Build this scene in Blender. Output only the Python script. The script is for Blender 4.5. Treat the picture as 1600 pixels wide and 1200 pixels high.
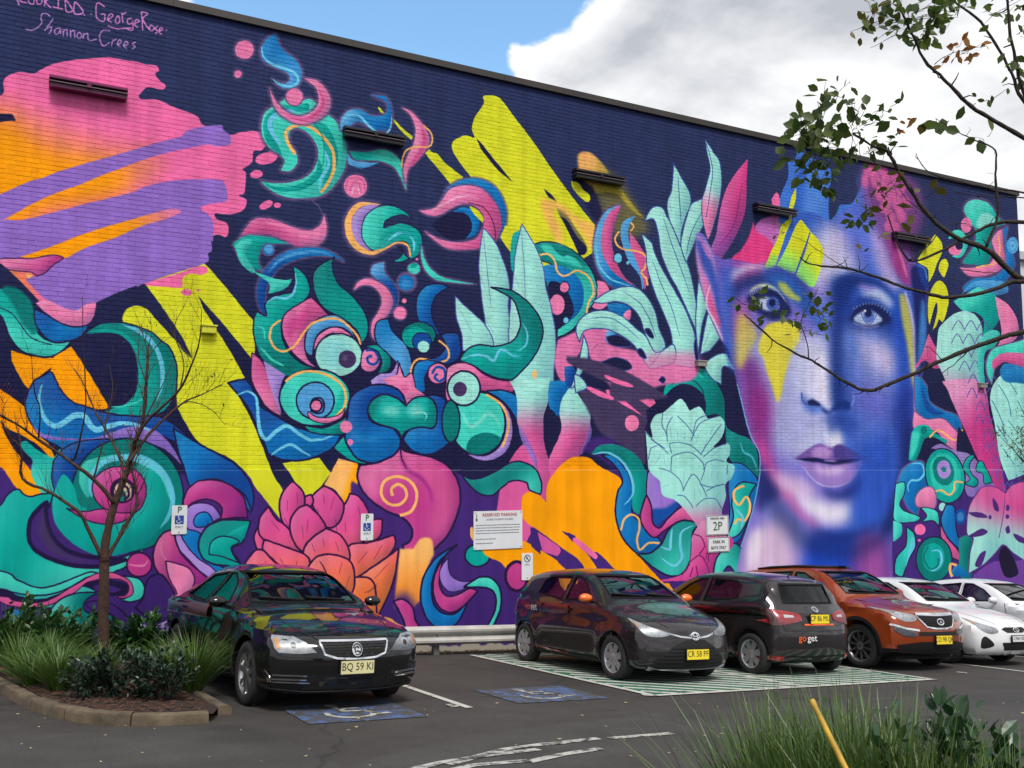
import bpy, bmesh, math, random
import numpy as np
from mathutils import Vector, Matrix, geometry
random.seed(7); np.random.seed(7)
for _o in list(bpy.data.objects): bpy.data.objects.remove(_o)
SC = bpy.context.scene; COL = SC.collection
# ---------------------------------------------------------------- camera model shared by the layout helpers
PF, HZ, VPX = 1451.0, 734.0, 3500.0
EYE = 3.0
_p = math.atan((HZ-600)/PF)
_b = math.atan((VPX-800)/PF*math.cos(_p))
_fw = np.array([math.cos(_b), math.sin(_b), 0.0]); CR = np.array([math.sin(_b), -math.cos(_b), 0.0])
_up = np.array([0, 0, 1.0])
CF = _fw*math.cos(_p)+_up*math.sin(_p); CU = _up*math.cos(_p)-_fw*math.sin(_p)
EYEP = np.array([0, 0, EYE])
WY = 15.2                                   # the wall plane
SX, SY = -0.0662, -0.0756                   # fall of the car park along and towards the wall
def gz(x, y): return EYE-1.575+SX*x+SY*y
def ray(x, y): return CF+CR*((x-800)/PF)+CU*((600-y)/PF)
def wallpt(x, y):
    d = ray(x, y); t = WY/d[1]; return d[0]*t, EYE+d[2]*t
def groundpt(x, y):
    d = ray(x, y); t = -1.575/(d[2]-SX*d[0]-SY*d[1]); return EYEP+d*t
# ---------------------------------------------------------------- paint: shapes are laid down on the wall in metres
TPM = 115.0; TX0, TX1, TZ0, TZ1 = -4.0, 24.6, -1.5, 10.65
TW, TH = int((TX1-TX0)*TPM), int((TZ1-TZ0)*TPM)
CAN = np.zeros((TH, TW, 3), np.float32)
_H = None
def _w2t(P):
    P = np.asarray(P, float); x, y = P[:, 0], P[:, 1]
    d = CF[None]+CR[None]*((x-800)/PF)[:, None]+CU[None]*((600-y)/PF)[:, None]
    t = WY/d[:, 1]
    return np.stack([(d[:, 0]*t-TX0)*TPM, (TZ1-(EYE+d[:, 2]*t))*TPM], 1)
_O = [0, 0, 1.0]
def org(x, y, s=4.0): _O[:] = [x, y, s]
def _parse(path):
    pts = []; cor = []
    tk = path.replace(',', ' ').split()
    for i in range(0, len(tk)-1, 2):
        b = tk[i+1]; c = b.endswith('!')
        pts.append((float(tk[i]), float(b.rstrip('!')))); cor.append(c)
    return np.array(pts)/_O[2]+np.array(_O[:2]), cor
def _spline(P, cor, closed):
    n = len(P)
    if n < 3: return P
    out = []
    T = np.zeros_like(P)
    for i in range(n):
        if cor[i]: continue
        if not closed and i in (0, n-1): continue
        T[i] = (P[(i+1) % n]-P[i-1])*0.5
    m = n if closed else n-1
    for i in range(m):
        a, b = P[i], P[(i+1) % n]; ta, tb = T[i], T[(i+1) % n]
        k = int(min(14, max(3, np.hypot(*(b-a))/3)))
        L = np.hypot(*(b-a))
        for t_ in (ta, tb):
            q = np.hypot(*t_)
            if q > L*1.2: t_ = t_*(L*1.2/q)
        t = np.linspace(0, 1, k, endpoint=False)[:, None]
        out.append((2*t**3-3*t**2+1)*a+(t**3-2*t**2+t)*ta+(-2*t**3+3*t**2)*b+(t**3-t**2)*tb)
    if not closed: out.append(P[-1:])
    return np.concatenate(out)
def _raster(Q, pad=0):
    """polygon Q in canvas pixels -> (x0, y0, mask)"""
    x0 = max(0, int(Q[:, 0].min())-2-pad); x1 = min(TW, int(Q[:, 0].max())+3+pad)
    y0 = max(0, int(Q[:, 1].min())-2-pad); y1 = min(TH, int(Q[:, 1].max())+3+pad)
    if x1 <= x0 or y1 <= y0: return None
    S = 3; h, w = y1-y0, x1-x0
    ys = y0+(np.arange(h*S)+.5)/S
    a = Q; b = np.roll(Q, -1, 0)
    lo = np.minimum(a[:, 1], b[:, 1]); hi = np.maximum(a[:, 1], b[:, 1])
    m = np.zeros((h*S, w+1), np.float32)
    dy = b[:, 1]-a[:, 1]; dy[np.abs(dy) < 1e-9] = 1e-9
    X = a[None, :, 0]+(ys[:, None]-a[None, :, 1])*((b[:, 0]-a[:, 0])/dy)[None]
    C = (ys[:, None] >= lo[None]) & (ys[:, None] < hi[None])
    X = np.where(C, np.clip(X-x0, 0, w-1e-3), np.inf)
    X.sort(1)
    K = int(C.sum(1).max()) if C.size else 0
    rows = np.arange(h*S)
    for k in range(0, K-1, 2):
        xa, xb = X[:, k], X[:, k+1]; ok = np.isfinite(xb)
        if not ok.any(): break
        for xx, sg in ((xa[ok], 1.0), (xb[ok], -1.0)):
            i = xx.astype(int); fr = xx-i; rr = rows[ok]
            np.add.at(m, (rr, i), sg*(1-fr)); np.add.at(m, (rr, np.minimum(i+1, w)), sg*fr)
    m = np.cumsum(m, 1)[:, :w]
    return x0, y0, np.clip(m.reshape(h, S, w).mean(1), 0, 1)
def _box(m, r, ax):
    if r < 1: return m
    r = int(r); pw = [(0, 0), (0, 0)]; pw[ax] = (r+1, r)
    c = np.cumsum(np.pad(m, pw), ax)
    n = m.shape[ax]
    s = [slice(None)]*2; e = [slice(None)]*2
    s[ax] = slice(0, n); e[ax] = slice(2*r+1, 2*r+1+n)
    return (c[tuple(e)]-c[tuple(s)])/(2*r+1)
def _blur(m, sx, sy):
    for _ in range(3):
        m = _box(m, round(sx), 1); m = _box(m, round(sy), 0)
    return m
def _scale_at(x, y):
    q = _w2t([(x, y), (x+1, y), (x, y+1)]); return q[1, 0]-q[0, 0], q[2, 1]-q[0, 1]
PAL = {}
def _col(c):
    return np.array(PAL[c] if isinstance(c, str) else c, np.float32)/255
def _lay(r, col, a=1.0, clip=None, tex=None):
    if r is None: return None
    x0, y0, m = r
    h, w = m.shape
    if clip is not None:
        cx, cy, cm = clip; M = np.zeros_like(m)
        ax, ay = max(x0, cx), max(y0, cy); bx, by = min(x0+w, cx+cm.shape[1]), min(y0+h, cy+cm.shape[0])
        if bx > ax and by > ay: M[ay-y0:by-y0, ax-x0:bx-x0] = cm[ay-cy:by-cy, ax-cx:bx-cx]
        m = m*M
    sub = CAN[y0:y0+h, x0:x0+w]
    if isinstance(col, tuple) and len(col) == 4 and isinstance(col[2], str):      # (c0, c1, 'x y x y', '')
        G, _ = _parse(col[2]); g = _w2t(G); v = g[1]-g[0]
        yy, xx = np.mgrid[y0:y0+h, x0:x0+w]
        t = np.clip(((xx-g[0, 0])*v[0]+(yy-g[0, 1])*v[1])/(v@v), 0, 1)[..., None].astype(np.float32)
        t = t*t*(3-2*t)
        cc = _col(col[0])*(1-t)+_col(col[1])*t
    else: cc = _col(col)
    k = (m*a)[..., None]
    sub[:] = sub*(1-k)+cc*k
    return x0, y0, m
def _soft(Q, soft, cx, cy):
    sx, sy = _scale_at(cx, cy); bx, by = soft*sx*.6, soft*sy*.6
    r = _raster(Q, int(3*max(bx, by))+2)
    if r is None: return None
    return r[0], r[1], _blur(r[2], bx, by)
def p(col, path, out=None, w=2.0, soft=0, a=1.0, clip=None, halo=None, hw=6):
    P, cor = _parse(path); S = _spline(P, cor, True)
    if halo: _stroke(halo, S, hw*1.35, closed=True, soft=hw*.32, a=.85)
    Q = _w2t(S)
    r = _soft(Q, soft, *P.mean(0)) if soft else _raster(Q)
    res = _lay(r, col, a, clip)
    if res is not None and not soft and (col in SHADE if isinstance(col, str) else len(col) == 4 and col[0] not in ('O', 'Y', 'E')): _round(res)
    if out: _stroke(out, S, w, closed=True)
    return res
SHADE = ('T', 'TL', 'TD', 'B', 'BL', 'BD', 'P', 'PD', 'G', 'L', 'LL', 'M')
def _round(res):
    """sprayed modelling: the paint deepens towards one edge of a shape and lifts towards the other"""
    x0, y0, m = res; h, w = m.shape
    if min(h, w) < 14: return
    r = max(3, int(min(34, math.sqrt(m.sum())*.16))); b = _blur(np.pad(m, r*2), r, r); d = max(2, int(r*.8))
    lo = b[r*2-d:r*2-d+h, r*2-d:r*2-d+w]; hi = b[r*2+d:r*2+d+h, r*2+d:r*2+d+w]
    s_ = np.clip((lo-hi), -1, 1); sub = CAN[y0:y0+h, x0:x0+w]
    k = (m*np.clip(s_, 0, 1)*.46)[..., None]; q = (m*np.clip(-s_, 0, 1)*.24)[..., None]
    sub[:] = sub*(1-k*np.array((.75, .55, .40), np.float32)); sub[:] = sub+(1-sub)*q*np.array((.8, .95, 1.0), np.float32)
def g(c0, c1, line): return (c0, c1, line, '')
def _stroke(col, S, w, closed=False, soft=0, a=1.0, taper=0, clip=None):
    if closed: S = np.concatenate([S, S[:2]])
    n = len(S)
    if n < 2: return
    d = np.gradient(S, axis=0); L = np.hypot(d[:, 0], d[:, 1]); L[L < 1e-6] = 1
    nr = np.stack([-d[:, 1]/L, d[:, 0]/L], 1)
    hwid = np.full(n, w/2.0)
    t = np.linspace(0, 1, n)
    if taper == 1: hwid = hwid*(1-t)**.7+.15
    elif taper == 2: hwid = hwid*np.sin(np.pi*np.clip(t, .02, .98))**.6+.1
    elif taper == -1: hwid = hwid*t**.7+.15
    A, B = S+nr*hwid[:, None], S-nr*hwid[:, None]
    # lay the ribbon as short overlapping quads merged in one mask, so that it may cross itself
    allQ = _w2t(np.concatenate([A, B])); qa, qb = allQ[:n], allQ[n:]
    pad = 4+int(soft*3)
    x0 = max(0, int(allQ[:, 0].min())-pad); y0 = max(0, int(allQ[:, 1].min())-pad)
    x1 = min(TW, int(allQ[:, 0].max())+pad); y1 = min(TH, int(allQ[:, 1].max())+pad)
    if x1 <= x0 or y1 <= y0: return
    M = np.zeros((y1-y0, x1-x0), np.float32)
    step = 8
    for i in range(0, n-1, step):
        j = min(n-1, i+step)
        Q = np.concatenate([qa[i:j+1], qb[i:j+1][::-1]])
        r = _raster(Q)
        if r is None: continue
        rx, ry, m = r; rx -= x0; ry -= y0
        ax, ay = max(0, rx), max(0, ry); bx, by = min(M.shape[1], rx+m.shape[1]), min(M.shape[0], ry+m.shape[0])
        if bx > ax and by > ay:
            t_ = M[ay:by, ax:bx]; np.maximum(t_, np.minimum(1, t_+m[ay-ry:by-ry, ax-rx:bx-rx]), out=t_)
    if soft:
        sx, sy = _scale_at(*S.mean(0)); M = _blur(M, soft*sx*.6, soft*sy*.6)
    _lay((x0, y0, M), col, a, clip)
def s(col, w, path, taper=0, soft=0, a=1.0, clip=None):
    P, cor = _parse(path); _stroke(col, _spline(P, cor, False), w, soft=soft, a=a, taper=taper, clip=clip)
def c(col, x, y, rx, ry=None, out=None, w=2.0, soft=0, a=1.0, rot=0, clip=None):
    ry = ry or rx; t = np.linspace(0, 2*math.pi, 40, endpoint=False); k = _O[2]
    cr, sr = math.cos(math.radians(rot)), math.sin(math.radians(rot))
    ex, ey = rx*np.cos(t), ry*np.sin(t)
    S = np.stack([_O[0]+(x+ex*cr-ey*sr)/k, _O[1]+(y+ex*sr+ey*cr)/k], 1)
    Q = _w2t(S); r = _soft(Q, soft, *S.mean(0)) if soft else _raster(Q)
    res = _lay(r, col, a, clip)
    if out: _stroke(out, S, w, closed=True)
    return res

# ---------------------------------------------------------------- camera
_cam = bpy.data.cameras.new('camera'); CAMO = bpy.data.objects.new('camera', _cam); COL.objects.link(CAMO)
_cam.sensor_width = 36.0; _cam.lens = PF/1600*36.0; _cam.clip_start = 0.05; _cam.clip_end = 3000
CAMO.matrix_world = Matrix(((CR[0], CU[0], -CF[0], 0), (CR[1], CU[1], -CF[1], 0), (CR[2], CU[2], -CF[2], EYE), (0, 0, 0, 1)))
SC.camera = CAMO
# ---------------------------------------------------------------- sky, sun, exposure
SUN_EL, SUN_AZ = math.radians(57), math.radians(-100)     # high behind the photographer, veiled by cloud
_sd = Vector((math.cos(SUN_EL)*math.cos(SUN_AZ), math.cos(SUN_EL)*math.sin(SUN_AZ), math.sin(SUN_EL)))
W = bpy.data.worlds.new('World'); SC.world = W; W.use_nodes = True
def sky_nodes():
    nt = W.node_tree; N = nt.nodes; L = nt.links; N.clear()
    out = N.new('ShaderNodeOutputWorld'); bg = N.new('ShaderNodeBackground'); L.new(bg.outputs[0], out.inputs[0])
    sky = N.new('ShaderNodeTexSky'); sky.sky_type = 'NISHITA'; sky.sun_disc = False
    sky.sun_elevation = SUN_EL; sky.sun_rotation = math.pi/2-SUN_AZ; sky.air_density = 1.2; sky.dust_density = 0.6; sky.ozone_density = 2.0
    tc = N.new('ShaderNodeTexCoord')
    def math_(op, a, b=None, clamp=False):
        n = N.new('ShaderNodeMath'); n.operation = op; n.use_clamp = clamp
        for i, v in enumerate((a, b)):
            if v is None: continue
            if isinstance(v, (int, float)): n.inputs[i].default_value = v
            else: L.new(v, n.inputs[i])
        return n.outputs[0]
    sep = N.new('ShaderNodeSeparateXYZ'); L.new(tc.outputs['Generated'], sep.inputs[0])
    # cloud sheet: the direction projected on a high layer
    zc = math_('MAXIMUM', sep.outputs[2], 0.03)
    px = math_('DIVIDE', sep.outputs[0], math_('ADD', zc, 0.25)); py = math_('DIVIDE', sep.outputs[1], math_('ADD', zc, 0.25))
    cv = N.new('ShaderNodeCombineXYZ'); L.new(px, cv.inputs[0]); L.new(py, cv.inputs[1]); cv.inputs[2].default_value = 3.7
    n1 = N.new('ShaderNodeTexNoise'); n1.inputs['Scale'].default_value = 1.9; n1.inputs['Detail'].default_value = 9; n1.inputs['Roughness'].default_value = 0.56; n1.inputs['Distortion'].default_value = 0.15
    L.new(cv.outputs[0], n1.inputs['Vector'])
    n2 = N.new('ShaderNodeTexNoise'); n2.inputs['Scale'].default_value = 0.42; n2.inputs['Detail'].default_value = 3
    mp = N.new('ShaderNodeMapping'); mp.inputs['Location'].default_value = CLOUD_SHIFT; L.new(cv.outputs[0], mp.inputs[0]); L.new(mp.outputs[0], n2.inputs['Vector'])
    # one broad opening of blue, low to the left of the view
    hs = []
    for hd in HOLES:
        hole = N.new('ShaderNodeVectorMath'); hole.operation = 'DOT_PRODUCT'; L.new(tc.outputs['Generated'], hole.inputs[0]); hole.inputs[1].default_value = hd
        hm = N.new('ShaderNodeMapRange'); hm.interpolation_type = 'SMOOTHSTEP'; hm.inputs[1].default_value = HOLE_C0; hm.inputs[2].default_value = HOLE_C1; hm.inputs[3].default_value = 0; hm.inputs[4].default_value = 0.34; L.new(hole.outputs['Value'], hm.inputs[0]); hs.append(hm.outputs[0])
    hmax = math_('MAXIMUM', hs[0], hs[1])
    den = math_('SUBTRACT', math_('ADD', math_('MULTIPLY', n1.outputs[0], 0.95), math_('MULTIPLY', n2.outputs[0], 0.25)), hmax)
    cov = N.new('ShaderNodeMapRange'); cov.interpolation_type = 'SMOOTHSTEP'; cov.inputs[1].default_value = 0.40; cov.inputs[2].default_value = 0.455; L.new(den, cov.inputs[0])
    # cloud brightness: thick parts grey, thin rims white
    br = N.new('ShaderNodeMapRange'); br.inputs[1].default_value = 0.47; br.inputs[2].default_value = 0.70; br.inputs[3].default_value = 1.0; br.inputs[4].default_value = 0.0; L.new(den, br.inputs[0])
    cr = N.new('ShaderNodeMix'); cr.data_type = 'RGBA'; L.new(br.outputs[0], cr.inputs[0])
    cr.inputs[6].default_value = (*CLOUD_DARK, 1); cr.inputs[7].default_value = (*CLOUD_LIGHT, 1)
    sk = N.new('ShaderNodeMix'); sk.data_type = 'RGBA'; sk.blend_type = 'MULTIPLY'; sk.inputs[0].default_value = 1; L.new(sky.outputs[0], sk.inputs[6]); sk.inputs[7].default_value = (SKY_GAIN*0.84, SKY_GAIN*1.02, SKY_GAIN*1.05, 1)
    mx = N.new('ShaderNodeMix'); mx.data_type = 'RGBA'; L.new(cov.outputs[0], mx.inputs[0]); L.new(sk.outputs[2], mx.inputs[6]); L.new(cr.outputs[2], mx.inputs[7])
    L.new(mx.outputs[2], bg.inputs[0]); bg.inputs[1].default_value = 0.1
SKY_GAIN = 2.25; CLOUD_LIGHT = (11.5, 11.5, 11.5); CLOUD_DARK = (5.2, 5.45, 6.0); CLOUD_SHIFT = (0.4, 0.0, 0.0)
HOLES = [tuple(ray(*q)/np.linalg.norm(ray(*q))) for q in ((580, 40), (800, -175))]; HOLE_C0, HOLE_C1 = math.cos(math.radians(11.0)), math.cos(math.radians(4.0))
sky_nodes()
_sl = bpy.data.lights.new('sun', 'SUN'); _sl.energy = 3.1; _sl.angle = math.radians(18); _sl.color = (1.0, 0.96, 0.9)
SUNO = bpy.data.objects.new('sun', _sl); COL.objects.link(SUNO); SUNO.rotation_euler = _sd.to_track_quat('Z', 'Y').to_euler(); SUNO.location = (0, 0, 30)
SC.view_settings.view_transform = 'Standard'; SC.view_settings.look = 'None'; SC.view_settings.exposure = 0.06; SC.view_settings.gamma = 1.0; SC.view_settings.use_curve_mapping = False
SC.render.engine = 'CYCLES'; SC.cycles.max_bounces = 8; SC.cycles.transparent_max_bounces = 12; SC.cycles.use_denoising = True; SC.cycles.caustics_reflective = False; SC.cycles.caustics_refractive = False
# ---------------------------------------------------------------- helpers
def srgb(r, g_, b):
    f_ = lambda v: ((v/255+0.055)/1.055)**2.4 if v > 10 else v/255/12.92
    return (f_(r), f_(g_), f_(b))
MATS = {}
def mat(name, col, rough=0.6, metal=0.0, coat=0.0, noise=0.0, nscale=8.0, bump=0.0, bscale=60.0, spec=0.5, alpha=1.0, trans=0.0, col2=None, detail=6, flake=0.0, emit=None):
    if name in MATS: return MATS[name]
    m = bpy.data.materials.new(name); m.use_nodes = True; nt = m.node_tree; N, L = nt.nodes, nt.links
    b = N['Principled BSDF']; b.inputs['Base Color'].default_value = (*col, 1); b.inputs['Roughness'].default_value = rough; b.inputs['Metallic'].default_value = metal
    b.inputs['Coat Weight'].default_value = coat; b.inputs['Coat Roughness'].default_value = 0.04; b.inputs['Specular IOR Level'].default_value = spec
    if trans: b.inputs['Transmission Weight'].default_value = trans
    tc = N.new('ShaderNodeTexCoord')
    if noise or col2:
        n = N.new('ShaderNodeTexNoise'); n.inputs['Scale'].default_value = nscale; n.inputs['Detail'].default_value = detail; n.inputs['Roughness'].default_value = 0.6; L.new(tc.outputs['Object'], n.inputs['Vector'])
        mr = N.new('ShaderNodeMapRange'); mr.inputs[1].default_value = 0.3; mr.inputs[2].default_value = 0.7; L.new(n.outputs[0], mr.inputs[0])
        mx = N.new('ShaderNodeMix'); mx.data_type = 'RGBA'; L.new(mr.outputs[0], mx.inputs[0])
        c2 = col2 or tuple(min(1, v*(1+noise)) for v in col); c1 = col if col2 else tuple(v*(1-noise) for v in col)
        mx.inputs[6].default_value = (*c1, 1); mx.inputs[7].default_value = (*c2, 1); L.new(mx.outputs[2], b.inputs['Base Color'])
    if bump:
        n2 = N.new('ShaderNodeTexNoise'); n2.inputs['Scale'].default_value = bscale; n2.inputs['Detail'].default_value = 5; L.new(tc.outputs['Object'], n2.inputs['Vector'])
        bp = N.new('ShaderNodeBump'); bp.inputs['Strength'].default_value = bump; bp.inputs['Distance'].default_value = 0.01; L.new(n2.outputs[0], bp.inputs['Height']); L.new(bp.outputs[0], b.inputs['Normal'])
    MATS[name] = m; return m
def mesh(name, V, F, m=None, parent=None, smooth=False, loc=None, autos=None):
    me = bpy.data.meshes.new(name); me.from_pydata([tuple(map(float, v)) for v in V], [], [tuple(map(int, f_)) for f_ in F]); me.update()
    if smooth: me.polygons.foreach_set('use_smooth', [True]*len(me.polygons))
    if autos is not None:
        me.polygons.foreach_set('use_smooth', [True]*len(me.polygons)); me.set_sharp_from_angle(angle=math.radians(autos))
    if m: me.materials.append(m)
    o = bpy.data.objects.new(name, me); COL.objects.link(o)
    if parent: o.parent = parent
    if loc is not None: o.location = loc
    return o
def tag(o, label=None, cat=None, group=None, kind=None):
    if label: o['label'] = label
    if cat: o['category'] = cat
    if group: o['group'] = group
    if kind: o['kind'] = kind
    return o
def empty(name, loc=(0, 0, 0), rz=0.0):
    o = bpy.data.objects.new(name, None); COL.objects.link(o); o.location = loc; o.rotation_euler = (0, 0, rz); o.empty_display_size = .1; return o
class MB:
    """collects shapes into one mesh"""
    def __init__(s_): s_.V = []; s_.F = []
    def add(s_, V, F):
        k = len(s_.V); s_.V += [tuple(v) for v in V]; s_.F += [tuple(i+k for i in f_) for f_ in F]
    def box(s_, x0, y0, z0, x1, y1, z1):
        s_.add([(x0,y0,z0),(x1,y0,z0),(x1,y1,z0),(x0,y1,z0),(x0,y0,z1),(x1,y0,z1),(x1,y1,z1),(x0,y1,z1)], [(3,2,1,0),(4,5,6,7),(0,1,5,4),(1,2,6,5),(2,3,7,6),(3,0,4,7)])
    def tube(s_, pts, rad, n=8, cap=True):
        pts = [Vector(p_) for p_ in pts]; V = []; F = []
        k = len(pts); up = None
        for i, p_ in enumerate(pts):
            d = (pts[min(i+1, k-1)]-pts[max(i-1, 0)]);
            if d.length < 1e-9: d = Vector((0, 0, 1))
            d.normalize()
            if up is None: up = d.orthogonal().normalized()
            else:
                up = up-d*up.dot(d); up = up.normalized() if up.length > 1e-6 else d.orthogonal().normalized()
            sd = d.cross(up); r = rad[i] if hasattr(rad, '__len__') else rad
            for j in range(n):
                a = 2*math.pi*j/n; V.append(p_+up*(math.cos(a)*r)+sd*(math.sin(a)*r))
        for i in range(k-1):
            for j in range(n): F.append((i*n+j, i*n+(j+1) % n, (i+1)*n+(j+1) % n, (i+1)*n+j))
        if cap: F.append(tuple(range(n))[::-1]); F.append(tuple((k-1)*n+j for j in range(n)))
        s_.add(V, F)
    def build(s_, name, m, parent=None, **k): return mesh(name, s_.V, s_.F, m, parent, **k)
_TXT = {}
def text_mesh(body, size, ext, align):
    k = (body, round(size, 4), ext, align)
    if k not in _TXT:
        cu = bpy.data.curves.new('lettering', 'FONT'); cu.body = body; cu.size = size; cu.align_x = align; cu.align_y = 'CENTER'; cu.extrude = ext; cu.resolution_u = 2
        o = bpy.data.objects.new('tmp', cu); COL.objects.link(o); dg = bpy.context.evaluated_depsgraph_get(); _TXT[k] = bpy.data.meshes.new_from_object(o.evaluated_get(dg)); bpy.data.objects.remove(o); bpy.data.curves.remove(cu)
    return _TXT[k]
def text(name, body, size, m, parent, M4, ext=0.0008, align='CENTER', sx=1.0):
    me = text_mesh(body, size, ext, align).copy(); me.materials.clear(); me.materials.append(m); o = bpy.data.objects.new(name, me); COL.objects.link(o)
    if parent: o.parent = parent
    o.matrix_local = M4 @ Matrix.Diagonal((sx, 1, 1, 1)); return o
def poly_plate(name, pts, thick, m, parent=None, bev=0.0):
    """flat outline in (x, z) extruded in y; front face at y = 0"""
    n = len(pts); V = [(x, 0, z) for x, z in pts]+[(x, thick, z) for x, z in pts]
    F = [tuple(range(n)), tuple(range(2*n-1, n-1, -1))]+[(i, i+n, (i+1) % n+n, (i+1) % n) for i in range(n)]
    return mesh(name, V, F, m, parent)
def rrect(w, h, r, n=4):
    P = []
    for cx, cz, a0 in ((w/2-r, h/2-r, 0), (-w/2+r, h/2-r, 90), (-w/2+r, -h/2+r, 180), (w/2-r, -h/2+r, 270)):
        for i in range(n+1):
            a = math.radians(a0+90*i/n); P.append((cx+r*math.cos(a), cz+r*math.sin(a)))
    return P

PAL.update(N=(27,28,68), NT=(41,51,94), D=(33,22,66), DP=(48,18,64), V=(66,38,118), T=(0,166,156), TL=(66,212,194), TD=(0,124,120), M=(160,228,218),
 B=(8,116,190), BL=(84,164,222), BD=(14,76,160), C=(112,204,236), P=(236,128,178), PD=(214,88,150), G=(196,62,142), GD=(160,44,132), L=(150,114,206), LL=(172,140,218),
 Y=(220,222,42), O=(255,163,0), E=(250,186,106), H=(108,86,134), W=(236,232,240), K=(20,16,40), PU=(148,110,202), PB=(243,112,172), DT=(70,58,96))
# ---- ground coats
org(0,0,1)
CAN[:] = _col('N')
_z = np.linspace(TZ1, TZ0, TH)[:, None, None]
CAN[:] = CAN*(1-np.clip((_z-4.4)/3.6, 0, 1))+_col('NT')*np.clip((_z-4.4)/3.6, 0, 1)  # navy paler towards the top: paint variation plus sky light painted in
p('V', '-600 742! 60 720! 240 740! 640 735! 760 734! 960 733! 1190 735! 1400 740! 1640 735! 1800 1300! -600 1400!', soft=3)
# ---- top left brush blob
org(0,0)
_bl = p('PB', '-1400 700! -900 480 -400 640 -120 600 20 585 28 505 60 468 130 445 220 455 300 410 420 378 560 362 690 355 800 375 840 380 880 388 925 400 985 408 1000 440 975 455 1005 500 1040 530 1020 556 930 540 885 578 872 598 890 616 990 620 1090 665 1230 718 1280 780 1440 838 1500 824 1590 815 1640 835 1680 880 1640 935 1590 942 1580 1010 1520 1055 1542 1080 1532 1200 1495 1215 1548 1250 1520 1312 1440 1335 1350 1330 1362 1366 1425 1392 1432 1450 1412 1476 1340 1470 1200 1600 600 1850 400 2000 0 1640 -300 1640 -1400 1500!')
p((240,140,96), '-1400 640! -300 620 40 620 200 700 420 800 700 900 1000 960 900 1160 400 1300 -300 1400 -1400 1400!', soft=26, a=.8, clip=_bl)
p('O', '-1400 760! -300 800 60 760 160 850 340 950 600 1010 820 1060 700 1200 300 1290 160 1400 0 1640 300 1800 -600 1700 -1400 1300!', soft=24, clip=_bl)
p('N', '-60 708! 70 708 90 725 103 752 60 752 -60 772!')
p('PU', '-600 1330! -60 1235! 30 1200 200 1125 255 1112 430 1050 750 958 1000 885 1130 850 1170 815 1280 786 1388 780 1402 810 1442 840 1448 890 1420 906 1340 910 1300 900 1100 940 930 985 700 1070 500 1150 330 1212 180 1285 40 1365 -60 1420! -600 1500!')
p('PU', '-600 1470! -60 1400! 50 1366! 170 1365 500 1280 820 1200 920 1160 1080 1125 1300 1115 1385 1120 1412 1150 1425 1210 1420 1255 1320 1270 1255 1295 1300 1330 1335 1380 1338 1500 1325 1500 1330 1560 1305 1580 1310 1620 1285 1640 1200 1670 900 1765 750 1820 600 1890 500 1935 420 1925 340 1890 285 1862 180 1760 175 1738 220 1720 300 1690 340 1640 200 1605 100 1610 -60 1612! -600 1640!')
org(0,300)
p(g('O','P','700 200 1130 100'), '130 402! 300 346 500 268 700 204 900 146 1060 105 1120 104 1136 120 1050 162 900 206 700 290 560 336 430 402 405 412! 330 385 220 405')
p(g('P','G','0 420 400 440'), '-200 400! 0 412 120 408 220 408 330 388 404 408 340 452 290 500 235 522! 200 495 100 488 40 470 -60 400', out='D', w=1.5)
p('E', '170 502! 205 510 206 522! 180 535')
p('P', '230 690! 300 670 400 715 470 740 540 700 604 686! 596 760 560 815 480 832 390 812 320 770 270 730')
# yellow brush, left
p('Y', '908 568! 1280 440! 1330 490 1440 620 1520 720 1590 800! 1600 900! 1595 1048! 1580 1040 1540 990 1400 820 1240 640! 1300 740 1350 840 1420 950 1535 1155! 1470 1185! 1450 1210! 1530 1330 1600 1470! 1690 1700 1768 1855! 1775 2065! 1680 1940! 1600 1840 1560 1770 1460 1670 1340 1610 1240 1550 1160 1430 1110 1330! 1110 1200! 1080 1100 1000 1000 900 900 840 830 780 815! 770 780 800 725 855 706 920 725 980 790 1080 900 1210 1035! 1130 880 980 660')
p('N', '1242 640! 1310 745 1350 815 1352 850 1420 940 1480 1000 1580 1085 1600 1130! 1535 1155! 1450 1000 1370 870 1280 730!')
p('N', '1100 930! 1160 985 1210 1040! 1150 990!')
p('PB', '905 566! 1000 540 1130 500 1230 462 1290 462 1303 490 1270 512 1190 506 1145 535 1142 590 1050 590 920 580!')
c('PB', 1172, 622, 36, 20); c('PB', 1245, 611, 12, 6)
s('PU', 3, '860 582 1000 528 1200 464 1286 438')
# left teal wave
p(g('T','TL','120 640 60 900'), '-500 760! -200 560 0 592 90 620 150 680 190 770 220 840 280 910 370 938 455 920! 400 985 320 1022 230 1018 140 985 80 920 50 860 20 780 -60 690! -500 900!', out='D', w=2.5)
s('TD', 26, '20 600 90 630 150 700 185 800 230 880', taper=2, soft=1.2)
s('D', 1.5, '-40 700 60 740 120 800 180 885 240 925 330 950')
p(g('BD','B','250 730 420 900'), '225 725! 300 765 400 820 480 838 560 825! 520 890 440 925 330 930 260 870 225 800', out='D', w=2)
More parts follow.
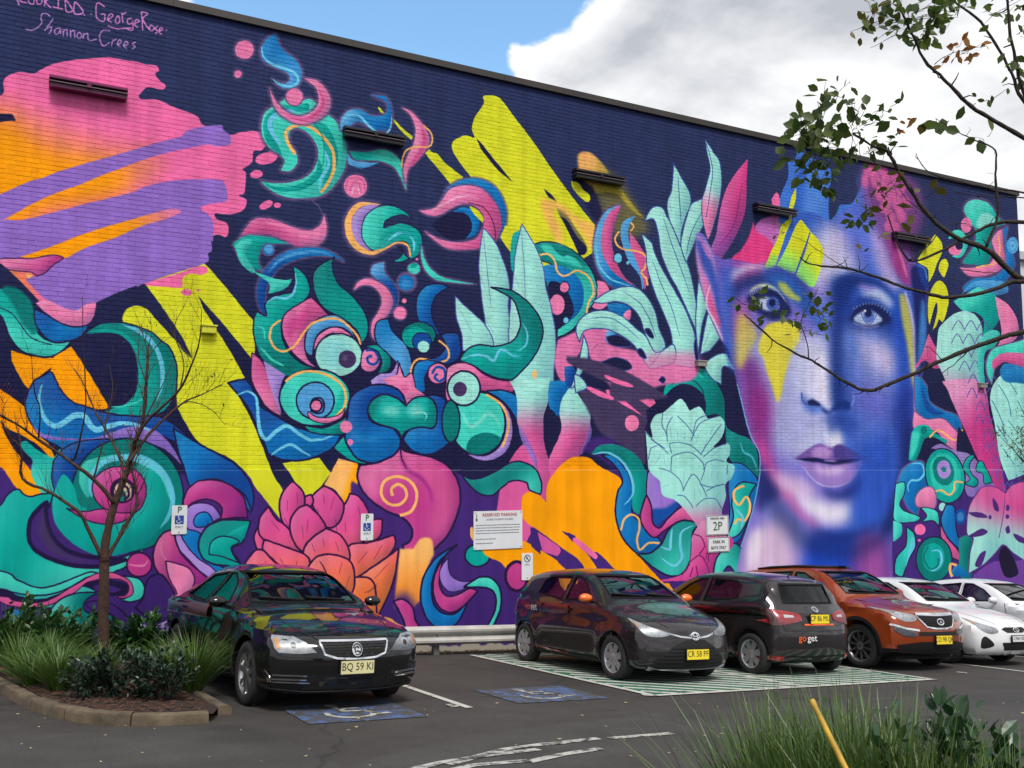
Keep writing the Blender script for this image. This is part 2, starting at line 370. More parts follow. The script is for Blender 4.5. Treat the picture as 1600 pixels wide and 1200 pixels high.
# orange brush, lower left
p('O', '78 985! 200 1020 320 1030 450 960! 500 1030 600 1190 660 1290 680 1340 640 1350 560 1345 430 1300 340 1220 310 1130 330 1090! 290 1150 200 1230! 160 1200 110 1110 80 1050')
p('D', '200 1210! 250 1150 330 1090! 300 1170!')
org(0,600)
p('O', '-400 -300! -60 -30! 60 60 160 140 230 250 300 350 345 450 330 470 250 380 150 320 30 260! 100 400 200 540 270 660 180 695 90 620 20 520 -60 500! -400 300!')
p('D', '-300 -60! 40 0 110 60 60 60 -60 -20!')
p('D', '10 250! 60 300 130 330 200 420 215 470 190 500 130 440 80 380')
p(g('T','TL','160 350 300 650'), '125 365! 170 350 220 390 300 440 345 450 380 400 390 440 350 560 330 680 260 670! 200 560 210 470 160 420', out=None)
# blue body, big ring
_bb = p(g('BD','B','300 20 200 200'), '220 -30! 175 60 165 150 200 240 270 330 360 380 480 440 700 440 900 300 1080 350 1150 420 1200 480 1290 560 1420 620 1570 800! 1590 700 1560 600 1480 500 1380 440 1270 380 1190 330 1110 260 1000 200 850 190 700 180 560 140 450 100 380 20 330 -80 280 -60', out='D', w=2.5)
p(g('B','BD','1200 400 1480 560'), '1090 270! 1190 335 1270 382 1380 440 1480 500 1560 600 1590 700 1575 790! 1540 700 1470 640 1350 590 1250 600 1190 630 1150 500 1120 420', out='D', w=2.5)
p('L', '200 240! 270 300 400 330 600 330 780 270 900 260 1000 300 1090 400 1140 500! 1060 420 960 370 800 330 600 345 400 345 270 330', a=.95)
s('C', 9, '270 0 250 90 280 200 330 250 380 250 440 210 480 190 530 195 570 250 610 280 680 260 760 240 860 250 950 290', taper=2)
_cr = p(g('TD','T','1050 -250 860 60'), '520 -310! 570 -350 640 -385 720 -390 800 -385 880 -360 950 -330 1010 -280 1060 -240 1095 -170 1112 -100 1110 -20 1100 60 1040 160 960 190 860 195 740 185 640 165! 720 140 790 110 840 60 860 0 868 -80 860 -180 830 -240 790 -285 720 -320 640 -325 570 -320', out='D', w=2.5)
p('T', '560 -320! 640 -350 720 -345 800 -310 870 -240 900 -150 910 -60 900 30 850 110 760 160! 830 110 865 20 868 -80 850 -190 800 -280 720 -322 640 -325', a=.9)
p('C', '760 -380! 860 -355 950 -290 1010 -200 1035 -90 1020 20 980 110! 1005 0 1005 -100 975 -210 900 -300 820 -350', a=.9); s('TL', 3, '700 140 780 130 850 110 920 80', taper=2)
p('BD', '340 480! 400 400 520 350 700 340 620 400 520 500 470 620 500 720 620 790! 480 760 370 690 330 600', out='D', w=2)
_rg = c('TD', 800, 690, 350, 355, out='D', w=2.5)
p('T', '330 700! 400 560 470 640 500 740 580 790 700 810 850 780 920 690 910 600 860 520 930 480 1010 560 1060 700 1030 850 900 1000 750 1060 600 1060 450 980 350 860', clip=None)
p('TL', '540 480 700 440 850 440 1000 500 1080 640 1090 740 1060 700 1000 560 900 500 780 470 650 500 580 580 560 700 520 660 500 580', a=.8)
p('C', '560 560! 640 470 800 430 950 460 1060 570 1100 720 1060 840 1000 900! 1060 780 1060 680 1010 580 920 510 790 470 660 500 600 580 580 700 560 650', a=.8)
p('G', '590 600 660 530 760 510 860 540 915 620 910 720 860 790 760 810 650 770 590 690', out='DP', w=2)
p('G', '420 770! 520 790 650 775 760 800 860 790! 780 850 660 870 540 840', out='DP', w=2)
c('DP', 770, 660, 78, 80); c((214,196,170), 775, 665, 56, 60); c('TD', 765, 690, 30, 36); s('DP', 4, '760 620 800 640 810 690 780 720'); s('DP',3,'740 650 770 670 790 700')
# lower left teal blob + plum crescent
p(g('T','TL','120 1000 500 1180'), '-500 900! -100 800 0 760 60 680 120 650 180 695 330 680 300 800 310 900 380 1000 520 1060 640 1080 760 1075 900 1030! 800 1130 700 1180 600 1290 350 1390 0 1350 -500 1300!', out='D', w=2.5)
p('V', '300 730! 230 790 190 870 190 970 240 1040 360 1100 500 1130 640 1130 790 1090! 640 1080 500 1060 390 1010 320 920 295 820', out='D', w=7)
p('DT', '280 780! 250 860 260 950 330 1040 480 1100 600 1110! 430 1060 330 960 290 860', a=.8, soft=3)
c('G', 875, 1122, 78, 74, out='DP', w=2.5); s('P', 3, '810 1120 860 1130 910 1125 930 1090', taper=2)
# purple/pink swirl
p(g('G','GD','1250 700 1500 640'), '1150 720! 1180 650 1250 600 1350 595 1450 630 1530 710 1550 830! 1470 830 1380 840! 1390 770 1330 720 1250 720 1180 760 1150 830!', out='DP', w=2.5)
p('L', '1160 790 1200 750 1270 735 1340 760 1385 830! 1330 860 1290 920! 1240 930 1180 900 1150 850', out='DP', w=2)
p('B', '1215 850 1240 805 1290 795 1325 825 1335 860! 1310 870 1300 845! 1300 880 1260 890 1225 885', out='D', w=2)
p('B', '1110 900! 1180 900 1260 935 1250 1010 1290 1080 1400 1140 1500 1180! 1320 1200 1250 1100 1160 1000', out='D', w=2)
p('LL', '1100 900! 1130 930 1170 1000 1240 1080 1330 1140 1380 1200! 1290 1200 1200 1110 1120 1020 1090 950', out='DP', w=2)
p(g('PD','GD','1000 1000 1180 1100'), '1090 900! 1020 930 970 1010 965 1110 1020 1220 1100 1340 1180 1450! 1240 1350 1310 1210! 1200 1120 1120 1020', out='DP', w=3)
s('P', 3, '1010 980 1020 1060 1080 1140 1140 1200', taper=2, a=.6)
p(g('TD','T','1280 900 1400 1060'), '1570 850! 1450 840 1340 860 1270 920 1245 1000 1270 1080 1340 1120 1430 1130 1510 1170! 1500 1100 1460 1050 1460 1010 1520 980', out='D', w=3)
p('T', '1560 865! 1480 900 1420 945 1480 940 1530 960! 1550 900', a=.9); p('T', '1310 1060! 1320 990 1370 950 1440 950 1500 980 1450 1010 1460 1060 1500 1110! 1440 1090 1390 1070', out='D', w=2)
# strip under the big ring
org(0,900)
p('TL', '-500 -60! 0 -40 120 20 240 65 330 55 430 20 560 -30 640 -20 760 -10 870 10 910 70 890 130 820 155 760 140! 820 110 830 60 790 10 700 -10 560 0 430 70 300 110 150 105 0 70! -500 120!', out='D', w=2.5)
p('D', '-500 90! 0 70 120 115 260 135 380 100 520 25 600 -10! 720 20 800 50 790 100 720 120 640 100 500 60 380 140 240 170 80 150 0 120! -500 200!')
p('PD', '-500 130! 0 118 90 145 220 160 340 130 470 50 600 -20! 700 -30 800 10 835 60 830 110 770 130 720 120! 790 110 810 60 770 20 680 10 560 30 450 110 340 165 200 190 80 180 0 150! -500 220!', out='DP', w=1.5)
p('V', '590 60 650 40 720 60 760 80 700 95 620 90'); 
p(g('TL','TD','330 200 520 150'), '300 250! 340 180 420 120 520 95 620 95! 560 130 530 170 545 215 620 225 720 240 740 270! 660 290 620 310 520 300 400 320', out='D', w=2.5)
p('V', '545 170 580 150 660 150 740 190 810 260 870 340 880 450 860 560! 740 560! 750 400 730 300 690 270 740 265! 680 225 600 215', out='D', w=2)
p('V', '930 10! 1000 -20 1060 40 1100 130 1080 220 1010 270 930 250 850 190! 900 130 910 70', out='D', w=3)
p('LL', '840 240! 890 290 960 300 1080 260! 1060 300 980 330 900 330')
p('B', '80 210! 150 205 160 260 60 290!', a=.9); p('C', '155 210! 205 215 190 260 150 270!', a=.8)
p('P', '1040 -100! 1180 -60 1220 20 1180 100 1120 140! 1100 80 1060 0', out='DP', w=2)
# ---- the plume at the top
org(0,0,1)
c('H', 383, 77, 18, soft=2, a=.7); c('P', 383, 77, 14.5); c('H', 373, 115, 9, soft=2, a=.7); c('P', 373, 115, 6)
org(400,0)
c('PB', 70, 985, 70, 38, rot=-14); c('PB', 8, 1085, 40, 26, rot=-10)
p('TL', '190 615 150 640 70 690 40 760 45 850 90 920 150 960 185 1000 160 1060! 215 1066 255 1030 265 980 240 930 208 880 215 820 260 796 330 830 382 900 392 980 360 1060 300 1110 200 1140 100 1140 35 1128! 90 1180 180 1225 300 1235 420 1215 505 1140 560 1040 572 930 545 830 490 740 400 680 380 640 330 615 250 640', halo='H')
p('T', '170 650! 90 700 50 760 58 850 105 925 170 970! 140 900 115 830 112 760 150 712 250 690! 330 690 330 640 250 660')
p('T', '365 745! 450 790 505 900 515 1000 485 1080 420 1160! 440 1060 440 960 415 870 365 790')
p('T', '40 1130! 120 1160 230 1160 320 1120 380 1060 390 980! 420 1060 380 1130 300 1180 190 1195 110 1180')
s('C', 8, '250 690 180 690 110 730 90 780 120 850 160 900', taper=2); s('C', 5, '430 940 460 1010 440 1070 410 1110 400 1190', taper=2)
s('E', 5, '250 960 200 880 195 815 260 780 340 788 420 850 480 930 492 1040 460 1130 410 1200'); s('TD',1.2,'370 770 420 850 430 940 420 1030 380 1060')
p('P', '305 490! 385 500 452 570 470 650 430 720 340 768 250 765 160 712 110 640 88 540! 112 600 160 668 240 718 310 718 370 680 397 620 380 550 340 512', halo='H', hw=5); s('PD', 6, '400 560 425 640 380 710 300 745 200 715', taper=2, soft=1)
p(g('B','BL','120 240 200 520'), '128 205! 75 235 40 290 35 340 60 385 130 420 200 455 217 482 200 512 165 518 130 505 105 485! 140 530 200 552 250 545 285 500 290 440 260 380 200 330 155 290 140 250', halo='H', hw=5)
s('C', 4, '42 280 48 345 100 395 200 430 256 462 266 505 230 535 160 525 110 490', taper=2)
c('P', 245, 602, 56, out='H', w=2)
p('Y', '765 672 775 668 805 700 800 710 785 700'); p('Y', '850 735! 870 745 910 790 985 850! 975 872! 900 805')
p(g('BL','B','560 760 760 720'), '580 822! 535 805 535 740 580 690 650 678 720 718 780 720 822 700 826 650 800 620 725 594! 812 600 850 680 852 760 830 802 770 810 700 780 640 758 600 780', halo='H', hw=5)
s('C', 3.5, '540 770 570 722 640 715 690 760 740 810 800 838 842 800 852 720', taper=2)
p(g('T','TL','700 930 760 1000'), '590 940! 700 945 800 930 880 970 930 1060 942 1190! 900 1090 850 1030 760 1000 650 1000 610 978', halo='H', hw=4); p('BL', '575 958! 620 1000 700 1012 775 1010! 700 1042 640 1046 585 1020')
p('P', '915 668! 980 700 1050 780 1087 860 1070 930 1010 1000 960 1050 938 1145! 925 1050 950 970 990 890 1000 800 970 720', halo='H', hw=4); s('PD', 8, '1040 800 1060 880 1020 970 960 1040', taper=2, soft=1)
s('E', 2.6, '1050 782 1092 820 1106 880 1080 915 1000 913 940 940 917 1000 916 1042')
p('Y', '1085 930! 1110 950 1140 960 1190 1020 1297 1102! 1280 1135 1215 1145! 1190 1110 1060 955!')
c('H', 625, 1160, 84, soft=2, a=.7); c('P', 625, 1160, 72); s('PD',1.6,'565 1180 580 1120 630 1105 675 1130 685 1190'); s('PD',1.6,'590 1190 610 1140 645 1140 660 1190'); s('W',1.6,'600 1215 615 1170 640 1170 650 1210',a=.6)
# ---- the big yellow brush and the peach finger
org(0,0,1)
p('Y', '763 148 755 150 757 160 743 182 738 200 742 214 730 211 718 214 707 223 710 238 722 257 740 280 770 320 800 372 850 420 900 410 928 392! 930 351! 892 303 862 262 837 225 800 176 785 156 774 149')
p('N', '745 214! 760 232 802 284! 778 264 752 232!'); p('N', '850 294! 862 303 871 315! 858 308!')
p((118,112,74), '869 321! 885 332 900 355 916 380 918 392 908 398! 900 382 888 358 876 338', soft=1); p('N', '876 336! 888 345 902 368 917 385 914 397 905 397! 895 374')
p('E', '845 314 856 311 875 316 905 340 930 352 926 390 912 366 890 340 872 326 866 330 880 366 875 380 856 350', soft=4, a=.85)
p((128,118,62), '905 272! 940 262 970 282 1000 330 1012 345! 1010 365 970 372 950 350 930 300', soft=9, a=.75)
p(g('E',(168,152,56),'915 250 945 290'), '903 246 907 238 916 236 928 241 943 256 958 278 975 300 992 322 1008 341! 990 330 968 306 950 300 925 300 908 274', soft=1.6, a=.95)
p('N', '898 276! 908 300 925 335 945 352 938 320 925 290', soft=2, a=.9)
p('Y', '893 283! 900 283 906 287 912 296 920 302 923 308 921 314 916 314 905 305 896 294')
# ---- pink and teal swirls, upper middle
org(400,300)
c('PB', 68, 76, 44, 24, rot=-24); c('PB', 137, 78, 23, 17)
p(g('P','PD','300 180 150 300'), '-120 330! -60 220 0 165 100 165 220 210 330 235 400 210 430 140! 446 220 430 290 370 340 290 345 200 310 120 270 30 262 -50 300!', halo='H', hw=5)
s('H', 2, '350 45 400 90 425 150', a=.8); s('P', 4, '60 180 200 215 330 245 410 205', taper=2)
p('T', '-140 320! -60 270 60 275 130 290 210 320! 120 320 60 330 30 370 20 430 50 490! -10 470 -60 420 -100 400', halo='H', hw=4); p('TL','-130 330! -70 290 -20 300 -60 370 -40 430 0 490 -20 500 -90 440', a=.9)
c('B', 82, 357, 38, out='H', w=2); c('BL', 84, 352, 28)
p(g('BD','B','60 520 300 380'), '70 780! 20 700 10 600 40 510 100 430 190 370 300 345 410 350 500 385 555 432! 480 400 380 395 280 410 180 450 120 500 80 570 60 660', halo='H', hw=4); s('BL', 5, '80 500 150 425 260 380 390 370 480 392', taper=2, soft=1)
p('TL', '-30 480! 20 500 100 530 180 545 230 540! 200 590 140 620 80 630! 90 570 40 530'); 
# crown teal shapes round the eye
_ct = p(g('T','TD','60 800 100 1100'), '10 740! 70 770 60 700 110 660 180 630 230 620 250 560 235 455! 290 490 335 560 340 630 290 690 210 740 170 800 165 880 200 980 280 1060 400 1110 300 1150 180 1145 80 1080 20 1000 -10 880 -10 800', out='D', w=2.2)
s('C', 4, '70 690 120 655 180 660 230 640 255 570 250 500', taper=2); s('TL', 3, '0 830 50 850 60 920', taper=2); s('TL',4,'30 960 100 1040 180 1080', taper=2)
p(g('TD','T','420 480 620 800'), '498 402! 420 440 370 490 358 560 380 650 430 720 510 770 580 810 640 870 662 945! 700 890 702 800 660 710 590 630 520 570 490 500 480 440', out='D', w=2.2)
_pk = p(g('PD','P','240 800 300 1040'), '350 650! 400 700 460 760 520 770! 400 800 320 880 310 960 330 1040 400 1100! 300 1060 220 980 170 880 175 780 220 730', out='D', w=2)
p('G', '190 800 260 780 330 720 310 840 240 860 220 920 190 900', soft=4, a=.6, clip=_pk)
p('BL', '310 930 330 850 390 790 470 765 540 780 600 850 620 910! 560 850 480 840 410 870 370 930 360 1020! 320 1000', out='D', w=2); p('P', '375 930 410 880 480 845 550 855 605 900! 540 880 460 880 400 930 370 980'); s('E', 3.5, '160 795 105 840 92 910 130 975 190 990 250 950 300 880 350 820 430 790 520 790 600 850 640 900 658 950')
c('M', 520, 1015, 148, 135, out='D', w=2.6); c((120,205,222), 500, 1000, 100, 90, soft=6, a=.5); c((70,52,98), 575, 1040, 55, 56)
c('W', 560, 1035, 14, soft=2, a=.3)
p('P', '665 1000! 690 975 730 970 770 1010 780 1060 750 1110 700 1120 660 1090', out='D', w=2); s('BD', 4, '690 985 740 985 770 1030 750 1070 710 1065 700 1030 730 1020')
p(g('T','TD','760 960 830 1100'), '670 960! 760 950 830 1000 850 1070 820 1120 760 1130! 790 1070 770 1000 720 970', out='D', w=2)
# S shapes in the middle
p('E', '700 60 640 65 590 110 560 180 565 260 600 330 660 375 740 388 820 350 900 310 960 340 965 410! 980 350 930 300 860 310 790 350 730 365 670 340 620 280 600 200 620 130 680 80 780 75 ', halo='H', hw=6)
p('LL', '690 78 630 120 600 190 615 270 660 335 730 368! 690 320 665 260 670 190 700 130 770 90 740 75'); 
p(g('TL','T','700 200 960 220'), '985 165! 920 110 840 80 760 92 695 140 665 220 675 300 730 358 800 350 870 310 940 310 965 360 960 410 900 435 860 425! 910 400 920 360 890 330! 960 410 1020 390 1045 330 1035 260 980 210 900 190 840 215 800 220! 810 180 860 150 920 140', out='D', w=1.5)
p('TL', '690 200! 730 120 800 110 760 170 740 250 780 310 720 330 685 280', soft=3, a=.7); s('C', 5, '830 300 900 250 960 260 990 310 990 370', taper=2); s('E', 3, '730 370 810 350 880 312 950 330 968 400')
p('T','820 215! 880 200 960 215 1020 270 1030 340 1000 390! 1000 320 960 270 890 250 830 270 770 310',a=.7)
p('TL', '1040 330! 1060 420 1110 490 1190 535 1380 572! 1220 560 1120 540 1060 480 1035 400', halo='H', hw=4)
c('TL', 990, 475, 42, 38, out='H', w=2); c('T', 990, 455, 22, 14); c('P', 1010, 418, 9); c('H', 945, 560, 66, soft=1); c('B', 942, 562, 50); c('BL', 940, 570, 34, soft=2, a=.6); c('P', 930, 675, 15); c('H', 903, 753, 48, soft=1.5); c('P', 903, 753, 40)
# pink loop, upper right of the middle
p('B', '1130 95! 1170 30 1200 -30 1290 -80 1400 -85 1500 -30 1560 80 1565 190 1530 290! 1520 170 1480 70 1400 10 1290 0 1200 50', halo='H', hw=4)
p(g('P','PD','1200 60 1480 200'), '1025 112! 1120 95 1170 40 1215 -20 1300 -45 1400 -30 1480 40 1530 140 1530 240 1490 310 1420 345! 1300 358 1180 340 1055 240! 1150 290 1260 310 1370 290 1420 220 1425 150 1380 90 1300 70 1220 100 1150 140 1080 140', halo='H', hw=4)
s('DP', 1.2, '1330 65 1420 90 1480 170 1500 260 1495 300'); s('W', 3, '1100 120 1200 60 1300 20 1400 40', taper=2, a=.4)
p('N', '1100 200! 1200 130 1290 110 1350 120 1380 180 1370 250 1300 290 1200 290'); p('B', '1230 120! 1300 90 1370 120 1400 190 1380 260 1310 290! 1350 240 1350 180 1310 130'); p('Y', '1335 85! 1390 110 1424 160 1420 190! 1370 140')
p('Y', '1560 205! 1640 280 1620 300 1610 400! 1530 280!')
# small swirls, centre
p(g('BD','BL','800 600 760 480'), '805 435! 740 450 720 500 760 540 810 590 840 660 840 750! 880 700 890 620 850 550 810 500', halo='H', hw=4)
p('P', '615 610! 640 560 700 535 770 560 830 610 860 680 830 760 770 820 740 880 750 935! 725 880 730 810 770 740 790 680 770 620 720 580 660 580', halo='H', hw=4)
p(g('B','BL','780 800 900 1000'), '830 790! 770 800 745 860 760 940 820 1000 880 1060 920 1120 930 1180! 975 1100 970 1020 940 950 890 900 850 850', out='D', w=2)
p(g('B','BD','1040 620 1180 800'), '1210 590! 1150 570 1070 580 1015 640 1005 720 1020 800 1080 860 1140 890 1180 880! 1260 880 1280 940 1280 1010 1240 1060 1160 1070 1080 1040! 1150 1020 1190 960 1170 910! 1120 820 1100 740 1120 660 1160 620', out='D', w=2)
c('TD', 1020, 890, 108, 82, out='D', w=2); c('T', 1000, 905, 80, 66); c('BD', 1040, 930, 60, 56, out='D', w=1.5); c('M', 1050, 962, 36)
s('E', 3, '1145 925 1200 970 1205 1035 1150 1060 1080 1045 1020 1040 980 1080 970 1150 990 1220')
p('B', '1080 1045! 1010 1060 985 1130 1000 1230 1060 1240 1060 1150 1110 1090 1190 1070', out='D', w=2)
c('P', 1140, 1130, 62, 66, out='D', w=2); s('BD', 4, '1105 1130 1130 1090 1175 1100 1185 1150 1150 1180 1120 1150 1140 1130')
p('LL', '720 1170! 780 1130 850 1120 890 1050 880 1150 830 1200 740 1220', out='D', w=1.5); p('P', '900 1060! 930 1150 980 1130 1000 1260 950 1330 900 1300 840 1240 740 1250! 830 1200 880 1150', out='D', w=1.5)
# right eye group
p(g('P','PD','1300 1080 1450 1180'), '1200 1090! 1270 1062 1350 1075 1440 1140 1530 1170 1640 1180! 1600 1250 1480 1250 1400 1240 1330 1300 1200 1300 1190 1180', out='D', w=2)
p(g('TD','T','1500 940 1450 1150'), '1275 1050! 1320 980 1400 950 1500 960 1600 930 1680 860 1700 760 1660 690 1600 640 1470 592! 1620 610 1720 670 1790 770 1790 890 1740 1000 1650 1120 1600 1170! 1520 1160 1440 1130 1360 1080', out='D', w=2.2)
s('C', 4, '1290 1040 1360 1015 1440 1020 1490 1050 1520 990 1560 985 1610 1020 1680 1000', taper=2); p('TL','1640 640! 1720 720 1745 830 1700 960 1640 1060! 1680 950 1700 830 1680 730',a=.7)
org(400,600)
# ---- teal ring and leaf bundle
org(800,300)
c('P', 545, 640, 70, 90); p('P', '500 880! 600 850 640 900 560 960', a=1)
p(g('TD','TL','360 340 480 640'), '120 330! 200 308 280 315 380 360 470 440 530 560 525 660 465 755 370 865 285 905! 280 500 180 420', out='D', w=2); p('TL', '180 330 250 330 300 380 380 390 440 470 380 450 300 430 240 400', soft=1, a=.9); p('TD','250 315 340 335 420 400 480 470 430 430 350 390 320 400 270 360',a=.8)
p('B', '195 470 290 452 370 490 435 560 452 650 432 730 380 790 300 850 270 860! 230 600'); p('N', '230 570 290 560 350 620 385 700 380 770 300 850 265 860! 250 720')
c('P', 330, 592, 30, 34, out='D', w=1.5); c('P', 285, 700, 46, 64); c('C', 340, 797, 18, 20, out='D', w=1)
s('E', 3, '165 395 225 382 268 425 285 490 330 522 400 490 460 508 500 560 512 630 480 690 470 760')
# feathers standing up
org(0,0,1)
p('T', '800 372 812 360 830 372 818 420 800 420'); 
for _q in ['756 355! 766 366 777 382 786 404 794 428 797 450 795 480 800 520 790 545 765 540! 757 490 752 450 749 412 752 380', '712 461! 724 474 742 490 760 508 772 535 760 552 724 546! 722 520 714 495', '816 349! 828 368 841 392 850 420 854 450 861 475 868 515 869 545 866 580 866 606! 806 606! 796 540 798 480 803 430 806 395']:
    p('M', _q, out=(84,84,170), w=1.6)
for _q in ['756 366 762 420 768 480', '815 360 820 420 822 480', '716 478 740 520', '778 400 782 425', '752 430 760 455', '848 430 842 445', '853 468 845 480', '806 430 812 450', '830 530 836 600', '760 500 772 520']: s((90,140,180), 1, _q, taper=2)
org(400,600)
# ---- creature: left cheek, nose, right cheek
p('N', '60 380! 180 480 400 440 520 420 640 480 600 560 520 700 380 720 240 600 180 640 110 560', a=1)
p('N', '1100 440 1220 370 1300 440 1440 490 1560 470 1500 560 1400 590 1290 570 1200 500')
p('Y', '170 490! 300 470 400 455! 470 550! 360 705! 300 700! 220 560!')
p(g('E','O','560 560 620 580'), '640 490! 520 460! 425 630! 500 660 550 752! 600 680 640 600', a=1)
p(g('BD','B','100 120 200 400'), '-170 -10! -60 -30 0 60 30 130 140 200 250 260 400 300 540 290! 500 380 400 440 300 470 180 470 80 430! 20 280 -60 120', out='D', w=3)
s('C', 6, '-120 70 -50 40 5 80 18 200 30 290 70 340 130 290 200 258 280 310 350 345 450 330 540 290', taper=2); s('C', 4.5, '100 440 170 390 230 375 300 420 350 445', taper=2)
p(g('PD','P','0 -150 120 150'), '-20 -200! 40 -150 100 -20 140 110 165 200! 80 150 20 60 -25 -40', out='D', w=2); p('LL', '50 -150! 130 -100 190 -60! 160 0 150 90 165 190! 110 60')
p(g('T','TD','360 260 560 280'), '300 250! 420 270 540 220 590 180 560 300 440 312 340 290', out='D', w=2); p('T', '490 395! 560 320 600 400 680 460 770 485 680 495 580 465', out='D', w=2)
_sp = c('TL', 372, 80, 222, 178, out='D', w=3); p('T', '380 260 500 230 590 120 560 -10 520 80 470 170 380 225', soft=3, a=.6, clip=_sp)
s('E', 4, '190 -20 250 -65 340 -85 440 -65 530 -10 565 60 555 140 500 200')
c('BL', 375, 100, 118, 116, out='D', w=2.6); p('P', '330 165! 400 205 520 190 560 140! 540 205 450 240 370 228 330 195', out='D', w=1.5); c('P', 380, 130, 36, out='D', w=3); s('D', 3, '345 125 360 90 410 85 430 125 420 170 380 178 345 160')
p('P', '790 -30! 900 -60 1000 20 1060 70 1000 78 940 132! 900 60 850 12', out=None); c('PD', 930, 30, 26, soft=2, a=.6)
_n1 = p(g('BD','B','600 100 700 460'), '575 190 590 95 640 40 740 0 850 10 920 60 940 132! 880 80 800 62 735 90 706 150 720 222 780 250 860 270 908 332! 900 400 840 462 740 488 640 462 590 400 560 330', out='D', w=3)
_n2 = p(g('BD','B','1150 150 1060 420'), '1065 72! 1130 65 1190 100 1172 200 1190 290 1225 352! 1150 412 1070 438 980 412 922 342! 960 280 1040 262 1110 270 1135 200 1120 110', out='D', w=3)
s('B', 9, '620 300 700 320 790 315 880 340', taper=2, soft=2); p('BL','600 290 680 330 800 325 720 360 620 340', soft=4,a=.4,clip=_n1)
_ht = p('T', '940 132! 1000 80 1080 78 1125 130 1132 210 1110 265 1030 265 950 285 914 332! 880 280 800 255 730 220 706 150 740 90 810 62 880 82', out='D', w=2.6)
p('TD', '700 150 740 80 810 62 770 120 740 200 720 220', soft=5, a=.8, clip=_ht); p('TD','1080 80 1130 130 1130 260 1060 270 1100 200',soft=5,a=.8,clip=_ht)
c('M', 850, 165, 60, 34, soft=7, a=.7); c('M', 1000, 165, 56, 40, soft=7, a=.65); s('M', 3, '980 180 1040 170 1070 190 1060 225', taper=2, a=.7)
c('P', 568, 262, 38, out=None); c('P', 593, 358, 18)
p('B', '1440 40! 1550 35 1640 70 1720 130 1765 200! 1690 205 1640 240! 1600 170 1540 100', out='D', w=2.5)
p('LL', '1400 50! 1500 80 1580 160 1610 280 1580 400 1500 465 1400 472 1300 425! 1430 442 1520 390 1560 290 1550 180 1490 100', out='D', w=2)
_ck = c('TL', 1390, 240, 172, 196, out='D', w=3); c('TD', 1440, 395, 122, 96, clip=_ck); c('TD', 1222, 230, 56, 132, out='D', w=2.6); s('M', 6, '1290 170 1340 260 1400 230 1450 180 1500 210 1530 260', taper=2, soft=1, a=.6)
s('E', 3.5, '1440 60 1530 120 1580 220 1570 320 1540 390')
c('M', 1302, 22, 103, 108, out='D', w=3); c((70,52,98), 1278, 28, 44, 46)
# belly with the spiral
p('V', '600 600! 660 640 720 720 820 790 920 830 975 900 965 970 900 1010! 850 900 700 800 600 700', soft=1)
_be = p(g('PD','G','700 480 900 800'), '655 500! 760 485 860 442 908 385! 930 410 1000 430 1100 452 1200 505 1262 600 1278 720 1245 850 1190 950 1110 1030 1000 1100! 930 1060! 920 1000! 968 970 975 900 920 832 820 790 720 720 655 640 636 560', out='D', w=3.5)
p('PD', '1000 540 1120 500 1220 600 1250 740 1200 880 1110 980 1080 860 1120 740 1080 640', soft=9, a=.8, clip=_be); p('P','660 560 740 560 770 680 740 720 680 640',soft=6,a=.5,clip=_be); s('GD', 6, '905 390 915 460 950 530 1040 590 1090 670 1100 740', taper=2, soft=2, clip=_be); s('D', 2.5, '908 390 912 450 940 520', taper=1)
s('E', 4.5, '856 692 848 650 885 622 932 645 940 705 895 748 825 740 785 680 800 608 870 573 950 592 1000 650 1003 725 970 790 900 815')
p(g('E',(244,150,60),'980 1000 960 1300'), '900 1025! 985 1022! 1030 962 1075 955 1102 970 1112 1060! 1060 1180 1040 1320 960 1420! 860 1400! 885 1180', soft=.8)
p('V', '860 1340 940 1300 1000 1380 1040 1420 900 1480 840 1440', soft=9)
# lotus
_lc = g((222,78,150), (246,124,66), '300 820 340 1400')
for _q in ['20 880! -10 950 20 1040 80 1060 90 960', '790 840! 784 930 745 970 650 1000 630 960 720 850', '590 678! 650 702 705 790 722 900 640 1010 560 1000 440 890 470 800 550 752', '425 630! 490 665 552 750 520 860 440 890 370 780 352 700', '346 684! 362 730 330 770 262 760 290 712', '230 600! 280 645 308 705 290 800 225 925 172 865 148 760 170 670', '82 760! 130 835 200 890 245 965 300 1030 180 1040 60 970 20 920 28 830', '320 748! 390 810 437 890 400 980 300 1040 230 960 216 860 255 780', '862 938! 872 1000 800 1110 700 1190 600 1200 560 1080 590 1000 700 985 800 958', '892 1020! 872 1180 826 1320 756 1460! 620 1420! 600 1250 700 1160 830 1070', '440 898! 520 930 572 1000 588 1080 560 1160 340 1160 300 1040 350 958', '55 965! 200 1015 312 1062 340 1120 320 1260 180 1190 110 1090 45 1030', '610 1420! 560 1260 640 1200 740 1240 756 1460!', '345 1110 400 1065 500 1062 590 1100 618 1180 600 1300 470 1420 340 1330 318 1190', '45 1032 120 1105 240 1182 330 1290 300 1420 -20 1420! -80 1180 -20 1050']:
    p(_lc, _q, out='DP', w=3.0)
for _q in ['260 670 262 740', '200 720 196 790', '180 830 205 880', '425 690 430 740', '490 700 470 780', '385 770 400 830', '640 760 660 840', '560 860 562 920', '500 840 510 930', '100 850 150 910', '330 840 320 920', '290 880 300 960', '350 990 370 1040', '500 980 520 1040', '420 960 430 1010', '700 1040 640 1110', '790 1000 740 1090', '830 1120 740 1210', '150 1080 190 1150', '260 1100 250 1170', '760 1240 700 1300', '680 1300 760 1260', '400 1100 440 1170 430 1230', '540 1110 520 1180', '60 1100 100 1170', '340 1150 350 1240', '590 1190 560 1280']: s('DP', 1.8, _q, taper=2)
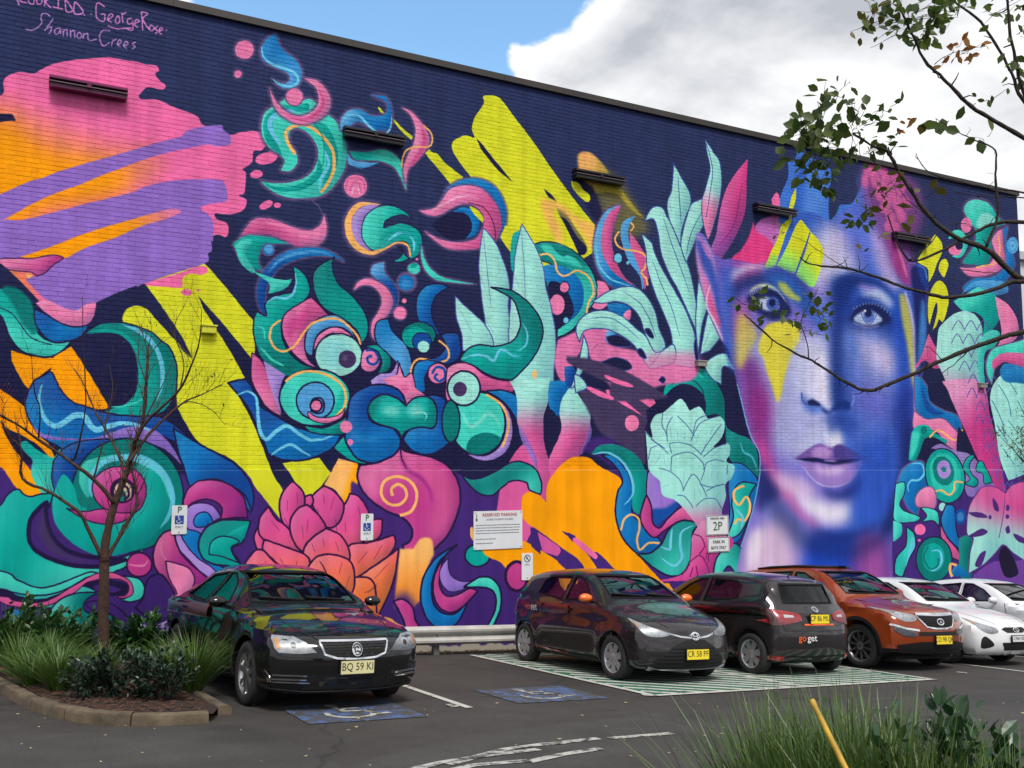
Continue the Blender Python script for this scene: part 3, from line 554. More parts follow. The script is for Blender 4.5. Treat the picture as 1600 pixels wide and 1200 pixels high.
# swirl beside the peach column
p('G', '860 1352! 920 1338 980 1390 1000 1470 1045 1540! 940 1540! 915 1450', out='D', w=3)
p('B', '1262 998! 1150 1060 1080 1140 1040 1230 1032 1350 1070 1460 1130 1515 1200 1522 1270 1472 1335 1330! 1260 1420 1180 1430 1120 1380 1100 1300 1110 1200 1160 1090', out='D', w=3)
p('G', '1180 1080! 1120 1180 1110 1300 1150 1390 1220 1422 1300 1380 1385 1290! 1340 1270 1260 1310 1190 1318 1150 1260 1152 1170', out='D', w=2.6)
p('L', '1200 1080! 1150 1160 1160 1240 1210 1290 1290 1280 1390 1210! 1300 1230 1230 1200 1205 1150', out='D', w=1.5)
p('TL', '1300 1265! 1360 1220 1410 1198 1480 1212 1530 1290 1528 1400 1480 1512! 1440 1512! 1490 1420 1500 1330 1470 1280 1410 1265', out='D', w=3)
c('T', 1385, 1065, 78, 70, out='D', w=3); p('E', '1340 900 1355 890 1370 960 1360 975 1342 945')
org(800,600)
# ---- feathers, plum brush, orange brush
p((222,92,160), '-60 560! 60 380 140 420 240 440 300 520 230 640 200 760 100 960 60 1000 -100 820!', a=1)
p(g('M',(222,92,160),'120 60 140 330'), '-60 -100! 40 -40 240 -40! 232 60 225 120 200 200 205 330 235 450 238 560 215 725! 170 680 160 560 120 430 60 300 36 230 28 60')
p(g('M',(222,92,160),'380 130 380 330'), '385 5! 430 80 482 150 492 230 462 350 430 440 300 515 240 560! 236 460 290 340 312 270 298 150 335 50')
p('B', '240 -20! 370 -20 310 100 292 195 240 150 228 60'); p('N', '215 190 240 150 282 200 272 300 242 430 230 460 200 330'); p('L', '40 240! 80 300 150 440 165 540! 110 440 60 340', a=.8); p('L', '490 240! 500 320 440 440! 430 420 465 340', a=.7)
p('DT', '400 -10! 480 10 600 40 780 90 920 150! 850 230 835 300 838 500! 780 470 700 390 600 330 550 290 505 210 440 90', soft=1.5); p('V','430 430! 500 340 600 330 700 390 780 460 830 560 800 620 700 560 500 430',soft=4)
p('PB', '590 32! 640 42 720 110 822 195! 740 150 640 90 600 62'); p('PB', '600 -15! 760 -5 880 78 910 170! 760 75'); c('P', 752, 240, 44, 50)
p('O', '215 735! 230 600 350 468 440 450 500 465 550 510 680 592 650 690 640 800 660 900 700 980 780 1060 900 1190 980 1270! 740 1270! 640 1170 530 1060 400 970 310 912! 330 930 420 1010 480 1070 520 1130 560 1200 600 1270! 470 1270! 440 1120 300 1010 180 920 80 850 60 800 60 740 70 690 115 668 170 690')
p('O', '-170 960 -140 880 -40 950 60 970 140 1010 270 1090 370 1180 460 1280! 100 1320! 0 1200 -70 1110 -140 1080 -190 1030')
p('O', '60 1250! 460 1250! 620 1540! 120 1540!'); p('O', '700 1240! 980 1240! 1180 1540! 690 1540!')
p('V', '115 890! 160 920 180 1060! 120 1010!'); p('V', '270 1050 290 1030 375 1110 375 1180! 290 1110'); p('V', '310 912! 395 945 380 980! 340 940'); p('V','520 1060 550 1060 640 1150 740 1250 620 1250')
p('PB', '380 975! 400 955 530 1060 520 1090! 450 1040'); p((214,90,160), '160 920! 300 1020 280 1070! 190 1040!')
p(g('TD','TL','60 480 120 640'), '-320 540! -270 585 -190 580 -100 540 0 485 80 485 150 530 185 620 178 685! 110 655 90 610 0 600 -60 640 -120 690 -200 680 -280 610', out='D', w=2.5)
c('G', 30, 1195, 70, 90, out='DP', w=5)
p('B', '560 440! 640 445 700 510 740 590 760 700 750 800 800 860 860 900 940 990! 860 1052 780 1050 700 970 660 880 645 780 660 670 690 600 640 500', out='D', w=2.6)
p(g('TD','T','700 420 800 700'), '495 438! 540 385 620 370 700 390 780 440 830 520 848 610 830 700 795 810! 755 780 750 680 738 580 700 500 620 445 550 430'); s('C', 4, '505 435 600 425 690 480 745 580 755 680 700 750', taper=2)
p('L', '850 545 905 528 922 600 960 672 1020 700 1032 760 970 830 900 870 850 820 838 700', out='D', w=2); p('BD','870 780 960 770 1030 730 1032 770 970 830 900 880 860 840',soft=2)
p(g('G','PD','860 800 1080 780'), '840 688! 870 760 880 860 920 895 980 830 1060 762 1125 782 1175 868! 1060 850 960 905 890 955 830 905 800 830 820 740', out='DP', w=2.6)
p(g('TD','TL','960 900 1080 1120'), '935 992! 990 890 1070 848 1175 866! 1130 920 1122 1000 1112 1100 1060 1182 980 1192 880 1140 775 1050! 860 1052', out='D', w=3)
s('C', 4, '1000 900 990 970 985 1030 930 1010', taper=2); s('C', 4, '1130 880 1060 920 1050 1000 1060 1080 1010 1130 930 1080', taper=2); s('E', 3.2, '680 910 700 840 745 810 790 840 795 900 780 970 800 1032 850 990 920 990')
# artichoke
p('N', '840 160! 920 100 1000 20 1080 20 1120 100 1110 170 980 140 900 200 860 260')
p(g('T','TD','1040 20 1260 200'), '938 95! 955 20 990 -60 1060 -115 1150 -120 1230 -80 1290 0 1330 90 1340 250 1400 300 1490 340 1540 430 1542 590! 1450 505 1370 480 1340 380 1330 250 1290 190 1215 190 1212 120 1190 60 1130 10 1060 0 1000 30 965 70', out='D', w=1.5); s('D',1.4,'1000 0 1060 -40 1130 -30 1190 30 1205 110'); s('C',3,'1430 360 1450 420 1500 450 1530 520',taper=2,a=.6); s('TL',5,'985 -20 1040 -80 1130 -90 1200 -40',taper=2,soft=1,a=.8)
p('B', '1365 490! 1450 500 1535 600 1525 700 1485 820 1425 960 1350 1010 1330 950! 1360 800 1350 640', out='D', w=1.5)
_ar = p(g('M',(216,130,180),'1180 700 1190 880'), '860 540 848 430 838 290! 880 330 868 250 900 190 945 175 1000 130 1060 88 1112 165! 1172 138 1212 188 1232 212 1302 198 1332 250 1312 330 1262 392 1352 368 1364 430 1342 480 1392 508 1372 580 1332 622 1335 700 1310 800 1350 900 1300 1000 1200 960 1140 860 1030 730 940 690 920 600')
for _q in ['945 178 940 250 975 320', '1005 200 970 270 975 360', '1035 195 1100 260 1140 320', '1135 300 1160 220 1225 190', '840 300 900 360 980 430', '870 340 960 400', '985 370 1040 360 1120 380 1190 440', '985 375 1000 430', '1000 450 1050 428 1130 430 1195 490 1200 540', '1000 450 995 540', '855 470 870 400 910 380', '920 520 990 545 1050 600 1070 660', '1200 450 1260 400 1340 370', '1205 500 1260 470 1330 480', '1180 600 1215 500', '1065 665 1130 560 1190 640 1215 700', '1170 620 1240 640 1320 620', '1215 665 1280 630 1330 625', '1030 690 1080 700 1130 770', '1150 760 1200 715 1270 715 1310 780', '1120 350 1180 240 1290 200', '1185 430 1250 330 1310 250', '1350 500 1340 560']: s((62,92,150), 1.3, _q)
for _q in ['1000 340 990 260', '1040 350 1035 290', '1080 340 1085 290', '1150 370 1170 300', '1200 410 1220 350', '1240 310 1270 250', '1070 620 1075 540', '1110 600 1115 550', '1140 720 1138 650', '1180 700 1170 650', '1240 600 1250 540', '1280 590 1290 540', '1270 720 1290 670', '940 640 980 620', '900 490 930 440', '960 500 950 440', '1250 450 1300 410']: s((80,120,165), 1.0, _q, taper=2)
p(g((216,130,180),(214,70,150),'1200 850 1200 1050'), '1120 960! 1150 900 1200 850 1330 850 1365 950 1380 1000 1290 1060 1262 1220! 880 1230! 1060 1185 1112 1100', a=1)
for _q in ['1120 930 1180 950 1205 1010', '1110 1110 1170 1065 1215 1120 1240 1200', '1205 1010 1170 1060', '1060 1190 1110 1120', '1215 1010 1260 1030', '1210 1090 1230 1000', '1150 1130 1160 1200', '1130 1140 1110 1200', '1230 1050 1225 1110']: s((120,24,96), 1.7, _q)
p(g('T','TL','1440 640 1400 900'), '1525 622! 1440 608 1392 650 1372 740 1382 830 1350 930 1346 955 1405 945 1455 880 1494 780 1482 700', out='D', w=2.2); s('E', 3.6, '1450 632 1390 660 1388 720 1420 750 1460 700 1485 740 1480 800 1450 850 1410 840 1390 870'); s('C',4,'1400 780 1440 830 1430 900',taper=2)
p(g('TD','TL','1440 1010 1330 1150'), '1250 1260! 1268 1110 1310 1040 1380 990 1432 1022 1482 1110 1540 1230! 1430 1220 1352 1132 1300 1220 1290 1260!', out='D', w=2.4); c('G',1360,985,22,40)
org(400,300)
p(g('TD','T','1650 760 1560 1000'), '1275 1050! 1320 980 1400 950 1500 960 1600 930 1640 880 1655 820 1640 740 1600 660 1470 592! 1600 612 1710 690 1780 790 1795 890 1750 1010 1660 1120 1600 1172! 1520 1160 1440 1130 1360 1080', out='D', w=2.4)
s('C', 4, '1290 1040 1360 1015 1440 1020 1490 1050 1520 990 1560 985 1610 1020 1660 1020', taper=2); s('C', 2.5, '1670 820 1700 880 1690 950 1640 990', taper=2)
org(800,300)
c('E', 145, 1135, 14, 30, a=.9)
# swirl leaves, leaf bundle
p(g('BL','B','540 330 700 420'), '682 78! 600 108 540 200 514 330 530 450 580 542 650 592 770 586! 690 540 640 470 618 380 625 260 650 160', halo='H', hw=4); p('PD', '682 78! 620 115 575 200 558 330 590 430 650 510 770 586! 700 520 655 430 628 330 632 230 660 140'); s('C', 3, '530 330 545 450 620 540 740 582', taper=2)
p('BL', '775 145! 700 180 680 250 700 350 740 440 800 520 815 610! 850 540 825 460 780 400 740 320 728 240 750 180'); p('PD', '740 250! 800 330 850 420 858 520 830 610! 815 520 780 430 745 350')
s('E', 2.4, '745 188 764 214 742 240'); s('E', 2.8, '672 243 645 290 670 340 720 358 800 370 842 410 832 470 810 500 842 540 850 580'); c('C', 665, 410, 27, 32, out='D', w=1.2); c('C', 727, 440, 11)
p('B', '590 700! 660 690 740 720 740 790 700 830 640 780', a=.9); p('P', '700 760 740 730 745 780 715 810'); p('BL','590 870 660 870 640 900 590 930')
p((226,120,176), '290 920! 400 870 480 850 580 860 580 920 520 960 480 1010 420 1010 330 1180 270 1080', soft=1); p('P','540 560! 570 610 600 640 540 640')
p((226,120,176), '480 1000! 560 940 700 970 900 1010 1150 1020 1140 1160 960 1200 700 1250 540 1120', soft=2)
for _q in ['810 255! 872 310 892 370 922 440 1000 580 1080 720 1122 820 1145 900 1160 1080 1010 1070! 1000 900 960 780 900 640 850 480 836 350', '828 182! 878 95 942 95 970 150 1002 200 1040 290 1090 420 1122 520 1142 620 1160 760 1150 860! 1090 720 1030 590 980 500 935 380 915 250 885 165', '1012 -185! 1070 -80 1112 0 1120 70 1090 150 1060 250 1060 345! 1020 250 980 150 972 60 1000 -20', '1190 40! 1125 70 1095 150 1068 250 1058 335 1090 440! 1150 300 1200 200 1216 150', '1168 540! 1200 640 1218 730 1192 820 1172 960 1165 1000! 1150 800', '1300 908! 1252 800 1228 760 1200 880 1178 1010! 1240 985', '505 682! 600 620 700 588 790 600 860 670 902 760 922 850 962 950 940 1000 890 1000! 830 870 800 780 740 712 660 682 560 692', '402 860 430 790 500 745 600 738 700 780 780 850 840 900 905 1000 1010 950 1012 1060 860 1100! 790 990 740 930 640 870 560 850 460 862 425 935!', '450 890! 480 1020 400 1200 370 1220! 420 1060', '1208 1080 1270 1020 1340 1008 1382 1080 1392 1112! 1320 1088 1312 1200! 1250 1160', '390 1130! 440 1160 470 1220 400 1250!']:
    p('M', _q, out=(60,76,150), w=1.8)
for _q in ['880 420 930 560 1000 720 1050 900', '950 160 1000 320 1060 480 1110 620', '1040 -100 1050 60 1060 200', '1190 120 1120 260 1090 400', '700 620 800 690 860 790 900 900', '480 790 600 780 700 830 800 920', '900 480 930 500', '960 640 1000 650', '1010 500 1040 480', '1080 -20 1100 -40', '1240 860 1200 960', '930 540 950 530', '1000 120 990 80', '1110 120 1130 100', '830 1130 900 1040 960 960', '900 1000 890 1080']: s((70,110,165), 1.2, _q, taper=2)
p((226,124,178), '840 1010! 1000 1000 1160 1010 1160 1120 960 1180 820 1140', soft=8, a=.75)
for _q in ['590 905! 660 890 735 930 752 955 700 965 620 950', '832 858 860 850 885 890 885 912 860 900', '785 985 810 975 840 1020 835 1040 800 1020', '560 1060! 640 1030 720 1050 752 1090 720 1110 640 1105', '940 1150 960 1165 950 1190 920 1175', '1150 900! 1168 1030 1155 1060 1140 960']: p('N', _q, out=(60,76,150), w=1.4)
p(g('M',(230,130,176),'1260 -60 1230 120'), '1210 -332! 1262 -250 1300 -190 1312 -60 1290 100 1240 270 1222 290! 1195 180 1188 60 1215 -40 1240 -150 1218 -260', out=(60,76,150), w=1.4); s((60,76,150), 1.2, '1215 -310 1255 -150 1240 0 1215 160')
p(g((222,70,146),(150,80,170),'1420 0 1260 440'), '1476 -212! 1470 -90 1462 90 1436 190 1385 300 1320 400 1270 470! 1240 380 1275 270 1292 180 1312 70 1345 -30 1400 -120'); s((150,40,120), 1.5, '1440 -60 1410 120 1380 220 1300 330', taper=2)
p('DT', '345 1022! 440 1030 560 1060 700 1110 860 1200 980 1280! 860 1290 700 1220 560 1170 440 1110 350 1060', soft=1); p('DT','620 1190! 800 1240 900 1280 640 1300',soft=1); s('PB',7,'580 1145 660 1180 760 1210',taper=2); s('PB', 8, '470 1215 560 1260 640 1290', taper=2)
p('BD', '330 1090! 380 1085 400 1130 370 1200 340 1200', a=1)

# ---- the portrait
org(0,0,1)
PAL.update(FB=(50,90,188), FD=(16,44,120), FN=(16,26,78), FL=(176,184,228), FW=(214,206,232), FM=(120,52,140), FR=(196,70,140), FP=(222,150,200), FV=(112,88,190), FS=(92,128,214))
# crown: blue brush drips, pink brush, feathers
p((66,120,214), '1244 224! 1258 232 1262 250 1268 246 1290 258 1300 270 1296 300 1298 330 1296 342 1304 338 1312 320 1330 318 1340 300 1338 278 1352 280 1370 400 1300 420 1220 410 1216 330 1222 300 1232 275 1232 252 1242 248')
p((44,96,196), '1244 280! 1256 250 1262 300 1256 330 1240 370 1225 400 1216 380 1230 330', soft=3, a=.8)
p((92,146,226), '1262 270 1284 262 1290 300 1280 340 1250 360', soft=6, a=.6)
p('NT', '1296 290! 1306 296 1312 318 1306 334 1298 344 1295 325', soft=1); p('NT', '1306 284! 1314 290 1318 308 1326 300 1330 278 1338 284 1334 306 1342 300 1345 270 1300 266', soft=1.5, a=.8)
p('PB', '1206 311! 1212 301 1217 303 1219 320 1217 345 1214 400 1180 400 1205 340')
p((196,110,190), '1182 350! 1190 342 1204 338 1217 338 1216 380 1206 396 1190 380 1178 366', soft=1)
_fb = p((120,110,200), '1088 366! 1092 362 1100 366 1108 380 1115 395 1122 400 1132 405 1146 404 1180 412! 1214 398! 1222 340! 1262 330 1296 344 1304 338 1330 322 1352 318 1385 345 1410 380 1430 410 1446 416 1449 440 1449 480 1448 520 1446 560 1440 590 1430 600 1430 700 1424 735 1404 790 1394 830 1394 900 1400 960 1180 960 1150 920 1158 853 1175 800 1186 740 1187 707 1172 680 1155 610 1140 550 1128 530 1112 495 1100 460 1090 410', soft=.6)
def f(col, path, soft, a=1.0): p(col, path, soft=soft*1.45, a=a, clip=_fb)
f((58,108,206), '1210 330 1270 320 1360 310 1390 370 1380 400 1330 372 1280 372 1220 400', 6)
f('FB', '1250 330 1400 340 1430 420 1430 700 1400 790 1390 900 1300 960 1250 900 1290 860 1330 760 1300 640 1300 440 1260 400', 12)
f('FW', '1265 385 1290 350 1320 350 1330 390 1345 420 1320 430 1290 440 1270 470 1265 430', 13, .95)
f((66,112,216), '1290 330 1345 330 1370 390 1385 430 1362 420 1340 380 1310 350', 7, .9)
f((208,180,222), '1360 360 1375 360 1395 400 1405 430 1410 450 1390 450 1372 420', 7, .8)
# right side of the forehead: the pink flower
p((140,70,140), '1352 254 1380 258 1420 275 1440 300 1440 345 1425 395 1440 430 1420 440 1395 420 1380 380 1360 340 1345 300', soft=9, a=.75)
for _x, _y, _r in [(1356,268,9),(1366,262,10),(1380,266,10),(1352,284,8),(1368,280,11),(1384,282,10),(1398,278,9),(1376,300,11),(1394,300,11),(1408,296,9),(1384,320,11),(1402,318,11),(1416,316,9),(1392,338,10),(1408,336,10),(1400,356,9),(1388,354,8)]:
    c((226,104,166), _x, _y, _r*.75, _r*1.25, soft=2.2, a=.75, rot=-25+(_x*7+_y*3)%50); s((150,50,120), 1.2, '%d %d %d %d %d %d' % (_x-_r*.7, _y+_r*.5, _x, _y+_r, _x+_r*.7, _y+_r*.4), a=.55, soft=.8)
p((170,60,140), '1386 360! 1400 380 1412 400 1420 430 1425 446 1410 440 1396 410', soft=4, a=.9); s('P', 4, '1398 372 1408 400 1418 432', taper=2, soft=1, a=.8)
# pink brush on the left of the forehead, yellow drips
p((228,64,136), '1178 344! 1182 360 1200 372 1213 392 1206 412 1180 420 1145 414 1146 400 1158 390 1170 370', soft=.8)
f('FV', '1120 400 1150 395 1200 412 1240 420 1270 440 1270 470 1240 440 1190 420 1150 420 1130 440', 6, .8)
f('FW', '1140 430 1160 415 1185 412 1200 420 1180 424 1160 430 1145 445', 4, .8)
f((210,80,150), '1146 440 1166 424 1190 420 1196 434 1170 440 1152 455', 4, .8)
p('Y', '1244 293! 1244 310 1238 330 1237 345 1228 365 1222 385 1210 412 1196 416! 1204 395 1216 370 1222 350 1234 340 1233 325 1238 305')
p(g('Y',(150,226,110),'1250 385 1240 420'), '1252 342! 1260 352 1268 366 1262 385 1250 408 1240 426 1214 414! 1222 400 1232 380 1244 352'); p(g('Y',(150,226,110),'1275 400 1255 430'), '1268 362! 1280 376 1287 392 1284 415 1276 440 1268 448 1244 430! 1254 404 1262 386')
p((150,226,110), '1205 400 1214 398 1212 414 1196 418', soft=1.5, a=.9); s((60,90,170), 3, '1266 362 1258 388 1244 424', taper=2)
# left eye
f((30,50,120), '1138 448 1160 432 1190 424 1222 420 1248 434 1266 460 1276 480 1262 490 1250 478 1230 456 1200 446 1170 450 1150 470 1140 480', 6, .95)
f((48,104,196), '1195 425 1225 424 1250 440 1270 470 1290 500 1290 540 1270 500 1240 470 1210 460', 8, .8)
p((190,196,80), '1216 440 1228 442 1240 456 1252 466 1246 470 1230 462 1220 452', soft=3, a=.85)
f((24,34,92), '1166 470 1178 456 1200 450 1220 458 1234 476 1236 490 1214 500 1190 492', 3, .95)
s((206,216,180), 5, '1172 455 1186 446 1202 446 1216 454', soft=2.4, taper=2, a=.95); s('W', 1.6, '1214 452 1224 464 1230 478', soft=1, a=.7, taper=2)
p((184,194,230), '1184 470 1196 463 1210 468 1218 480 1204 485 1190 481', soft=1.8); c((70,96,180), 1208, 474, 10, 11, soft=1); c('FN', 1207, 472, 5, 6, soft=.6); s('FN', 2.4, '1168 468 1184 458 1204 455 1222 466 1234 484', soft=.8)
for _i in range(7): s((190,204,226), .9, '%g %g %g %g' % (1172+_i*3, 455-_i*1.4, 1174+_i*3.4, 462-_i*1.7), a=.6)
# ear
p((216,150,206), '1090 366! 1100 374 1112 392 1120 430 1118 470 1125 500 1136 530 1128 530 1112 495 1098 455 1088 400', soft=2.5, a=.9); p((44,78,180), '1088 376 1098 376 1110 400 1122 440 1128 490 1140 540 1146 580 1140 570 1126 510 1112 450 1096 410', soft=4, a=.9)
p((220,90,150), '1102 430 1112 460 1122 490 1128 510 1116 498 1106 470', soft=3, a=.9); s('W', 2.5, '1110 445 1104 475 1116 500 1130 530', soft=1, taper=2, a=.8); p((200,120,190),'1094 372 1104 384 1112 402 1104 398',soft=2,a=.8)
f((54,92,192), '1128 420 1140 420 1146 470 1150 540 1156 600 1148 610 1138 550 1130 490', 6, .9); f((176,84,160), '1150 470 1166 470 1172 500 1160 540 1148 520', 7, .8)
# left cheek
f((172,176,222), '1160 560 1190 530 1250 520 1290 560 1290 640 1280 700 1240 720 1200 690 1180 640', 14, .95)
f('FM', '1150 560 1180 560 1196 590 1206 640 1200 690 1210 740 1196 750 1186 700 1166 650', 11, .95); f((150,44,130), '1172 620 1188 600 1200 640 1196 700 1190 740 1182 690', 9, .85)
f((204,70,150), '1178 690 1196 690 1216 740 1232 770 1220 780 1200 750', 7, .7)
p((216,206,80), '1152 500 1162 490 1184 520 1176 540 1158 575 1150 560', soft=6, a=.75); p((220,208,60), '1196 510 1216 502 1246 504 1250 530 1242 545 1232 570 1226 590 1221 615 1216 628 1212 620 1206 600 1198 578 1194 560 1188 552 1186 540', soft=2.2, a=.95)
f((196,200,236), '1240 560 1262 540 1290 560 1296 620 1280 640 1250 620', 10, .9)
# nose bridge and shade side
f('FS', '1284 470 1296 470 1298 540 1298 600 1290 600 1286 540', 5, .8); f((204,204,236), '1250 536 1294 528 1297 590 1298 640 1284 652 1258 626', 8, .85); f((232,224,242), '1274 560 1292 556 1297 590 1297 636 1288 644 1277 620', 6, .7)
f('FD', '1300 440 1318 432 1340 430 1330 470 1322 520 1320 580 1326 620 1310 640 1299 620 1299 540 1302 490', 6, .95); f('FD', '1310 436 1330 428 1360 432 1388 450 1400 474 1380 450 1350 444 1326 452', 4, .9)
f((180,140,210), '1340 444 1362 446 1380 456 1370 460 1350 454', 4, .7); f((190,204,236), '1344 458 1372 452 1392 466 1396 478 1384 484 1372 474 1356 466', 4, .95)
f((30,60,150), '1318 480 1340 464 1366 464 1388 480 1400 500 1396 520 1370 520 1336 524 1320 516', 5, .9)
p('FN', '1328 500! 1336 486 1350 477 1368 477 1384 486 1394 500 1380 508 1358 511 1340 506', soft=3, a=.9)
p((172,190,228), '1334 497 1344 488 1356 484 1370 489 1379 499 1368 506 1352 507 1340 503', soft=1.6); c((84,112,190), 1358, 493, 9, 11, soft=1.4); c('FN', 1357, 488, 5.5, 7, soft=.7); s((40,60,130), 1.2, '1346 488 1350 500 1358 506 1366 500 1370 490', a=.8); c('W', 1352, 485, 2, soft=.5)
s('FN', 3.5, '1329 501 1336 486 1350 477 1368 477 1382 485 1391 497', soft=.8, taper=2)
for _i in range(13):
    _t = _i/12.0; _x = 1336+_t*54; _y = 484-20*math.sin(.35+_t*2.3)+_t*12+4; s((200,214,240), 1.2, '%g %g %g %g' % (_x, _y+2, _x+(_t-.4)*5, _y-1.5-_t*2), a=.65, soft=.5)
s('W', 1.2, '1334 503 1346 509 1360 511 1374 508', soft=.6, a=.6)
# right cheek
f((150,156,222), '1326 526 1330 590 1350 630 1385 640 1404 600 1402 560 1376 530 1350 520', 20, .65)
f((206,196,232), '1328 520 1350 522 1372 530 1392 545 1402 570 1398 590 1380 590 1360 570 1344 550', 15, .85); f((210,190,226), '1366 540 1388 545 1398 565 1392 580 1376 570', 8, .6); f('FS', '1326 515 1334 520 1340 550 1330 560 1324 540', 5, .8)
f((28,70,180), '1396 480 1416 470 1420 560 1422 640 1412 680 1404 640 1402 560', 8, .9)
p((206,196,80), '1406 460 1416 466 1424 500 1428 540 1430 600 1426 600 1418 540 1410 500', soft=3, a=.85); s((220,206,230), 4, '1414 455 1424 490 1429 530 1430 620 1429 700', soft=1.8, a=.8)
p((20,30,96), '1424 420 1444 424 1448 470 1446 560 1436 590 1431 560 1430 500', soft=3, a=.95); p((70,150,220), '1440 470 1446 480 1447 530 1440 560 1436 580 1434 560', soft=3, a=.8); p((30,60,150), '1432 412! 1442 410 1449 424 1450 450 1440 440', soft=2); s('C', 1.6, '1434 414 1444 418 1449 436', soft=.8, a=.7)
f((104,128,214), '1322 636 1370 630 1392 660 1384 700 1350 706 1322 684', 16, .55); f((120,92,196), '1336 600 1380 604 1400 640 1380 660 1340 640', 14, .4); f((70,100,206), '1350 700 1392 700 1398 740 1370 770 1350 750', 12, .4); f((150,120,206), '1300 300 1350 330 1372 400 1345 420 1310 372', 16, .35)
# nose tip, lips, chin
f((60,100,200), '1254 612 1262 624 1280 630 1290 640 1270 646 1254 632', 4, .8); p('FN', '1262 626 1270 623 1280 628 1283 634 1272 633 1264 632', soft=1.8, a=.95); p('FD', '1284 634 1296 642 1306 630 1318 624 1330 630 1326 640 1306 640 1296 646 1288 644', soft=2.6, a=.95); s((60,80,170), 2, '1253 612 1254 624 1262 632', soft=1); s((150,180,232), 2, '1332 612 1335 622 1330 634', soft=1.5, a=.8)
f((226,226,242), '1288 660 1294 654 1308 660 1318 690 1304 702 1288 690', 5, .95); f((40,70,160), '1290 646 1302 646 1318 640 1340 660 1330 680 1310 670 1298 680 1292 664', 6, .85)
f((190,196,228), '1250 690 1280 660 1290 690 1270 700 1250 712', 7, .8)
p((120,88,170), '1240 716! 1258 704 1274 694 1284 692 1294 698 1302 697 1312 694 1330 704 1358 716 1340 722 1300 724 1262 718', soft=1.4); p((70,60,140), '1304 698 1316 694 1334 704 1358 716 1330 720 1306 716', soft=2, a=.85); p((190,150,210), '1268 704 1284 696 1300 704 1296 714 1274 714', soft=3, a=.8)
p((24,26,80), '1244 716! 1270 714 1290 717 1310 718 1336 716 1358 714! 1342 722 1316 726 1290 724 1262 720', soft=1.4); p((150,120,190), '1286 719 1300 721 1308 720 1298 717', soft=1)
p((150,120,196), '1250 722! 1280 722 1300 726 1330 722 1350 718 1342 734 1330 750 1306 759 1286 757 1266 742', soft=1.6); f((206,176,222), '1272 728 1296 730 1322 728 1310 740 1284 740', 4, .9); s((214,206,238), 1.8, '1254 726 1266 744 1284 757 1308 759 1330 750', soft=1.2, a=.8, taper=2)
f((24,40,120), '1284 764 1310 766 1334 752 1348 738 1350 760 1330 780 1306 784', 6, .9)
f((226,190,222), '1206 742 1230 740 1250 750 1270 768 1264 780 1240 780 1220 768', 8, .85); f((236,228,242), '1240 780 1270 776 1300 786 1326 784 1332 800 1318 816 1290 818 1262 804', 9, .95); f((206,90,160), '1222 766 1236 772 1256 800 1280 820 1262 818 1240 800', 6, .75)
f((44,84,190), '1340 700 1380 680 1400 700 1400 770 1376 810 1340 820 1332 790 1342 760', 10, .9); f('FN', '1412 670 1426 660 1424 735 1404 790 1392 830 1376 830 1396 780 1410 730', 7, .9)
# neck
f((28,38,110), '1186 720 1204 750 1216 770 1204 790 1186 800 1180 770', 6, .9); f((120,130,206), '1190 800 1216 780 1240 810 1270 830 1260 860 1220 850', 9, .9); f((224,190,214), '1160 880 1180 830 1216 810 1240 840 1240 900 1200 960 1150 960', 12, .85); f((236,226,236), '1168 850 1180 826 1192 830 1186 866 1172 890', 6, .8)
f((22,70,190), '1268 836 1310 834 1336 850 1336 960 1262 960 1258 870', 8, .95); f((20,40,120), '1270 826 1310 832 1350 826 1372 812 1350 840 1300 846', 6, .8); f((130,60,140), '1336 846 1384 836 1396 880 1396 960 1330 960', 9, .85); f((200,90,160), '1352 862 1370 856 1382 960 1350 960', 9, .5)
f('FN', '1192 735 1216 776 1250 816 1292 840 1342 844 1382 822 1398 786 1402 810 1384 844 1340 872 1280 870 1228 836 1196 782', 10, .5); f((30,40,120), '1396 640 1428 600 1428 730 1404 790 1390 800 1408 720', 8, .6); f((206,180,224), '1246 742 1262 752 1276 764 1262 770 1246 760', 6, .6)
s('C', 1.4, '1152 598 1160 630 1172 675 1187 708 1186 745 1174 802 1157 854', a=.8)
# ---- right of the portrait
org(1200,300)
for _q in ['1045 262! 1085 310 1090 370 1060 440 1030 520 1005 560! 1000 480 960 450 935 430 960 380', '1110 415 1128 450 1115 500 1098 530 1068 480 1080 430', '1070 550 1115 590 1130 680 1110 770 1090 810 1070 790 1055 830 1030 860! 1060 740 1050 690 1010 830! 1000 760 1005 660 1030 590']: p('Y', _q)
p('PD', '1005 880! 1040 950 1080 1020 1100 1080 1040 1100 980 1050 930 1100! 925 1080 960 1020')
_tt = p(g('TL','T','1260 100 1330 300'), '1225 110 1250 60 1310 45 1380 70 1430 140 1480 200! 1420 220 1400 300 1390 400 1360 460 1290 450 1220 440 1240 400 1290 330 1300 240 1260 180', halo='H', hw=5); p('M', '1300 200 1340 130 1400 140 1440 200 1380 200 1330 230', soft=2, a=.8)
c('P', 1240, 205, 34, 48); p('TL', '1130 290 1160 240 1210 240 1250 300 1240 360 1200 410 1150 400! 1200 370 1220 330 1190 280'); c('P', 1170, 360, 40, 34); c('N', 1195, 325, 24, 34)
p('P', '1440 240! 1480 230 1470 300 1480 380 1500 420 1460 480 1360 520 1260 520 1200 470! 1290 470 1380 450 1420 380 1400 300', halo='H', hw=3); s('E', 2.5, '1440 270 1450 360 1420 440 1340 460 1300 470')
p('B', '1470 240! 1500 210 1490 300 1530 390 1540 460 1500 530 1430 600 1300 620 1220 600 1290 540 1400 530 1480 470 1490 400', halo='H', hw=3); c('BL', 1530, 330, 36, 52, out=None); s('C', 2, '1515 330 1530 310 1545 335 1530 355 1515 340')
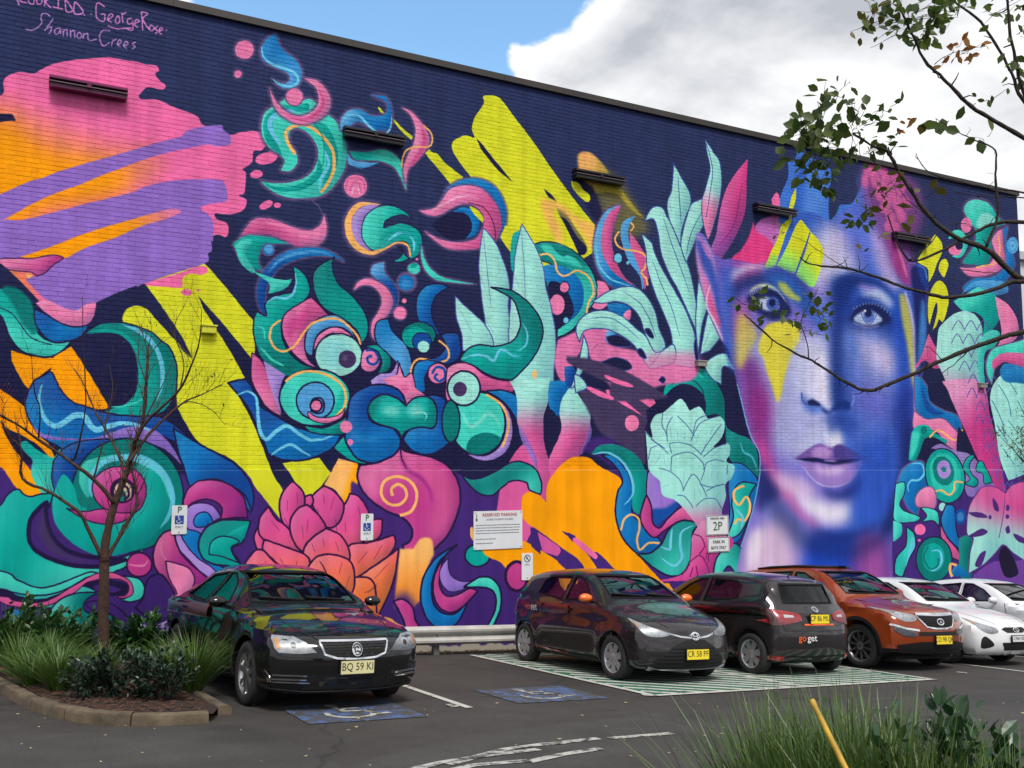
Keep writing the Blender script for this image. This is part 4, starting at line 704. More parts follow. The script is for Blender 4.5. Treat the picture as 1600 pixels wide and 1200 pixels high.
p(g('TL','T','1300 600 1380 720'), '1160 680! 1230 640 1320 590 1400 610 1440 680 1450 780 1400 860 1340 900! 1350 800 1300 750 1220 740'); p('BL','1210 640! 1280 560 1400 550 1480 560 1500 620 1420 640 1300 590',a=.8); p('P', '1420 650! 1500 700 1560 800 1560 900 1480 960 1420 1000! 1460 880 1440 760')
# pineapple leaf
p(g('M',(222,140,190),'1200 1050 1200 1300'), '1160 760! 1230 740 1300 770 1340 850 1330 960 1310 1060 1320 1160 1330 1240! 1140 1240! 1090 1130 1055 1040 1060 920 1075 840')
p(g((222,140,190),(206,60,140),'1200 1230 1300 1500'), '1090 1180! 1330 1180 1390 1400 1440 1600 1480 1870! 1420 1840 1330 1700 1230 1480 1150 1300!')
for _y in range(800, 1850, 84):
    for _k in range(3):
        _t = (_y-760)/1090.0; _x = 1110+_t*320+_k*(80-_t*55)+(30 if (_y//84) % 2 else 0); s((96,80,170), 1.3, '%g %g %g %g %g %g' % (_x, _y+60, _x+40-_t*22, _y, _x+80-_t*44, _y+64))
p('M', '1640 1050! 1560 1080 1480 1120 1410 1200 1390 1300 1420 1460 1450 1660 1500 1800! 1600 1760 1700 1700!')
for _q in ['1440 1200 1500 1300 1520 1400', '1400 1300 1460 1420 1480 1520', '1480 1140 1560 1260', '1430 1450 1500 1560', '1540 1110 1600 1200', '1500 1420 1560 1500', '1560 1300 1600 1380', '1470 1600 1540 1700']: s((60,140,160), 1.4, _q)
p('TL', '1640 900! 1560 930 1480 950 1400 980 1365 1060 1370 1140 1400 1200! 1420 1100 1450 1020 1520 1020 1600 1080!', out='H', w=2); p('PD', '1640 1010! 1540 1000 1450 1010 1400 1060 1410 1110! 1480 1060 1560 1090 1640 1130!'); p('B', '1640 1110! 1560 1080 1480 1070 1450 1120 1480 1180 1560 1190 1640 1200!', a=.9); p('TL','1310 1000! 1340 900 1400 860 1450 880 1420 960 1360 1000 1350 1100 1360 1220! 1320 1200',a=.9)
org(1200,600)
p('B', '915 -60! 960 -40 1000 20 1020 110 1100 160 1180 190 1212 260 1200 320! 1150 260 1080 215 980 215 925 150', out='H', w=2); p('BD', '960 0! 990 90 1040 150 1110 180! 1040 190 980 140')
p('P', '915 160! 990 215 1090 210 1160 270 1200 330 1180 420! 1110 370 1060 300 1000 290 910 270', out='H', w=1.5)
p('T', '905 290 940 255 1000 255 1040 300 1120 350 1110 370! 1040 330 980 340 950 420 920 475 880 470! 890 380'); p('TL', '900 300! 950 300 930 400 890 460', soft=2); c('TD', 975, 285, 20, 26); s('E', 2.6, '1010 330 1060 285 1110 310 1160 345 1200 330 1214 280')
p('N', '1000 0! 1100 0 1150 130 1060 130 1010 90'); p('N', '1190 260! 1240 330 1260 400 1230 440 1180 420'); p('N', '960 440! 980 370 1050 345 1090 370 1010 430')
p('LL', '1020 400! 1080 370 1160 410 1250 430 1300 470 1360 560 1420 640! 1260 700 1220 600 1200 480 1120 420', a=.8); 
for _q in ['1235 470! 1270 440 1290 450 1260 500 1270 560 1310 600 1290 640 1230 620 1260 590 1220 530', '1310 490! 1340 480 1380 560 1400 610! 1350 620 1340 560 1300 540']: p('T', _q, out='D', w=1.5)
p('B', '800 620! 830 540 890 490 960 475 1000 540 990 640 940 680 940 780 930 820! 870 770 830 680', out='H', w=2); s('C', 3.2, '900 495 960 495 975 550 940 595 890 600 870 640 880 670', taper=2)
c('T', 1105, 570, 122, 172, rot=-12, out='D', w=2); c('TL', 1105, 560, 95, 132, rot=-12, a=.6); c('TD', 1095, 540, 66, 92, rot=-10); c('LL', 1098, 530, 42, 58); c('TD', 1098, 530, 17); s('E', 2.8, '1040 670 1080 660 1130 690 1160 660 1165 610 1215 610')
p('P', '925 760 920 700 960 650 1020 640 1050 700 1040 770 980 770', out='H', w=1.5); p('TL', '795 620! 850 610 850 680 820 750 850 790! 880 800 950 830 900 860 790 850 785 750', out='D', w=1.5); p('TL', '950 770! 1000 770 1060 800 1065 890! 1030 850 950 860! 990 820', out='D', w=1.5); c('M', 1088, 765, 22, 26)
p('B', '1110 750! 1160 760 1170 850 1180 930 1220 1050! 1140 980 1090 900 1080 830', out='D', w=2); p('PD', '1075 870! 1120 960 1180 1030 1215 1110! 1120 1060 1080 960', out='D', w=1.5); c('BD', 1200, 825, 34, 50, soft=1); c('BL', 1200, 825, 20, 30, a=.6)
p('TL', '780 850! 830 870 830 940 780 980!'); c('PB', 948, 905, 34, 34); c('PB', 942, 972, 10, 8)
p(g('T','TL','820 980 900 1040'), '860 885! 910 930 920 1010 880 1090 840 1200! 790 1180 800 1080 860 1000', out='D', w=2); p('C', '900 950 915 1010 880 1080 860 1140 870 1060', a=.7)
c('TD', 1035, 1090, 112, 140, out='D', w=2); c('T', 1030, 1080, 70, 90); s('C', 3.5, '1020 1040 1070 1040 1080 1110 1030 1160 980 1120', taper=2); s('TD', 3, '1000 1010 970 1080 1010 1150 1060 1130 1060 1080')
p('TD', '1190 960! 1250 940 1280 1000 1250 1080 1270 1200 1200 1200'); p('B', '1130 1200! 1180 1120 1260 1200!', a=.9); s('E', 4, '1175 1130 1140 1120 1135 1170 1150 1200')
# monstera leaf
p(g((206,64,140),'M','1440 700 1420 980'), '1480 680! 1520 630 1600 610 1700 660 1720 900 1650 1100 1540 1060 1470 1000 1420 1050 1350 1120 1250 1180! 1260 1050 1280 960 1240 930 1250 780 1290 700 1340 640 1420 640', out=(100,50,130), w=1.5)
for _q in ['1250 800 1330 800 1370 830 1300 830', '1250 950 1330 900 1370 920 1330 945', '1400 710 1430 740 1440 790 1410 780', '1290 1130 1320 1060 1360 1040 1330 1130', '1480 900 1500 880 1510 920 1490 930', '1530 930 1600 960 1640 1000 1560 980']: p((76,40,120), _q)
c((76,40,120), 1385, 828, 10, 14); c((76,40,120), 1495, 770, 12, 20); c((76,40,120), 1493, 825, 12, 14); s((120,60,130), 1.4, '1478 690 1470 800 1440 960')
p((110,64,156), '1280 1190! 1400 1110 1540 1100 1700 1120 1800 1400! 1250 1400!'); p('K', '1440 1080 1470 1010 1520 1060 1560 1180 1480 1200', a=.9)
# ---- signatures at the top left and the unseen run of wall further left
org(0,0,4)
for _q in ['100 -60 125 30', '105 -45 150 -30 130 0 175 15', '190 -30 185 10 215 20 225 -25', '235 -30 240 20 265 15 268 -25', '285 -30 285 35', '285 -28 318 -12 290 8 325 45', '335 40 400 55', '370 -30 370 50', '415 -5 420 68 460 60 418 -5', '475 5 470 82 528 72 478 8']: s((226,140,216), 2.0, _q)
c((226,140,216), 533, 90, 5); c((226,140,216), 575, 84, 5)
for _q in ['660 40 615 15 608 105 655 130 660 85 635 88', '682 120 712 95 695 80 678 120 705 138', '745 95 725 120 735 145 755 125 745 95', '765 75 775 140', '770 88 795 72', '828 110 802 118 805 148 830 140 832 108 835 185 800 180', '845 145 875 130 860 118 845 150 870 170', '890 70 897 185', '892 72 930 82 898 118 942 185', '948 150 938 175 955 190 968 168 948 150', '992 160 972 172 990 190 975 205', '1000 190 1022 178 1008 168 998 195 1018 210', '680 158 740 176 830 172']: s((226,140,216), 1.9, _q)
c((226,140,216), 1045, 184, 5)
for _q in ['318 100 300 80 270 85 262 115 268 140 245 165 205 185 168 178', '340 110 285 190', '300 175 330 165 325 195 310 205', '378 170 352 180 350 208 372 205 382 172 385 210', '400 180 402 225', '402 195 425 180 425 225', '445 185 447 232', '447 200 470 188 472 235', '500 198 485 220 500 238 518 220 500 198', '530 205 525 240', '528 220 552 205 555 240 575 250 610 240', '695 190 650 185 628 230 650 282 690 262', '702 285 712 245', '708 255 732 240', '738 275 765 262 752 245 738 272 760 292', '778 285 806 272 792 256 778 284 800 300', '855 262 832 272 850 288 830 302']: s((206,146,222), 1.7, _q)
# the joint where the brickwork meets the rendered base
org(0,0,1)
s('W', 1.0, '-400 733.5 200 733.5 700 733.5 1200 733.5 1620 733.5', a=.28)
for _i, (_x, _w) in enumerate([(430,60),(600,40),(690,30),(880,50),(1180,30),(1500,70),(1290,30)]): s('W', .9, '%d 733 %d 733' % (_x, _x+_w), a=.35)

# ---------------------------------------------------------------- paint for the wall: one picture in wall metres, painted above by the script
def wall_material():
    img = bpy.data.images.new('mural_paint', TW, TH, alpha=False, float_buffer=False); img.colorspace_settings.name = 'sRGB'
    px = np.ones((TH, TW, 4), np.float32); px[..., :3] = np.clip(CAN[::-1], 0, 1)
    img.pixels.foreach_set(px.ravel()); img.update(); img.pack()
    m = bpy.data.materials.new('painted_masonry'); m.use_nodes = True; N, L = m.node_tree.nodes, m.node_tree.links; b = N['Principled BSDF']
    ge = N.new('ShaderNodeNewGeometry'); sp = N.new('ShaderNodeSeparateXYZ'); L.new(ge.outputs['Position'], sp.inputs[0])
    def lin(o, a, k):
        n = N.new('ShaderNodeMath'); n.operation = 'MULTIPLY_ADD'; L.new(o, n.inputs[0]); n.inputs[1].default_value = k; n.inputs[2].default_value = -a*k; return n.outputs[0]
    cb = N.new('ShaderNodeCombineXYZ'); L.new(lin(sp.outputs[0], TX0, 1/(TX1-TX0)), cb.inputs[0]); L.new(lin(sp.outputs[2], TZ0, 1/(TZ1-TZ0)), cb.inputs[1])
    ti = N.new('ShaderNodeTexImage'); ti.image = img; ti.extension = 'EXTEND'; ti.interpolation = 'Linear'; L.new(cb.outputs[0], ti.inputs[0])
    # patchy coats and brushy wear
    n1 = N.new('ShaderNodeTexNoise'); n1.inputs['Scale'].default_value = 1.7; n1.inputs['Detail'].default_value = 8; L.new(ge.outputs['Position'], n1.inputs['Vector'])
    r1 = N.new('ShaderNodeMapRange'); r1.inputs[1].default_value = .3; r1.inputs[2].default_value = .7; r1.inputs[3].default_value = .90; r1.inputs[4].default_value = 1.06; L.new(n1.outputs[0], r1.inputs[0])
    n2 = N.new('ShaderNodeTexNoise'); n2.inputs['Scale'].default_value = 34; n2.inputs['Detail'].default_value = 4; L.new(ge.outputs['Position'], n2.inputs['Vector'])
    r2 = N.new('ShaderNodeMapRange'); r2.inputs[1].default_value = .3; r2.inputs[2].default_value = .7; r2.inputs[3].default_value = .93; r2.inputs[4].default_value = 1.04; L.new(n2.outputs[0], r2.inputs[0])
    r5 = N.new('ShaderNodeMapRange'); r5.inputs[3].default_value = .93; r5.inputs[4].default_value = 1.05; L.new(ge.outputs['Random Per Island'], r5.inputs[0]); m5 = N.new('ShaderNodeMath'); m5.operation = 'MULTIPLY'; L.new(r2.outputs[0], m5.inputs[0]); L.new(r5.outputs[0], m5.inputs[1])
    mm = N.new('ShaderNodeMath'); mm.operation = 'MULTIPLY'; L.new(r1.outputs[0], mm.inputs[0]); L.new(m5.outputs[0], mm.inputs[1])
    # faint rain streaks and a little dust, stretched down the wall
    mp = N.new('ShaderNodeMapping'); mp.inputs['Scale'].default_value = (5.5, 1, .28); L.new(ge.outputs['Position'], mp.inputs[0]); n4 = N.new('ShaderNodeTexNoise'); n4.inputs['Scale'].default_value = 1.0; n4.inputs['Detail'].default_value = 7; L.new(mp.outputs[0], n4.inputs['Vector'])
    r4 = N.new('ShaderNodeMapRange'); r4.inputs[1].default_value = .36; r4.inputs[2].default_value = .6; r4.inputs[3].default_value = .88; r4.inputs[4].default_value = 1.03; L.new(n4.outputs[0], r4.inputs[0]); m4 = N.new('ShaderNodeMath'); m4.operation = 'MULTIPLY'; L.new(mm.outputs[0], m4.inputs[0]); L.new(r4.outputs[0], m4.inputs[1])
    # spray wander: the edge of the paint wavers by a few millimetres over the joints
    wn = N.new('ShaderNodeTexNoise'); wn.inputs['Scale'].default_value = 9; wn.inputs['Detail'].default_value = 3; L.new(ge.outputs['Position'], wn.inputs['Vector']); wa = N.new('ShaderNodeVectorMath'); wa.operation = 'MULTIPLY_ADD'; L.new(wn.outputs['Color'], wa.inputs[0]); wa.inputs[1].default_value = (.0009, .0022, 0); L.new(cb.outputs[0], wa.inputs[2]); L.new(wa.outputs[0], ti.inputs[0])
    vm = N.new('ShaderNodeVectorMath'); vm.operation = 'SCALE'; L.new(ti.outputs[0], vm.inputs[0]); L.new(m4.outputs[0], vm.inputs['Scale'])
    # flaking at the foot of the wall: height above the sloping ground
    hg = N.new('ShaderNodeMath'); hg.operation = 'MULTIPLY_ADD'; L.new(sp.outputs[0], hg.inputs[0]); hg.inputs[1].default_value = -SX; L.new(sp.outputs[2], hg.inputs[2])
    h2 = N.new('ShaderNodeMath'); h2.operation = 'SUBTRACT'; L.new(hg.outputs[0], h2.inputs[0]); h2.inputs[1].default_value = gz(0, WY)
    n3 = N.new('ShaderNodeTexNoise'); n3.inputs['Scale'].default_value = 2.6; n3.inputs['Detail'].default_value = 6; L.new(ge.outputs['Position'], n3.inputs['Vector'])
    h3 = N.new('ShaderNodeMath'); h3.operation = 'MULTIPLY_ADD'; L.new(n3.outputs[0], h3.inputs[0]); h3.inputs[1].default_value = -.55; L.new(h2.outputs[0], h3.inputs[2])
    r3 = N.new('ShaderNodeMapRange'); r3.inputs[1].default_value = -.16; r3.inputs[2].default_value = -.13; r3.inputs[3].default_value = 1; r3.inputs[4].default_value = 0; L.new(h3.outputs[0], r3.inputs[0])
    mx = N.new('ShaderNodeMix'); mx.data_type = 'RGBA'; L.new(r3.outputs[0], mx.inputs[0]); L.new(vm.outputs[0], mx.inputs[6]); mx.inputs[7].default_value = (.36, .33, .27, 1)
    L.new(mx.outputs[2], b.inputs['Base Color']); b.inputs['Roughness'].default_value = .7; b.inputs['Specular IOR Level'].default_value = .12
    bp = N.new('ShaderNodeBump'); bp.inputs['Strength'].default_value = .25; bp.inputs['Distance'].default_value = .004; L.new(n2.outputs[0], bp.inputs['Height']); L.new(bp.outputs[0], b.inputs['Normal'])
    return m
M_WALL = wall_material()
XL, XR, ZB = -4.0, 23.8, 3.0
GRZ = lambda x: gz(x, WY)
# ---------------------------------------------------------------- ground
def asphalt():
    m = mat('asphalt', (.047, .045, .045), rough=.88); N, L = m.node_tree.nodes, m.node_tree.links; b = N['Principled BSDF']
    tc = N.new('ShaderNodeTexCoord')
    def noise(s_, d=6, r=.6):
        n = N.new('ShaderNodeTexNoise'); n.inputs['Scale'].default_value = s_; n.inputs['Detail'].default_value = d; n.inputs['Roughness'].default_value = r; L.new(tc.outputs['Object'], n.inputs['Vector']); return n.outputs[0]
    def mr(o, a, c_, lo, hi):
        n = N.new('ShaderNodeMapRange'); n.inputs[1].default_value = a; n.inputs[2].default_value = c_; n.inputs[3].default_value = lo; n.inputs[4].default_value = hi; L.new(o, n.inputs[0]); return n.outputs[0]
    def mul(a, c_):
        n = N.new('ShaderNodeMath'); n.operation = 'MULTIPLY'; L.new(a, n.inputs[0]); L.new(c_, n.inputs[1]); return n.outputs[0]
    big = mr(noise(.33, 5), .3, .7, .70, 1.28); mid = mr(noise(2.2, 7, .66), .3, .7, .78, 1.2); fine = mul(mr(noise(150, 3, .7), .3, .7, .62, 1.42), mr(noise(38, 4, .7), .3, .7, .74, 1.28))
    sc = mul(mul(big, mid), fine)
    vo = N.new('ShaderNodeTexVoronoi'); vo.feature = 'DISTANCE_TO_EDGE'; vo.inputs['Scale'].default_value = .26
    wv = N.new('ShaderNodeTexNoise'); wv.inputs['Scale'].default_value = 1.3; wv.inputs['Detail'].default_value = 5; L.new(tc.outputs['Object'], wv.inputs['Vector'])
    va = N.new('ShaderNodeVectorMath'); va.operation = 'MULTIPLY_ADD'; L.new(wv.outputs['Color'], va.inputs[0]); va.inputs[1].default_value = (1.1, 1.1, 0); L.new(tc.outputs['Object'], va.inputs[2]); L.new(va.outputs[0], vo.inputs['Vector'])
    crk = mr(vo.outputs['Distance'], .0, .010, .45, 1.0)
    sc = mul(sc, crk)
    st = N.new('ShaderNodeTexVoronoi'); st.inputs['Scale'].default_value = .62; L.new(va.outputs[0], st.inputs['Vector']); sc = mul(sc, mr(st.outputs['Distance'], .05, .32, .62, 1.0))
    vs = N.new('ShaderNodeVectorMath'); vs.operation = 'SCALE'; vs.inputs[0].default_value = (.034, .030, .0282); L.new(sc, vs.inputs['Scale'])
    sp_ = N.new('ShaderNodeTexVoronoi'); sp_.inputs['Scale'].default_value = 5; sp_.inputs['Randomness'].default_value = 1; L.new(tc.outputs['Object'], sp_.inputs['Vector'])
    spk = mr(sp_.outputs['Distance'], .02, .035, .55, 0)
    mx = N.new('ShaderNodeMix'); mx.data_type = 'RGBA'; L.new(spk, mx.inputs[0]); L.new(vs.outputs[0], mx.inputs[6]); mx.inputs[7].default_value = (.20, .18, .15, 1)
    L.new(mx.outputs[2], b.inputs['Base Color'])
    bp = N.new('ShaderNodeBump'); bp.inputs['Strength'].default_value = .55; bp.inputs['Distance'].default_value = .006; L.new(noise(120, 4, .7), bp.inputs['Height']); L.new(bp.outputs[0], b.inputs['Normal'])
    return m
M_ASPH = asphalt()
def gsheet(name, P, m, h, parent=None, sub=0):
    """flat outline given in ground (x, y), laid h above the sloping ground"""
    return mesh(name, [(x, y, gz(x, y)+h) for x, y in P], [tuple(range(len(P)))], m, parent)
_g = gsheet('ground', [(-400, -400), (400, -400), (400, 400), (-400, 400)], M_ASPH, 0); tag(_g, kind='structure')
# a newer lane of asphalt crosses the foreground
def gp(x, y): q = groundpt(x, y); return (q[0], q[1])
M_ASPH2 = M_ASPH.copy(); M_ASPH2.name = 'asphalt_lane'
for _n in M_ASPH2.node_tree.nodes:
    if _n.type == 'VECT_MATH' and _n.operation == 'SCALE': _n.inputs[0].default_value = (.038, .0358, .0348)
_lane = [gp(-500, 1400), gp(0, 1150), gp(300, 1142), gp(430, 1148), gp(540, 1200), gp(600, 1180), gp(760, 1145), gp(1000, 1118), gp(1250, 1098), gp(1600, 1075), gp(2400, 1020), (60, -30), (-30, -30)]
tag(gsheet('road', _lane, M_ASPH2, .004), kind='structure')
# ---------------------------------------------------------------- the mural wall
wall = empty('mural_wall', ((XL+XR)/2, WY, GRZ(10)))
tag(wall, 'tall painted brick wall with a colourful mural of swirls, a lotus and a blue face', 'wall')
def wchild(o): o.parent = wall; o.matrix_parent_inverse = Matrix.Translation(-wall.location); return o
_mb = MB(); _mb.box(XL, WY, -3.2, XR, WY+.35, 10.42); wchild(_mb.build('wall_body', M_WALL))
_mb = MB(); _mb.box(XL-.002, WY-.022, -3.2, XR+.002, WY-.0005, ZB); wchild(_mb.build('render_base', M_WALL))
BW, BH, JT = .206, .0655, .0075; PX, PZ = BW+.0045, BH+JT
def brick_geo(w, h, d, j=0.0):
    r = lambda: random.uniform(-j, j)
    b_ = .003
    f_ = [(-w/2+b_, -d+r(), -h/2+b_), (w/2-b_, -d+r(), -h/2+b_), (w/2-b_, -d+r(), h/2-b_), (-w/2+b_, -d+r(), h/2-b_)]
    k = [(-w/2, 0, -h/2), (w/2, 0, -h/2), (w/2, 0, h/2), (-w/2, 0, h/2)]
    return f_+k, [(0, 1, 2, 3), (4, 5, 1, 0), (5, 6, 2, 1), (6, 7, 3, 2), (7, 4, 0, 3)]
_bv = [brick_geo(BW, BH, .0048, .0013) for _ in range(6)]
_bm = []
for V, F in _bv:
    me = bpy.data.meshes.new('brick'); me.from_pydata(V, [], F); me.materials.append(M_WALL); _bm.append(me)
_mb = MB(); _nb = 0; _row = 0; _z = ZB+.012+BH/2
while _z+BH/2 < 10.405:
    _x = XL+BW/2+(PX/2 if _row % 2 else 0)
    while _x < XR-BW/2:
        if _nb < 300 and .35 < _x < 3.3 and 3.0 < _z < 5.3:
            o = bpy.data.objects.new('brick', random.choice(_bm)); COL.objects.link(o); o.location = (_x+random.uniform(-.003, .003), WY, _z+random.uniform(-.0015, .0015)); wchild(o); _nb += 1
        else:
            V, F = random.choice(_bv); dx, dz, dy = random.uniform(-.003, .003), random.uniform(-.002, .002), random.uniform(-.0012, .0012)
            _mb.add([(v[0]+_x+dx, v[1]+WY+(dy if i < 4 else 0), v[2]+_z+dz) for i, v in enumerate(V)], F)
        _x += PX
    _z += PZ; _row += 1
tag(wchild(_mb.build('bricks', M_WALL)), kind='stuff')
M_CAP = mat('cap_metal', srgb(50, 46, 44), rough=.6, metal=.1, noise=.25, nscale=1.2)
_x = XL
while _x < XR:
    _e = min(XR+.03, _x+3.0); _mb = MB(); _mb.box(_x+.002, WY-.065, 10.405, _e-.002, WY+.40, 10.525); wchild(_mb.build('parapet_cap', M_CAP)); _x += 3.0
# the rest of the building behind the wall
_mb = MB(); _mb.box(XL, WY+.36, -4, XR-.02, WY+22, 9.9); _o = _mb.build('building_block', mat('plain_render', srgb(150, 150, 152), rough=.8, noise=.1, nscale=.8)); wchild(_o)
# ---------------------------------------------------------------- things fixed to the wall
M_FIX = mat('fixture_paint', srgb(26, 22, 30), rough=.42, noise=.2); M_FIXP = mat('fixture_plum', srgb(98, 14, 70), rough=.38, noise=.15)
def wall_washer(x0, y0, x1, y1, m, label):
    a = wallpt(x0, y0); b = wallpt(x1, y1); w = b[0]-a[0]; zc = (a[1]+b[1])/2-.02
    t = empty('wall_light', ((a[0]+b[0])/2, WY, zc)); tag(t, label, 'wall light', 'linear lights along the mural wall')
    mb = MB(); pts = [(-.02, .10), (-.15, .105), (-.20, .07), (-.20, .045), (-.04, .03)]       # lamp housing, profile in (y, z)
    V = []; F = []
    for sx in (-w/2, w/2): V += [(sx, p_[0], p_[1]) for p_ in pts]
    n = len(pts); F = [tuple(range(n))[::-1], tuple(range(n, 2*n))]+[(i, (i+1) % n, (i+1) % n+n, i+n) for i in range(n)]
    mb.add(V, F); mb.build('housing', m, t)
    mb = MB(); mb.box(-w/2+.01, -.17, -.075, w/2-.01, -.02, -.02); mb.build('lower_bar', m, t)
    mb = MB(); mb.box(-w/2, -.205, -.012, w/2, -.03, .002); mb.build('lens', mat('frosted_lens', srgb(96, 80, 90), rough=.4), t)
    for k in (-.35, .35):
        mb = MB(); mb.box(w*k-.02, -.10, -.06, w*k+.02, .02, .06); mb.build('bracket', m, t)
    mb = MB(); mb.box(-.03, -.215, -.02, .03, -.17, .03); mb.build('clip', m, t)
    return t
wall_washer(76, 131, 198, 150, M_FIXP, 'plum linear wall light on the pink brush blob, top left')
wall_washer(534, 208, 628, 223, M_FIX, 'black linear wall light above the teal leaf beside the plume')
wall_washer(893, 273, 969, 284, M_FIX, 'black linear wall light across the peach brush finger')
wall_washer(1175, 323, 1237, 336, M_FIX, 'black linear wall light over the pink brush beside the blue drips')
wall_washer(1392, 367, 1446, 379, M_FIX, 'black linear wall light on the pink flower beside the forehead')
def small_box(x, y, w, h, m, label, nm='junction_box'):
    p_ = wallpt(x, y); t = empty(nm, (p_[0], WY, p_[1])); tag(t, label, 'wall box')
    mb = MB(); mb.box(-w/2, -.11, -h/2, w/2, .0, h/2); mb.build('casing', m, t)
    mb = MB(); mb.box(-w/2-.015, -.13, h/2, w/2+.015, .0, h/2+.02); mb.build('hood', m, t)
    for k in range(6):
        mb = MB(); q = -w/2+w*(k+.5)/6; mb.box(q-.006, -.118, -h/2+.01, q+.006, -.11, h/2-.02); mb.build('fin', m, t)
small_box(325, 516, .22, .11, mat('vent_yellow', srgb(205, 205, 50), rough=.6, noise=.1), 'small yellow painted vent box on the yellow brush stroke', 'vent_box')
small_box(1093, 569, .24, .10, mat('box_grey', srgb(150, 146, 142), rough=.6, noise=.15), 'small grey floodlight box above the teal arch', 'flood_box')
small_box(1532, 603, .24, .10, MATS['box_grey'], 'small grey floodlight box on the scaled pink leaf', 'flood_box')
# ---------------------------------------------------------------- signs
M_SIGN = mat('sign_white', srgb(214, 216, 220), rough=.45, noise=.05, nscale=4); M_INK = mat('ink_black', srgb(30, 34, 32), rough=.6); M_GREEN = mat('ink_green', srgb(38, 84, 46), rough=.6); M_BLUE = mat('ink_blue', srgb(24, 60, 150), rough=.5); M_RED = mat('ink_red', srgb(176, 60, 66), rough=.6); M_GREY = mat('ink_grey', srgb(120, 122, 128), rough=.6); M_BOLT = mat('bolt', srgb(120, 118, 115), rough=.4, metal=.8)
FACE = Matrix.Rotation(math.radians(90), 4, 'X')                     # letters stand upright, facing -y
def at_(x, z, y=-.012): return Matrix.Translation((x, y, z)) @ FACE
def sign(x0, y0, x1, y1, name, label, m=None, r=.02, thick=.006, roll=0.0):
    a = wallpt(x0, (y0+y1)/2); b = wallpt(x1, (y0+y1)/2); t_ = wallpt((x0+x1)/2, y0); u = wallpt((x0+x1)/2, y1)
    w, h = b[0]-a[0], t_[1]-u[1]
    e = empty(name, ((a[0]+b[0])/2, WY-.034, (t_[1]+u[1])/2)); e.rotation_euler = (0, roll, 0); tag(e, label, 'sign')
    o = poly_plate('plate', rrect(w, h, r), thick, m or M_SIGN, e); o.location = (0, -thick, 0)
    return e, w, h
def bolt(e, x, z):
    mb = MB(); mb.tube([(x, -.006, z), (x, -.013, z)], .009, 8); mb.build('bolt', M_BOLT, e)
def ring(mb, cx, cz, r0, r1, y=-.0085, n=28, a0=0, a1=360):
    V = []; F = []
    for i in range(n+1):
        a = math.radians(a0+(a1-a0)*i/n)
        V += [(cx+r0*math.cos(a), y, cz+r0*math.sin(a)), (cx+r1*math.cos(a), y, cz+r1*math.sin(a))]
    for i in range(n): F.append((2*i, 2*i+1, 2*i+3, 2*i+2))
    mb.add(V, F)
def ribbon(mb, P, w, y=-.0085):
    """flat stroke through the points, in the plane of a sign"""
    for (x0, z0), (x1, z1) in zip(P[:-1], P[1:]):
        d = math.hypot(x1-x0, z1-z0) or 1; nx, nz = -(z1-z0)/d*w/2, (x1-x0)/d*w/2; ex, ez = (x1-x0)/d*w*.3, (z1-z0)/d*w*.3
        mb.add([(x0-ex+nx, y, z0-ez+nz), (x0-ex-nx, y, z0-ez-nz), (x1+ex-nx, y, z1+ez-nz), (x1+ex+nx, y, z1+ez+nz)], [(0, 1, 2, 3)])
def wheelchair(mb, s_, y=-.0092, cx=0, cz=0):
    q = lambda P: [(cx+x*s_, cz+z*s_) for x, z in P]
    ring(mb, cx-.06*s_, cz-.16*s_, .20*s_, .27*s_, y, 22, 150, 400); ring(mb, cx-.1*s_, cz+.40*s_, 0.001, .075*s_, y, 12)
    ribbon(mb, q([(-.1, .30), (-.07, .0), (.13, .0), (.22, -.26), (.32, -.22)]), .075*s_, y); ribbon(mb, q([(-.08, .17), (.12, .17)]), .06*s_, y)
for (x0, y0, x1, y1, lab) in ((267.5, 789.5, 291.5, 834.5, 'white accessible parking sign beside the bare tree'), (562.5, 802.5, 582, 844, 'white accessible parking sign on the pink lotus')):
    e, w, h = sign(x0, y0, x1, y1, 'accessible_parking_sign', lab); k = h/.42
    text('lettering', 'P', .13*k, M_GREEN, e, at_(0, h*.34)); s_ = h*.30
    mb = MB(); mb.box(-s_/2, -.008, -s_/2+h*.0, s_/2, -.0065, s_/2+h*.0); bs = mb.build('blue_square', M_BLUE, e)
    mb = MB(); wheelchair(mb, s_*.95, -.0092); mb.build('wheelchair_symbol', M_SIGN, bs); text('lettering', 'ONLY', .045*k, M_GREY, e, at_(0, -h*.24)); bolt(e, 0, -h*.44); bolt(e, 0, h*.46)
e, w, h = sign(738.5, 798, 814.5, 857.5, 'reserved_parking_sign', 'large white reserved parking notice with red heading', r=.006, roll=math.radians(0))
text('lettering', 'RESERVED PARKING', h*.115, M_RED, e, at_(w*.03, h*.40)); text('lettering', 'ACCESS TO PERMIT HOLDERS', h*.06, M_GREY, e, at_(w*.03, h*.28))
for k, (f_, l_) in enumerate(((.90, .13), (.90, .06), (.92, -.01), (.90, -.08), (.40, -.23), (.32, -.34))):
    mb = MB(); x = -w*.46; rr = random.Random(k)
    while x < -w*.46+w*f_:
        d = rr.uniform(.02, .06)*w/.8
        if x+d > w*.47: break
        mb.box(x, -.0075, h*l_-.008, x+d, -.0065, h*l_+.008); x += d+.008*w
    mb.build('fine_print', M_GREY, e)
mb = MB(); ribbon(mb, [(-w*.44, h*.42), (-w*.44, h*.25)], .014, -.0085); ribbon(mb, [(-w*.455, h*.29), (-w*.44, h*.24), (-w*.425, h*.29)], .014, -.009); mb.build('arrow', M_GREEN, e)
for sx in (-.47, .47):
    for sz in (-.46, .46): bolt(e, w*sx, h*sz)
e, w, h = sign(813.5, 864, 831, 906, 'no_parking_sign', 'narrow white no parking sign under the reserved parking notice')
